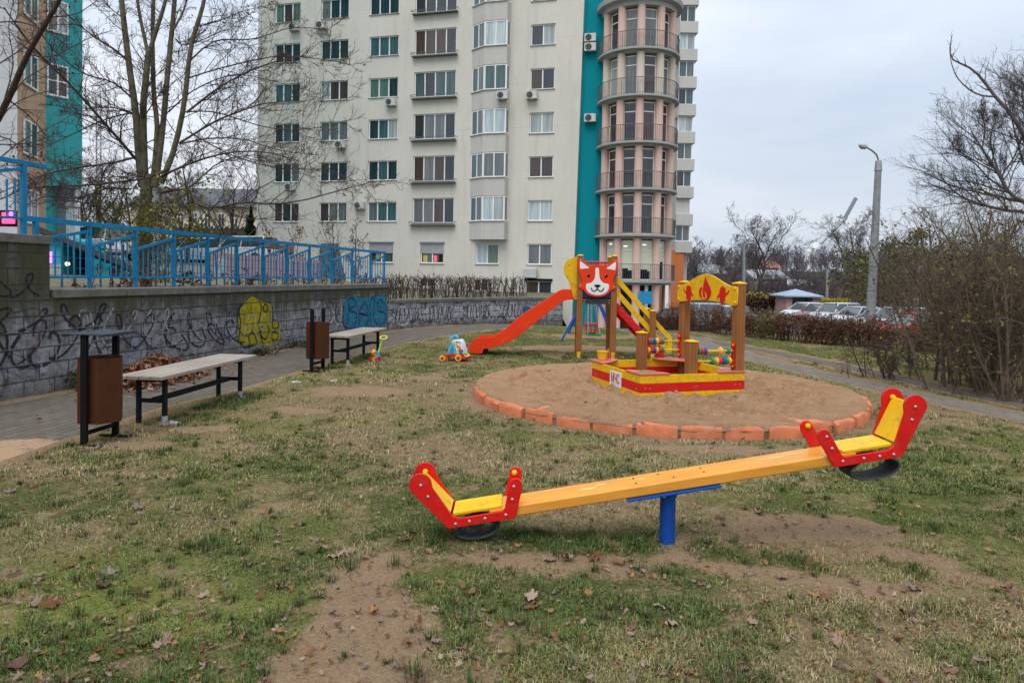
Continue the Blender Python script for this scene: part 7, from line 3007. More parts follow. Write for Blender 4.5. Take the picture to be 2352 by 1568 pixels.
for (px0, px1, ye, yr, d_, wc, rc_, lb_, nm) in ((1735, 1808, 640, 618, 105, (0.50, 0.44, 0.30), (0.24, 0.25, 0.27), 'pale yellow house half hidden by bare trees, left of the kiosk', 'house'), (1612, 1668, 628, 606, 120, (0.20, 0.20, 0.21), (0.20, 0.21, 0.23), 'grey house with a pitched roof behind the trees right of the round tower', 'house'), (1672, 1712, 615, 600, 140, (0.16, 0.17, 0.18), (0.13, 0.14, 0.15), 'dark grey roofed house on the wooded rise behind the slim lamp pole', 'house'), (1745, 1790, 615, 598, 170, (0.30, 0.12, 0.08), (0.28, 0.10, 0.07), 'small red brown roofed house on the far wooded rise', 'house'), (1815, 1870, 655, 642, 125, (0.38, 0.34, 0.27), (0.42, 0.43, 0.45), 'low pale house behind the blue roofed kiosk', 'house')):
    a, b_ = P(px0, ye, d_), P(px1, ye, d_)
    h = thing(nm, lb_, 'house', (a.x, a.y, -2), group='houses beyond the car park')
    zr_ = P(px0, yr, d_).z
    mb = MB()
    mb.obox((a.x, d_, -2.2), (b_.x - a.x, 0, 0), (0, 8, 0), (0, 0, a.z + 2.2))
    mb.build('wall', render_mat('house wall %d' % px0, wc, 0.4), h)
    mb = MB()
    mb.prism([(a.x - 0.4, d_ - 0.4, a.z), (a.x - 0.4, d_ + 4, zr_), (a.x - 0.4, d_ + 8.4, a.z)], (b_.x - a.x + 0.8, 0, 0))
    mb.build('roof', mat('house roof %d' % px0, rc_, 0.7, var=0.2), h)
    nW = 4
    for i in range(nW):
        for zz in (a.z - 2.0, a.z - 4.8):
            xw = a.x + (b_.x - a.x) * (i + 0.3) / nW
            if zz < -1.5:
                continue
            mb = MB()
            mb.obox((xw, d_ - 0.02, zz), (0.9, 0, 0), (0, 0.05, 0), (0, 0, 1.4))
            mb.build('window', GL[0], h)

# ------------------------------------------------------------------ bare trees


def tubes(Pa, Ra, sides):
    """Pa (N,K,3), Ra (N,K) -> vertices, quads"""
    N, K, _ = Pa.shape
    T = np.gradient(Pa, axis=1)
    T /= np.linalg.norm(T, axis=2, keepdims=True) + 1e-9
    mt = T.mean(1)
    ref = np.where(np.abs(mt[:, 2:3]) < 0.75, np.array([[0.05, 0.03, 1.0]]), np.array([[1.0, 0.2, 0.02]]))
    A = np.cross(T, ref[:, None, :])
    A /= np.linalg.norm(A, axis=2, keepdims=True) + 1e-9
    B = np.cross(T, A)
    an = np.arange(sides) * 2 * np.pi / sides
    V = Pa[:, :, None, :] + (A[:, :, None, :] * np.cos(an)[None, None, :, None] + B[:, :, None, :] * np.sin(an)[None, None, :, None]) * Ra[:, :, None, None]
    b = (np.arange(N)[:, None, None] * K + np.arange(K - 1)[None, :, None]) * sides
    j = np.arange(sides)[None, None, :]
    j2 = (j + 1) % sides
    F = np.stack([b + j, b + j2, b + sides + j2, b + sides + j], -1)
    return V.reshape(-1, 3), F.reshape(-1, 4)


def sprout(Pa, Ra, m, ratio, ang, K, rg, up=0.0, tmin=0.2, rmin=0.003, curve=0.3, rr=0.6, lmin=0.0, jit=0.06, upcurve=0.0):
    N, K0, _ = Pa.shape
    L = np.linalg.norm(np.diff(Pa, axis=1), axis=2).sum(1)
    t = tmin + (1 - tmin) * ((np.arange(m)[None, :] + rg.random((N, m))) / m)
    t = np.clip(t, 0, 0.985)
    f = t * (K0 - 1)
    i0 = np.floor(f).astype(int)
    w = (f - i0)[..., None]
    nI = np.arange(N)[:, None]
    i1 = np.minimum(i0 + 1, K0 - 1)
    base = Pa[nI, i0] * (1 - w) + Pa[nI, i1] * w
    rb = Ra[nI, i0] * (1 - w[..., 0]) + Ra[nI, i1] * w[..., 0]
    tan = Pa[nI, i1] - Pa[nI, i0]
    tan /= np.linalg.norm(tan, axis=2, keepdims=True) + 1e-9
    rv = rg.normal(size=(N, m, 3))
    pe = rv - tan * (rv * tan).sum(2, keepdims=True)
    pe /= np.linalg.norm(pe, axis=2, keepdims=True) + 1e-9
    a = np.radians(ang[0] + (ang[1] - ang[0]) * rg.random((N, m)))[..., None]
    d = tan * np.cos(a) + pe * np.sin(a)
    d[..., 2] += up
    d /= np.linalg.norm(d, axis=2, keepdims=True)
    ln = np.maximum(L[:, None] * ratio * (1.15 - 0.7 * t) * (0.55 + 0.9 * rg.random((N, m))), lmin)[..., None, None]
    s = np.linspace(0, 1, K)[None, None, :, None]
    cv = rg.normal(size=(N, m, 1, 3)) * curve
    cv[..., 2] += upcurve
    Q = base[:, :, None, :] + d[:, :, None, :] * ln * s + cv * ln * s ** 2 * 0.5
    Q = Q + np.cumsum(rg.normal(size=(N, m, K, 3)), axis=2) * ln * jit * s
    Q = Q.reshape(N * m, K, 3)
    r0 = np.maximum(rb * rr, rmin)[..., None]
    Rr = r0 * (1 - s[..., 0] * 0.75)
    Rr = np.maximum(Rr, rmin * 0.75).reshape(N * m, K)
    return Q, Rr


def resample(pts, K):
    p = np.array([tuple(q) for q in pts], float)
    k = len(p)
    out = []
    for x in np.linspace(0, k - 1, K):
        i = min(int(x), k - 2)
        t = x - i
        p0, p1, p2, p3 = p[max(i - 1, 0)], p[i], p[i + 1], p[min(i + 2, k - 1)]
        out.append(0.5 * (2 * p1 + (p2 - p0) * t + (2 * p0 - 5 * p1 + 4 * p2 - p3) * t * t + (3 * p1 - p0 - 3 * p2 + p3) * t ** 3))
    return np.array(out)


def join(parts_):
    V, F, o = [], [], 0
    for v, f in parts_:
        V.append(v)
        F.append(f + o)
        o += len(v)
    return np.concatenate(V), np.concatenate(F)


def bark(name, lo, hi, sc=18, rough=0.9):
    m, n, b = nodes(name)
    v = objvec(n)
    c = ramp(n, noise(n, sc, 5, 0.65, v), (0.3, lo), (0.7, hi))
    n.links.new(c, b.inputs['Base Color'])
    b.inputs['Roughness'].default_value = rough
    b.inputs['Specular IOR Level'].default_value = 0.15
    return m


BARKG = bark('olive grey bark', (0.062, 0.056, 0.036), (0.165, 0.150, 0.095), 9)
TWIG = bark('purple brown twig', (0.050, 0.037, 0.030), (0.105, 0.078, 0.064), 6)
TWIGB = bark('red brown hedge twig', (0.070, 0.036, 0.025), (0.145, 0.078, 0.052), 7)
TWIGO = bark('olive hedge twig', (0.09, 0.075, 0.030), (0.19, 0.155, 0.065), 7)
TWIGG = bark('grey olive bush twig', (0.070, 0.051, 0.037), (0.150, 0.112, 0.080), 5)
TWIGV = bark('grey violet twig', (0.070, 0.060, 0.062), (0.135, 0.115, 0.115), 3)
MIDW = bark('haze tinted brown twig', (0.092, 0.076, 0.078), (0.150, 0.125, 0.124), 0.3)  # brown twig paled towards grey: distance haze put into the colour
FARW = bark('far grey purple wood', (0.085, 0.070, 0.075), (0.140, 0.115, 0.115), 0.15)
LEAFT = attr_mat('small leaf', 0.7)


def leaf_quads(C, size, rg, cols):
    n = len(C)
    a = rg.normal(size=(n, 3))
    a /= np.linalg.norm(a, axis=1, keepdims=True)
    b = np.cross(a, rg.normal(size=(n, 3)))
    b /= np.linalg.norm(b, axis=1, keepdims=True) + 1e-9
    s = (size * (0.5 + rg.random(n)))[:, None]
    V = np.stack([C - a * s * 0.5, C + b * s * 0.3, C + a * s * 0.5, C - b * s * 0.3], 1).reshape(-1, 3)
    F = np.arange(n * 4).reshape(n, 4)
    c = np.array(cols)[rg.integers(0, len(cols), n)] * (0.7 + 0.6 * rg.random((n, 1)))
    return V, F, np.repeat(c, 4, axis=0)


# --- the big many-stemmed tree behind the railing
tz = lambda x, y: (x * 0.42982, y * 0.42982)
DT = 12.6
lims = []


def limb(pts, r0, r1, d0=0.0, d1=0.0, K=12):
    k = len(pts)
    w = [P(*tz(*p), DT + d0 + (d1 - d0) * i / (k - 1)) for i, p in enumerate(pts)]
    q = resample(w, K)
    lims.append((q, np.linspace(r0, r1, K) * (0.72 if K == 14 else 0.82)))


bt = thing('bare_tree', 'large bare many stemmed tree spreading long branches over the blue railing', 'tree', tuple(P(345, 656, DT)))
trunk = [((785, 1580), (775, 1400), (778, 1200), (780, 1050), (790, 930)), ((760, 1000), (740, 800), (725, 600), (690, 350), (660, 100), (640, -100)), ((775, 990), (765, 600), (782, 400), (792, 280)), ((792, 290), (750, 100), (725, -60)), ((790, 300), (840, 150), (880, 20), (905, -110)),
         ((815, 1000), (840, 700), (822, 500), (815, 200), (822, -80)), ((830, 1000), (868, 700), (895, 400), (920, 150), (940, -80)), ((860, 980), (930, 800), (985, 550), (1020, 250), (1080, 50), (1105, -90)), ((925, 160), (980, 60), (1010, -60))]
trr = [(0.15, 0.145), (0.105, 0.062), (0.095, 0.07), (0.05, 0.035), (0.06, 0.04), (0.072, 0.05), (0.082, 0.055), (0.08, 0.045), (0.03, 0.02)]
for k, (t_, r_) in enumerate(zip(trunk, trr)):
    limb(t_, r_[0] * 0.84, r_[1] * 0.84, 0.0, [0, -0.1, 0, 0.1, -0.1, 0.35, 0.25, -0.05, 0.2][k])
tv, tf = join([tubes(q[None], r[None], 12) for q, r in lims])
npmesh('trunk', tv - np.array(bt.location), tf, BARKG, bt, smooth=True)
n_trunk = len(lims)
for pts, r0, r1, d1 in (([(725, 850), (640, 750), (560, 660), (400, 480), (250, 330), (150, 220), (20, 40)], .040, .014, -2.2),
                        ([(900, 900), (820, 940), (700, 965), (450, 990), (280, 995), (120, 1010)], .038, .012, -2.6), ([(850, 950), (1000, 880), (1200, 820), (1400, 812), (1600, 860)], .034, .008, -1.5),
                        ([(725, 840), (600, 870), (400, 900), (220, 940), (0, 1030)], .030, .010, -2.4), ([(960, 765), (1150, 650), (1300, 590), (1425, 552), (1640, 540)], .030, .008, -1.2), ([(1000, 600), (1200, 450), (1425, 345), (1620, 300)], .030, .008, -0.8),
                        ([(860, 1030), (1000, 1010), (1060, 1100), (1180, 1105), (1300, 1080), (1425, 1090), (1600, 1075), (1880, 1000), (2000, 970)], .042, .007, -2.0), ([(705, 610), (600, 575), (430, 580), (250, 560)], .022, .006, -1.5), ([(700, 520), (600, 440), (450, 395), (300, 280), (180, 130)], .024, .007, -1.8),
                        ([(690, 340), (620, 270), (480, 180), (340, 60), (240, -60)], .024, .008, -1.0), ([(880, 1000), (1000, 1010), (1170, 870), (1350, 830), (1500, 850)], .026, .006, 1.2), ([(940, 210), (1000, 240), (1200, 160), (1400, 30)], .016, .005, 0.6),
                        ([(720, 600), (560, 640), (330, 745), (130, 840)], .022, .006, -1.8), ([(960, 770), (1120, 740), (1300, 745), (1480, 800), (1700, 830)], .022, .006, -1.4), ([(900, 600), (1040, 480), (1250, 400), (1440, 430), (1700, 500)], .020, .005, 0.8),
                        ([(700, 1010), (560, 1010), (420, 1060), (250, 1050), (130, 1100)], .024, .007, -2.2), ([(720, 1080), (600, 1130), (440, 1080), (280, 1070)], .018, .006, -2.0), ([(1010, 330), (1150, 220), (1350, 210), (1560, 150), (1760, 160)], .022, .005, -0.6),
                        ([(1030, 150), (1180, 110), (1300, 60), (1480, 20)], .016, .005, 0.2), ([(1000, 420), (1200, 360), (1500, 300), (1800, 330), (1870, 350)], .020, .004, -1.0), ([(980, 600), (1150, 600), (1420, 680), (1640, 690), (1850, 650)], .020, .004, -1.4),
                        ([(1000, 700), (1240, 830), (1500, 900), (1750, 910), (1960, 1000)], .018, .004, -1.6), ([(660, 100), (560, 20), (480, -60)], .016, .006, 0.3), ([(760, 500), (860, 380), (960, 330), (1060, 180)], .014, .005, 0.8), ([(720, 700), (840, 520), (870, 480)], .016, .010, -0.3)):
    limb(pts, r0, r1, 0.0, d1, 14)
lp_ = np.stack([resample(q, 14) for q, r in lims[n_trunk:]])
lr_ = np.stack([np.interp(np.linspace(0, 1, 14), np.linspace(0, 1, len(r)), r) for q, r in lims[n_trunk:]])
rgt = np.random.default_rng(31)
a1 = sprout(lp_, lr_, 22, 0.25, (28, 62), 7, rgt, up=0.10, tmin=0.12, rmin=0.0042, curve=0.25, upcurve=0.25)
st_ = np.stack([resample(q, 14) for q, r in lims[1:n_trunk]])
sr_ = np.stack([np.interp(np.linspace(0, 1, 14), np.linspace(0, 1, len(r)), r) * 0.32 for q, r in lims[1:n_trunk]])
a1b = sprout(st_, sr_, 10, 0.30, (40, 75), 7, rgt, up=0.0, tmin=0.15, rmin=0.0045, curve=0.3, upcurve=0.2)
A1 = (np.concatenate([a1[0], a1b[0]]), np.concatenate([a1[1], a1b[1]]))
a2 = sprout(*A1, 7, 0.42, (25, 60), 5, rgt, up=0.06, tmin=0.15, rmin=0.0032, curve=0.3, upcurve=0.25)
a3 = sprout(*a2, 4, 0.45, (25, 60), 4, rgt, up=0.08, tmin=0.2, rmin=0.0025, curve=0.3, upcurve=0.2)
cv_, cf_ = join([tubes(lp_, lr_, 7), tubes(*A1, 5), tubes(*a2, 3), tubes(*a3, 3)])
npmesh('crown', cv_ - np.array(bt.location), cf_, TWIG, bt, smooth=True)
# seed clusters and the few leaves still hanging
tips = a2[0][rgt.integers(0, len(a2[0]), 420), -1]
lv, lf, lc = leaf_quads(tips + rgt.normal(size=tips.shape) * 0.02, 0.045, rgt, [(0.12, 0.06, 0.03), (0.06, 0.035, 0.03), (0.18, 0.09, 0.04)])
npmesh('dry_leaves', lv - np.array(bt.location), lf, LEAFT, bt, col=lc)

iv = thing('climbing_shrub', 'sparse yellow green shrub clinging round the foot of the big bare tree', 'shrub', tuple(P(345, 640, 12.2)))
rgi = np.random.default_rng(77)
stems = []
for k in range(26):
    b0 = P(rgi.uniform(300, 400), 650, 12.3 + rgi.normal() * 0.3)
    t0_ = P(rgi.normal(345, 62), rgi.uniform(400, 520), 12.3 + rgi.normal() * 0.5)
    m_ = b0.lerp(t0_, 0.55) + Vector((rgi.normal() * 0.15, rgi.normal() * 0.15, 0.1))
    stems.append(resample([b0, m_, t0_], 8))
S_ = np.stack(stems)
SRr = np.tile(np.linspace(0.010, 0.004, 8), (len(S_), 1))
b1 = sprout(S_, SRr, 7, 0.28, (25, 65), 5, rgi, tmin=0.25, rmin=0.0025, up=0.0)
b2 = sprout(*b1, 4, 0.45, (25, 65), 4, rgi, rmin=0.002)
v_, f_ = join([tubes(S_, SRr, 5), tubes(*b1, 3), tubes(*b2, 3)])
npmesh('stems', v_ - np.array(iv.location), f_, TWIGO, iv)
pts = b2[0][:, 1:].reshape(-1, 3)
pts = pts[rgi.integers(0, len(pts), 2300)] + rgi.normal(size=(2300, 3)) * 0.03
lv, lf, lc = leaf_quads(pts, 0.055, rgi, [(0.16, 0.17, 0.035), (0.22, 0.19, 0.04), (0.10, 0.12, 0.03), (0.13, 0.13, 0.035)])
npmesh('leaves', lv - np.array(iv.location), lf, LEAFT, iv, col=lc)

# --- a nearer tree leaning in from the left edge
lt = thing('bare_tree', 'dark bare tree leaning into view from the left edge', 'tree', tuple(P(-260, 560, 9.6)))
lt_pts = [P(-260, 700, 9.6), P(-120, 470, 9.4), P(4, 258, 9.2), P(64, 125, 9.0), P(137, 0, 8.8), P(175, -90, 8.7)]
l1 = resample(lt_pts, 14)
npmesh('trunk', tubes(l1[None], np.linspace(0.055, 0.018, 14)[None], 10)[0] - np.array(lt.location), tubes(l1[None], np.linspace(0.055, 0.018, 14)[None], 10)[1], bark('dark brown bark', (0.035, 0.024, 0.020), (0.075, 0.05, 0.042), 12), lt, smooth=True)
sub = [[(-60, 360), (20, 250), (90, 215), (170, 200)], [(20, 230), (70, 270), (120, 330)], [(64, 125), (120, 130), (200, 90), (260, 70)], [(-40, 330), (60, 330), (150, 300)], [(90, 80), (60, 20), (20, -40)], [(0, 262), (30, 150), (20, 60), (40, -30)], [(-80, 400), (30, 390), (110, 420)], [(110, 40), (180, 30), (250, -20)], [(-60, 420), (40, 330), (120, 290), (190, 250)], [(-60, 180), (40, 120), (110, 60), (190, 60)], [(-50, 60), (40, 50), (120, 80), (180, 130)], [(-60, 480), (40, 440), (130, 380), (200, 340)], [(20, 230), (60, 180), (110, 150), (160, 100)], [(-70, 300), (20, 320), (100, 380), (150, 440)]]
L2 = np.stack([resample([P(x, y, 9.2 + 0.25 * i) for i, (x, y) in enumerate(s_)], 10) for s_ in sub])
LR = np.tile(np.linspace(0.011, 0.004, 10), (len(L2), 1))
c1 = sprout(L2, LR, 9, 0.30, (30, 65), 6, rgt, rmin=0.003, tmin=0.1, up=0.05)
c2 = sprout(*c1, 5, 0.45, (25, 60), 4, rgt, rmin=0.0025)
v_, f_ = join([tubes(L2, LR, 6), tubes(*c1, 4), tubes(*c2, 3)])
npmesh('crown', v_ - np.array(lt.location), f_, TWIG, lt)
tips = np.concatenate([c2[0][:, -1], c1[0][:, -1]])
for t_ in tips[rgt.integers(0, len(tips), 24)]:
    Vb, Fb = tubes(np.stack([t_ + np.array([0, 0, 0.02]), t_, t_ - np.array([0, 0, 0.02])])[None], np.array([[0.004, 0.018, 0.004]]), 6)
    npmesh('seed_cluster', Vb - np.array(lt.location), Fb, TWIG, lt, smooth=True)


def bare_tree(h, spread, seed, rg_n=(11, 9, 7, 4), lean=0.0, r0=None, fork=0.35, rmin=0.012, up=0.35):
    """arrays (trunk mesh, crown mesh) of one bare tree standing at the origin"""
    rg = np.random.default_rng(seed)
    r0 = r0 or h * 0.02
    tk_ = resample([(0, 0, -0.3), (lean * h * 0.15, 0, h * 0.25), (lean * h * 0.35 + rg.normal() * h * 0.02, rg.normal() * h * 0.02, h * 0.55), (lean * h * 0.5 + rg.normal() * h * 0.05, rg.normal() * h * 0.04, h * 0.93)], 14)
    tr_ = np.linspace(r0, r0 * 0.18, 14)
    p1 = sprout(tk_[None], tr_[None], rg_n[0], 0.46 * spread, (30, 62), 9, rg, up=up, tmin=fork, rmin=rmin * 1.6, curve=0.22, rr=0.62, upcurve=0.25, jit=0.03)
    p2 = sprout(*p1, rg_n[1], 0.45, (25, 58), 6, rg, up=0.12, tmin=0.18, rmin=rmin * 1.15, curve=0.3, upcurve=0.2)
    p3 = sprout(*p2, rg_n[2], 0.42, (25, 60), 4, rg, up=0.1, tmin=0.15, rmin=rmin * 0.8, curve=0.3)
    lv_ = [tubes(p1[0], p1[1], 5), tubes(p2[0], p2[1], 3), tubes(p3[0], p3[1], 3)]
    tipsrc = p3
    if rg_n[3]:
        p4 = sprout(*p3, rg_n[3], 0.5, (25, 60), 3, rg, up=0.1, tmin=0.2, rmin=rmin * 0.6)
        lv_.append(tubes(p4[0], p4[1], 3))
        tipsrc = p4
    return tubes(tk_[None], tr_[None], 8), join(lv_), tipsrc[0][:, 1:].reshape(-1, 3)


def put_tree(px, yb_, yt, d, label, spread, seed, leaves=None, group=None, zb0_=None, matl=None, name='bare_tree', cat='tree', **kw):
    X_ = (px - 1176) / 1568 * d
    zb_ = gz(X_, d) if zb0_ is None else zb0_
    ztop = P(px, yt, d).z
    h = ztop - zb_
    o = thing(name, label, cat, (X_, d, zb_), 0, group)
    (a, b_), (c, e), tp_ = bare_tree(h, spread, seed, rmin=max(0.0035, d * 0.00021), **kw)
    f_ = np.array([1, 1, h / max(c[:, 2].max(), h)])
    a, c, tp_ = a * f_, c * f_, tp_ * f_
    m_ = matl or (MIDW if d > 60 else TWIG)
    npmesh('trunk', a, b_, m_, o, smooth=True)
    npmesh('crown', c, e, m_, o)
    if leaves:
        rg = np.random.default_rng(seed + 1)
        n_, sz, cols = leaves
        q = tp_[rg.integers(0, len(tp_), n_)] + rg.normal(size=(n_, 3)) * sz
        lv, lf, lc = leaf_quads(q, sz, rg, cols)
        npmesh('leaves', lv, lf, LEAFT, o, col=lc)
    return o


g1 = 'bare trees beyond the car park'
put_tree(1745, 700, 458, 88, 'tall bare tree with a broad fan crown beyond the car park', 1.25, 201, group=g1, fork=0.36, rg_n=(15, 11, 8, 5))
put_tree(1925, 712, 470, 76, 'bare tree with a slanting dark trunk left of the concrete lamp', 1.25, 202, group=g1, lean=0.28, fork=0.30, rg_n=(15, 11, 8, 5))
put_tree(1600, 700, 540, 96, 'bare tree just right of the rear wing', 1.0, 203, group=g1, fork=0.25)
put_tree(1652, 700, 532, 92, 'slender bare tree in front of the grey house', 0.9, 204, group=g1, fork=0.3)
put_tree(1690, 700, 560, 110, 'small bare tree next to the slim grey lamp pole', 1.1, 205, group=g1, fork=0.2)
put_tree(1820, 700, 600, 100, 'low dark bare tree behind the kiosk roof', 1.3, 206, group=g1, fork=0.2)
put_tree(1872, 700, 610, 90, 'low spreading bare tree right of the kiosk', 1.3, 207, group=g1, fork=0.2)
put_tree(1985, 712, 520, 70, 'bare tree directly left of the concrete lamp pole', 1.0, 208, group=g1, fork=0.3)
put_tree(1575, 700, 560, 120, 'faint bare tree at the edge of the rear wing', 1.2, 209, group=g1, fork=0.2)
put_tree(1775, 705, 612, 84, 'low bare thicket tree in front of the pale yellow house', 1.6, 218, group=g1, fork=0.1, rg_n=(12, 9, 7, 4))
put_tree(1700, 705, 600, 80, 'low bare thicket tree behind the right flame board post', 1.6, 219, group=g1, fork=0.1, rg_n=(12, 9, 7, 4))
put_tree(2190, 740, 440, 30, 'dense bare tree above the right hand bushes', 1.3, 240, group=g1, fork=0.15, matl=TWIGG, rg_n=(13, 9, 7, 4))
put_tree(2310, 760, 380, 24, 'dense grey bare tree at the right edge behind the bushes', 1.3, 241, group=g1, fork=0.15, matl=TWIGG, rg_n=(13, 9, 7, 4))
put_tree(2090, 725, 490, 40, 'dense bare tree just right of the olive willow', 1.3, 242, group=g1, fork=0.15, matl=TWIGG, rg_n=(13, 9, 7, 4))
put_tree(1960, 715, 600, 64, 'reddish bare thicket tree below the slanting tree', 1.5, 216, group=g1, fork=0.12, matl=TWIGB)
OL = [(0.10, 0.115, 0.035), (0.14, 0.13, 0.04), (0.075, 0.09, 0.03)]
put_tree(2062, 720, 525, 46, 'olive leaved willow right of the concrete lamp pole', 1.1, 210, leaves=(2600, 0.22, OL), group='leafy trees beyond the hedge', matl=TWIGG, fork=0.2)
put_tree(2150, 735, 470, 34, 'grey bare tree between the willow and the bushes', 1.0, 211, group=g1, fork=0.25, matl=TWIGG)
put_tree(2030, 720, 600, 55, 'small olive leaved tree behind the concrete lamp pole', 1.3, 217, leaves=(1400, 0.22, OL), group='leafy trees beyond the hedge', matl=TWIGG, fork=0.15)
put_tree(2250, 760, 400, 26, 'tall grey brown bare tree behind the right hand bushes', 1.05, 212, group=g1, fork=0.25, matl=TWIGG, rg_n=(12, 9, 7, 4))
g2 = 'bare trees behind the terrace'
put_tree(232, 560, 290, 42, 'bare tree right of the teal building corner', 1.0, 220, group=g2, zb0_=1.1, fork=0.25)
put_tree(432, 540, 330, 38, 'bare tree right of the big many stemmed tree', 1.0, 221, group=g2, zb0_=1.1, fork=0.3)
put_tree(530, 540, 372, 60, 'bare tree in front of the pale yellow building', 1.0, 222, group=g2, zb0_=1.1, fork=0.25)
put_tree(300, 560, 350, 55, 'bare tree behind the big many stemmed tree', 1.1, 223, group=g2, zb0_=1.1, fork=0.2)
put_tree(190, 560, 330, 60, 'bare tree partly hidden by the teal building', 1.1, 224, group=g2, zb0_=1.1, fork=0.2)
put_tree(375, 560, 400, 70, 'low bare tree at the left end of the yellow building', 1.2, 225, group=g2, zb0_=1.1, fork=0.2)
g3 = 'saplings in front of the cream block'
OR_ = [(0.24, 0.10, 0.035), (0.30, 0.14, 0.05), (0.16, 0.08, 0.04)]
put_tree(765, 650, 470, 27, 'bare sapling in front of the dark teal hood', 0.8, 230, leaves=(160, 0.07, [(0.14, 0.07, 0.045)]), group=g3, zb0_=0.8, fork=0.15, rg_n=(12, 7, 5, 0), r0=0.05)
put_tree(815, 650, 500, 26, 'bare sapling with russet seed heads near the end of the blue railing', 0.7, 231, leaves=(220, 0.08, [(0.17, 0.075, 0.045), (0.12, 0.06, 0.04)]), group=g3, zb0_=0.8, fork=0.12, rg_n=(12, 7, 5, 0), r0=0.04)
put_tree(625, 650, 505, 25, 'small sapling with orange leaves at the left corner of the cream block', 0.7, 232, leaves=(150, 0.10, OR_), group=g3, zb0_=1.0, fork=0.15, rg_n=(10, 6, 4, 0), r0=0.035)
put_tree(675, 650, 520, 26, 'small sapling with orange leaves left of the dark teal hood', 0.7, 233, leaves=(120, 0.10, OR_), group=g3, zb0_=1.0, fork=0.15, rg_n=(10, 6, 4, 0), r0=0.035)
# small spruce beside the cream block
sg = thing('spruce', 'small dark spruce beside the left corner of the cream block', 'tree', (P(576, 545, 50).x, 50, 1.1))
rgs = np.random.default_rng(8)
npmesh('trunk', *tubes(np.array([[(0, 0, 0), (0, 0, 2.5), (0, 0, 5.2)]]), np.array([[0.12, 0.08, 0.02]]), 8), TWIG, sg)
C_ = []
for k in range(5200):
    z = rgs.random() ** 0.8
    r_ = (1 - z) * 1.25 * (0.35 + 0.65 * rgs.random() ** 0.5) * (0.8 + 0.3 * math.sin(z * 40))
    a = rgs.random() * 6.283
    C_.append((r_ * math.cos(a), r_ * math.sin(a), 0.5 + z * 4.7 - r_ * 0.25))
lv, lf, lc = leaf_quads(np.array(C_), 0.16, rgs, [(0.018, 0.045, 0.028), (0.03, 0.06, 0.035), (0.012, 0.03, 0.02)])
npmesh('needles', lv, lf, LEAFT, sg, col=lc)

# far woods that read as one mass
Vw, Fw, o_ = [], [], 0
rgw2 = np.random.default_rng(55)
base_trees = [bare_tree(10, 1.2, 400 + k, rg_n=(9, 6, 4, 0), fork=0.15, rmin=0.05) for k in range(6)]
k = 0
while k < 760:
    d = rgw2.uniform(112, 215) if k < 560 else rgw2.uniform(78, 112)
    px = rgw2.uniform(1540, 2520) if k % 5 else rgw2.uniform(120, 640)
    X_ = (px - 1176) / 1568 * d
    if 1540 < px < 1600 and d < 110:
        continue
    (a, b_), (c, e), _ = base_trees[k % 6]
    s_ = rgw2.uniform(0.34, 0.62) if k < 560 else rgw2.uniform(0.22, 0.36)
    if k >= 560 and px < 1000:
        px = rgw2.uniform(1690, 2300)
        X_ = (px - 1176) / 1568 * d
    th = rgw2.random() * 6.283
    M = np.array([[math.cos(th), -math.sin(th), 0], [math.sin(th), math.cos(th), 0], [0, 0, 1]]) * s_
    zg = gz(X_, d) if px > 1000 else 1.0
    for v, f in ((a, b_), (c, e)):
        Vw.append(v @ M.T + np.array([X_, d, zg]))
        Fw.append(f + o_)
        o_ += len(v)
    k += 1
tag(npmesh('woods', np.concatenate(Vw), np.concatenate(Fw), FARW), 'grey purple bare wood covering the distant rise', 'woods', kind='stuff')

# two low hedges by the kiosk, one with yellow tops
for nm_, pa, pb_, d, h, lb_, cols in (('low_hedge', 1690, 1796, 66, 2.0, 'low brown hedge with yellowish top left of the blue roofed kiosk', [(0.12, 0.075, 0.055), (0.10, 0.06, 0.045), (0.26, 0.22, 0.04)]), ('low_hedge', 1889, 1952, 68, 1.5, 'low bright yellow green hedge right of the blue roofed kiosk', [(0.34, 0.30, 0.03), (0.26, 0.24, 0.04), (0.14, 0.10, 0.05)])):
    rg = np.random.default_rng(int(pa))
    xa, xb = (pa - 1176) / 1568 * d, (pb_ - 1176) / 1568 * d
    o = thing(nm_, lb_, 'hedge', ((xa + xb) / 2, d, -1.7), group='low hedges by the kiosk')
    n_ = 3600
    C_ = np.stack([rg.uniform(xa, xb, n_), d + rg.normal(size=n_) * 0.45, -1.7 + h * (0.15 + 0.85 * rg.random(n_) ** 0.6) + rg.normal(size=n_) * 0.08], 1)
    lv, lf, lc = leaf_quads(C_, 0.24, rg, cols[:2])
    top = np.repeat(C_[:, 2] > -1.7 + h * 0.78, 4) & (np.repeat(rg.random(n_), 4) < 0.6)
    lc[top] = np.array(cols[2 if pa < 1800 else 0])
    npmesh('leaves', lv - np.array(o.location), lf, LEAFT, o, col=lc)
    sx = rg.uniform(xa, xb, 90)
    S = np.stack([np.stack([sx, np.full(90, float(d)), np.full(90, -1.75)], 1), np.stack([sx + rg.normal(size=90) * .1, d + rg.normal(size=90) * .2, np.full(90, -1.7 + h * .5)], 1), np.stack([sx + rg.normal(size=90) * .2, d + rg.normal(size=90) * .3, np.full(90, -1.7 + h)], 1)], 1)
    v_, f_ = tubes(S, np.tile(np.array([[0.03, 0.022, 0.012]]), (90, 1)), 4)
    npmesh('stems', v_ - np.array(o.location), f_, MIDW, o)

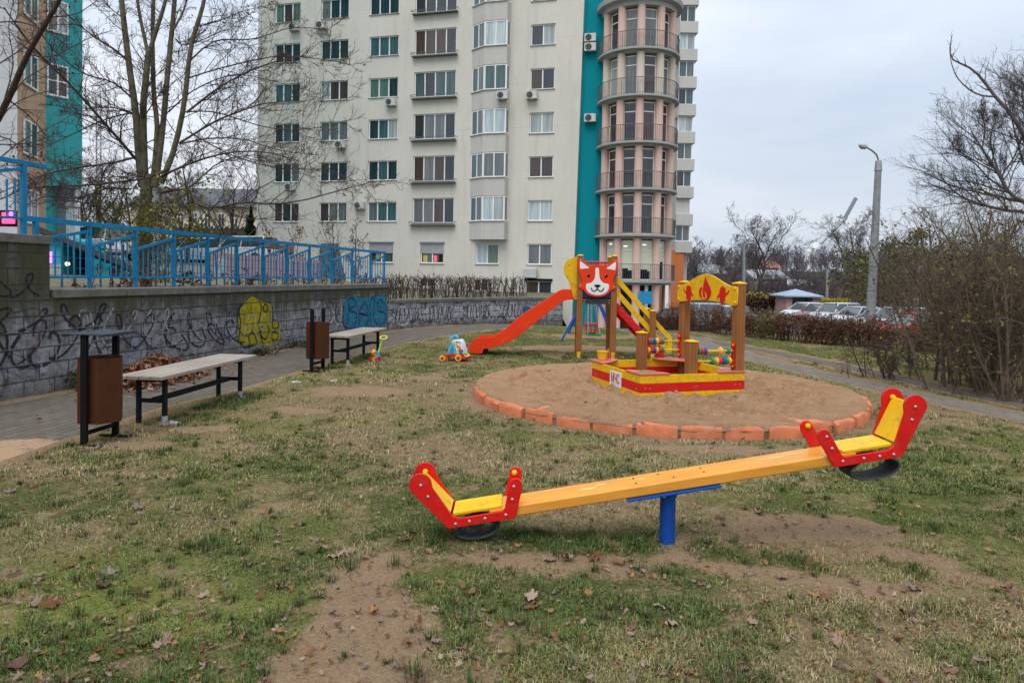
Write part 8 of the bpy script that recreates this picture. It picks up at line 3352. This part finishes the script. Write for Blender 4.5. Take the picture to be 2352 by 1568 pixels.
# --- tall tree with hooked limbs at the right edge
rt2 = thing('bare_tree', 'dense bare tree with long hooked limbs at the right edge', 'tree', ((2440 - 1176) / 1568 * 19, 19, -0.1))
z7b = lambda x, y: (2021.25 + 0.31262 * x, 61.25 + 0.31262 * y)
lim = [[(2440, 790), (2432, 600), (2405, 450), (2352, 312)], [(2352, 312), (2321, 261), (2284, 220), (2252, 177), (2221, 152), (2190, 139), (2182, 114), (2187, 80)], [(2286, 222), (2252, 219), (2221, 202), (2196, 174), (2184, 139), (2181, 108)],
       [(2440, 700), (2380, 500), (2352, 464), (2321, 446), (2293, 399), (2256, 342), (2230, 300)], [(2432, 640), (2380, 500), (2321, 486), (2271, 474), (2221, 458), (2184, 433), (2156, 396)], [(2420, 520), (2370, 380), (2360, 260), (2350, 190)], [(2430, 600), (2400, 420), (2420, 250), (2410, 120)], [(2321, 446), (2300, 410), (2330, 360), (2352, 300)], [(2293, 399), (2240, 370), (2205, 350), (2185, 330)], [(2256, 342), (2262, 290), (2250, 250)], [(2352, 380), (2330, 300), (2318, 240)], [(2380, 330), (2352, 240), (2345, 180)], [(2310, 440), (2275, 330), (2290, 270)]]
L3 = np.stack([resample([P(x, y, 19 + 0.15 * (k % 3) * i) for i, (x, y) in enumerate(s_)], 12) for k, s_ in enumerate(lim)])
R3 = np.stack([np.linspace(a, b_, 12) for a, b_ in ((0.16, 0.07), (0.055, 0.010), (0.028, 0.008), (0.075, 0.014), (0.06, 0.012), (0.05, 0.014), (0.06, 0.014), (0.03, 0.014), (0.02, 0.010), (0.02, 0.010), (0.03, 0.010), (0.03, 0.010), (0.03, 0.010))])
v_, f_ = tubes(L3, R3, 8)
npmesh('trunk', v_ - np.array(rt2.location), f_, TWIGV, rt2, smooth=True)
d1_ = sprout(L3[1:3], R3[1:3], 9, 0.12, (40, 80), 7, rgt, rmin=0.006, up=0.5, tmin=0.25, upcurve=0.4)
d1b = sprout(L3[3:], R3[3:], 15, 0.38, (30, 65), 7, rgt, rmin=0.0055, up=0.3, tmin=0.3, upcurve=0.3)
D1 = (np.concatenate([d1_[0], d1b[0]]), np.concatenate([d1_[1], d1b[1]]))
d2_ = sprout(*d1b, 12, 0.46, (25, 60), 5, rgt, rmin=0.004, up=0.15)
d3_ = sprout(*d2_, 8, 0.45, (25, 60), 4, rgt, rmin=0.003, up=0.15)
v_, f_ = join([tubes(*D1, 4), tubes(*d2_, 3), tubes(*d3_, 3)])
npmesh('crown', v_ - np.array(rt2.location), f_, TWIGV, rt2)


# ------------------------------------------------------------------ shrubs and hedges


def shrub_arrays(h, rad, nst, seed, n2=6, n3=4, n4=0, lean=(10, 35), rmin=0.003, r0=0.012, base=0.12, arch=-0.1, ang=(20, 55), cv=0.3):
    rg = np.random.default_rng(seed)
    S = []
    for k in range(nst):
        a = rg.random() * 6.283
        t = R(rg.uniform(*lean))
        L = h * rg.uniform(0.7, 1.08) / max(0.5, math.cos(t))
        b0 = np.array([rg.normal() * base, rg.normal() * base, -0.05])
        d = np.array([math.cos(a) * math.sin(t), math.sin(a) * math.sin(t), math.cos(t)])
        m = b0 + d * L * 0.5 + rg.normal(size=3) * L * 0.05 + np.array([0, 0, L * 0.04])
        e = b0 + d * L + rg.normal(size=3) * L * 0.07 + np.array([0, 0, arch * L * math.sin(t)])
        S.append(resample([b0, m, e], 9))
    S = np.stack(S)
    Rr = np.tile(np.linspace(r0, max(rmin, r0 * 0.3), 9), (nst, 1)) * (0.7 + 0.6 * rg.random((nst, 1)))
    s1 = sprout(S, Rr, n2, 0.34, ang, 6, rg, up=0.25 if cv < 0.4 else 0.05, tmin=0.14, rmin=rmin, curve=cv)
    out = [tubes(S, Rr, 5), tubes(*s1, 3)]
    s2 = sprout(*s1, n3, 0.45, (ang[0], ang[1] + 8), 4, rg, up=0.15 if cv < 0.4 else 0.03, curve=cv, tmin=0.15, rmin=rmin * 0.8)
    out.append(tubes(*s2, 3))
    tip = s2[0]
    if n4:
        s3 = sprout(*s2, n4, 0.5, (20, 60), 3, rg, up=0.1, tmin=0.2, rmin=rmin * 0.7)
        out.append(tubes(*s3, 3))
        tip = s3[0]
    v_, f_ = join(out)
    k_ = h / v_[:, 2].max()
    return (v_ * k_, f_), tip[:, 1:].reshape(-1, 3) * k_


def put_shrub(loc, label, cat, arrs, matl, leaves=None, seed=0, group=None, name='shrub'):
    o = thing(name, label, cat, loc, 0, group)
    (v, f), tp_ = arrs
    npmesh('stems', v, f, matl, o)
    if leaves:
        rg = np.random.default_rng(seed)
        n_, sz, cols = leaves
        q = tp_[rg.integers(0, len(tp_), n_)] + rg.normal(size=(n_, 3)) * sz * 0.5
        lv, lf, lc = leaf_quads(q, sz, rg, cols)
        npmesh('leaves', lv, lf, LEAFT, o, col=lc)
    return o


HB = [(0.13, 0.06, 0.04), (0.17, 0.085, 0.05), (0.09, 0.045, 0.032)]
hedge_line = [(4.75, 22.6), (5.3, 21.4), (5.85, 20.4), (6.2, 19.5), (6.55, 18.6), (6.95, 18.1), (7.35, 17.7), (7.75, 17.2), (8.1, 16.7), (8.45, 16.3), (8.9, 15.8), (9.5, 15.2), (10.1, 14.6)]
plist = []
for i in range(len(hedge_line) - 1):
    a, b_ = hedge_line[i], hedge_line[i + 1]
    plist += [a, ((a[0] + b_[0]) / 2, (a[1] + b_[1]) / 2)]
ord_ = ['first', 'second', 'third', 'fourth', 'fifth', 'sixth', 'seventh', 'eighth', 'ninth', 'tenth', 'eleventh', 'twelfth', 'thirteenth', 'fourteenth', 'fifteenth', 'sixteenth', 'seventeenth', 'eighteenth', 'nineteenth', 'twentieth', 'twenty first', 'twenty second', 'twenty third', 'twenty fourth']
sets = [(shrub_arrays(0.95, 0.5, 20, 600 + k, 7, 5, 0, (4, 34), 0.004, 0.011, 0.20), k) for k in range(4)]
for i, (x, y) in enumerate(plist):
    ol = i in (9, 10)
    o = put_shrub((x + random.uniform(-.06, .06), y + random.uniform(-.1, .1), gz(x, y) - 0.02), '%s brown bush from the tower end of the clipped hedge by the car park' % ord_[i] if not ol else '%s bush from the tower end of the hedge, its stems yellow green' % ord_[i],
                  'hedge bush', sets[i % 4][0], TWIGO if ol else TWIGB, (600, 0.05, [(0.15, 0.13, 0.04), (0.12, 0.10, 0.03)] if ol else HB), 700 + i, 'bushes of the brown hedge', 'hedge_bush')
    o.rotation_euler[2] = random.uniform(0, 6.28)
    s_ = random.uniform(0.90, 1.05) * (1.0 if i < 8 else 0.92)
    o.scale = (1.0, 1.0, s_)

YG = [(0.17, 0.165, 0.035), (0.12, 0.11, 0.035), (0.10, 0.095, 0.03), (0.11, 0.075, 0.04), (0.09, 0.06, 0.035)]
gb_ = 'big bare bushes at the right edge'
for (px, py, h, nst, lean, label, nl, sd) in ((2044, 866, 0.85, 26, (4, 34), 'small vase shaped bush standing alone before the hedge', 260, 801), (2205, 885, 2.6, 26, (3, 17), 'tall olive brown bush nearest the lone small bush', 1500, 802), (2290, 912, 2.9, 32, (4, 32), 'dense olive brown bush at the right edge of the lawn', 1700, 803), (2400, 905, 3.1, 28, (5, 34), 'olive brown bush cut off by the right edge of the picture', 1500, 804), (2270, 862, 3.3, 26, (3, 20), 'brown bush standing behind the dense right edge bush', 1000, 805), (2185, 850, 2.3, 18, (4, 17), 'medium brown bush behind the lone small bush', 700, 806), (2345, 850, 4.2, 28, (4, 26), 'tall brown bush at the back of the right edge thicket', 1000, 807)):
    c = G(px, py)
    put_shrub((c.x, c.y, 0), label, 'bush', shrub_arrays(h, 1.0, max(10, int(nst * 0.72)), sd, 10, 6, 2, lean, 0.0032, 0.023 if h > 2 else 0.012, 0.32, -0.3, (30, 80), 0.6), TWIGG if sd != 801 else TWIG, (nl, 0.045, YG), sd, gb_, 'bush')

# bare clipped hedge behind the back wall
bh = thing('bare_hedge', 'clipped leafless hedge running along the top of the curved back wall', 'hedge', (-0.5, 23.4, 0.72))
rgh = np.random.default_rng(12)
S = []
for k in range(230):
    u = rgh.random() * 7.0 - 0.25
    p = WQ(u, 0, -0.75 - 0.35 * rgh.random())
    h = 0.68 + 0.10 * rgh.random()
    b0 = np.array([p.x, p.y, 0.70])
    e = b0 + np.array([rgh.normal() * 0.14, rgh.normal() * 0.12, h])
    m = (b0 + e) / 2 + rgh.normal(size=3) * 0.07
    S.append(resample([b0, m, e], 7))
S = np.stack(S)
Rr = np.tile(np.linspace(0.012, 0.006, 7), (len(S), 1))
s1 = sprout(S, Rr, 4, 0.36, (20, 60), 4, rgh, rmin=0.006, tmin=0.3, up=0.3)
s2 = sprout(*s1, 3, 0.45, (20, 60), 3, rgh, rmin=0.005, up=0.2)
v_, f_ = join([tubes(S, Rr, 4), tubes(*s1, 3), tubes(*s2, 3)])
npmesh('stems', v_ - np.array(bh.location), f_, TWIG, bh)
tp_ = s2[0][:, -1]
lv, lf, lc = leaf_quads(tp_[rgh.integers(0, len(tp_), 700)], 0.05, rgh, [(0.12, 0.05, 0.035), (0.09, 0.04, 0.03)])
npmesh('leaves', lv - np.array(bh.location), lf, LEAFT, bh, col=lc)
# low scrub behind the blue railing
for k, (u, o, h, lb_) in enumerate(((2.2, 0.9, 0.8, 'low brown scrub at the foot of the big bare tree'), (3.8, 1.0, 0.7, 'low brown scrub behind the railing right of the big tree'), (5.4, 0.9, 0.75, 'low brown scrub behind the middle of the blue railing'), (7.2, 1.0, 0.8, 'low brown scrub behind the railing near the dark teal hood'), (9.0, 0.9, 0.8, 'low brown scrub near the far end of the blue railing'))):
    p = fline(u, o)
    put_shrub((p.x, p.y, 1.15), lb_, 'scrub', shrub_arrays(h * 0.62, 0.5, 9, 850 + k, 5, 3, 0, (8, 50), 0.003, 0.008, 0.3), TWIGB, (260, 0.06, HB), 860 + k, 'scrub behind the railing', 'scrub')
# weeds at the wall foot
for k, (u, s_, lb_) in enumerate(((0.35, 0.30, 'dark weed tuft at the wall foot left of the leaf pile'), (-1.2, 0.26, 'dark weed tuft at the foot of the tall wall by the left edge'), (4.4, 0.16, 'small weed tuft at the wall foot under the yellow graffiti'), (5.8, 0.18, 'small weed tuft at the wall foot right of the yellow graffiti'))):
    p = WP(u, 0.0, 0.14)
    (v, f), tp_ = shrub_arrays(s_, 0.3, 26, 880 + k, 5, 3, 0, (15, 70), 0.003, 0.006, 0.10)
    o = thing('weed', lb_, 'weed', (p.x, p.y, 0.0), group='weeds at the wall foot')
    npmesh('stems', v, f, TWIGO, o)
    rg = np.random.default_rng(890 + k)
    lv, lf, lc = leaf_quads(tp_[rg.integers(0, len(tp_), 260)], 0.05, rg, [(0.035, 0.045, 0.018), (0.05, 0.055, 0.022)])
    npmesh('leaves', lv, lf, LEAFT, o, col=lc)
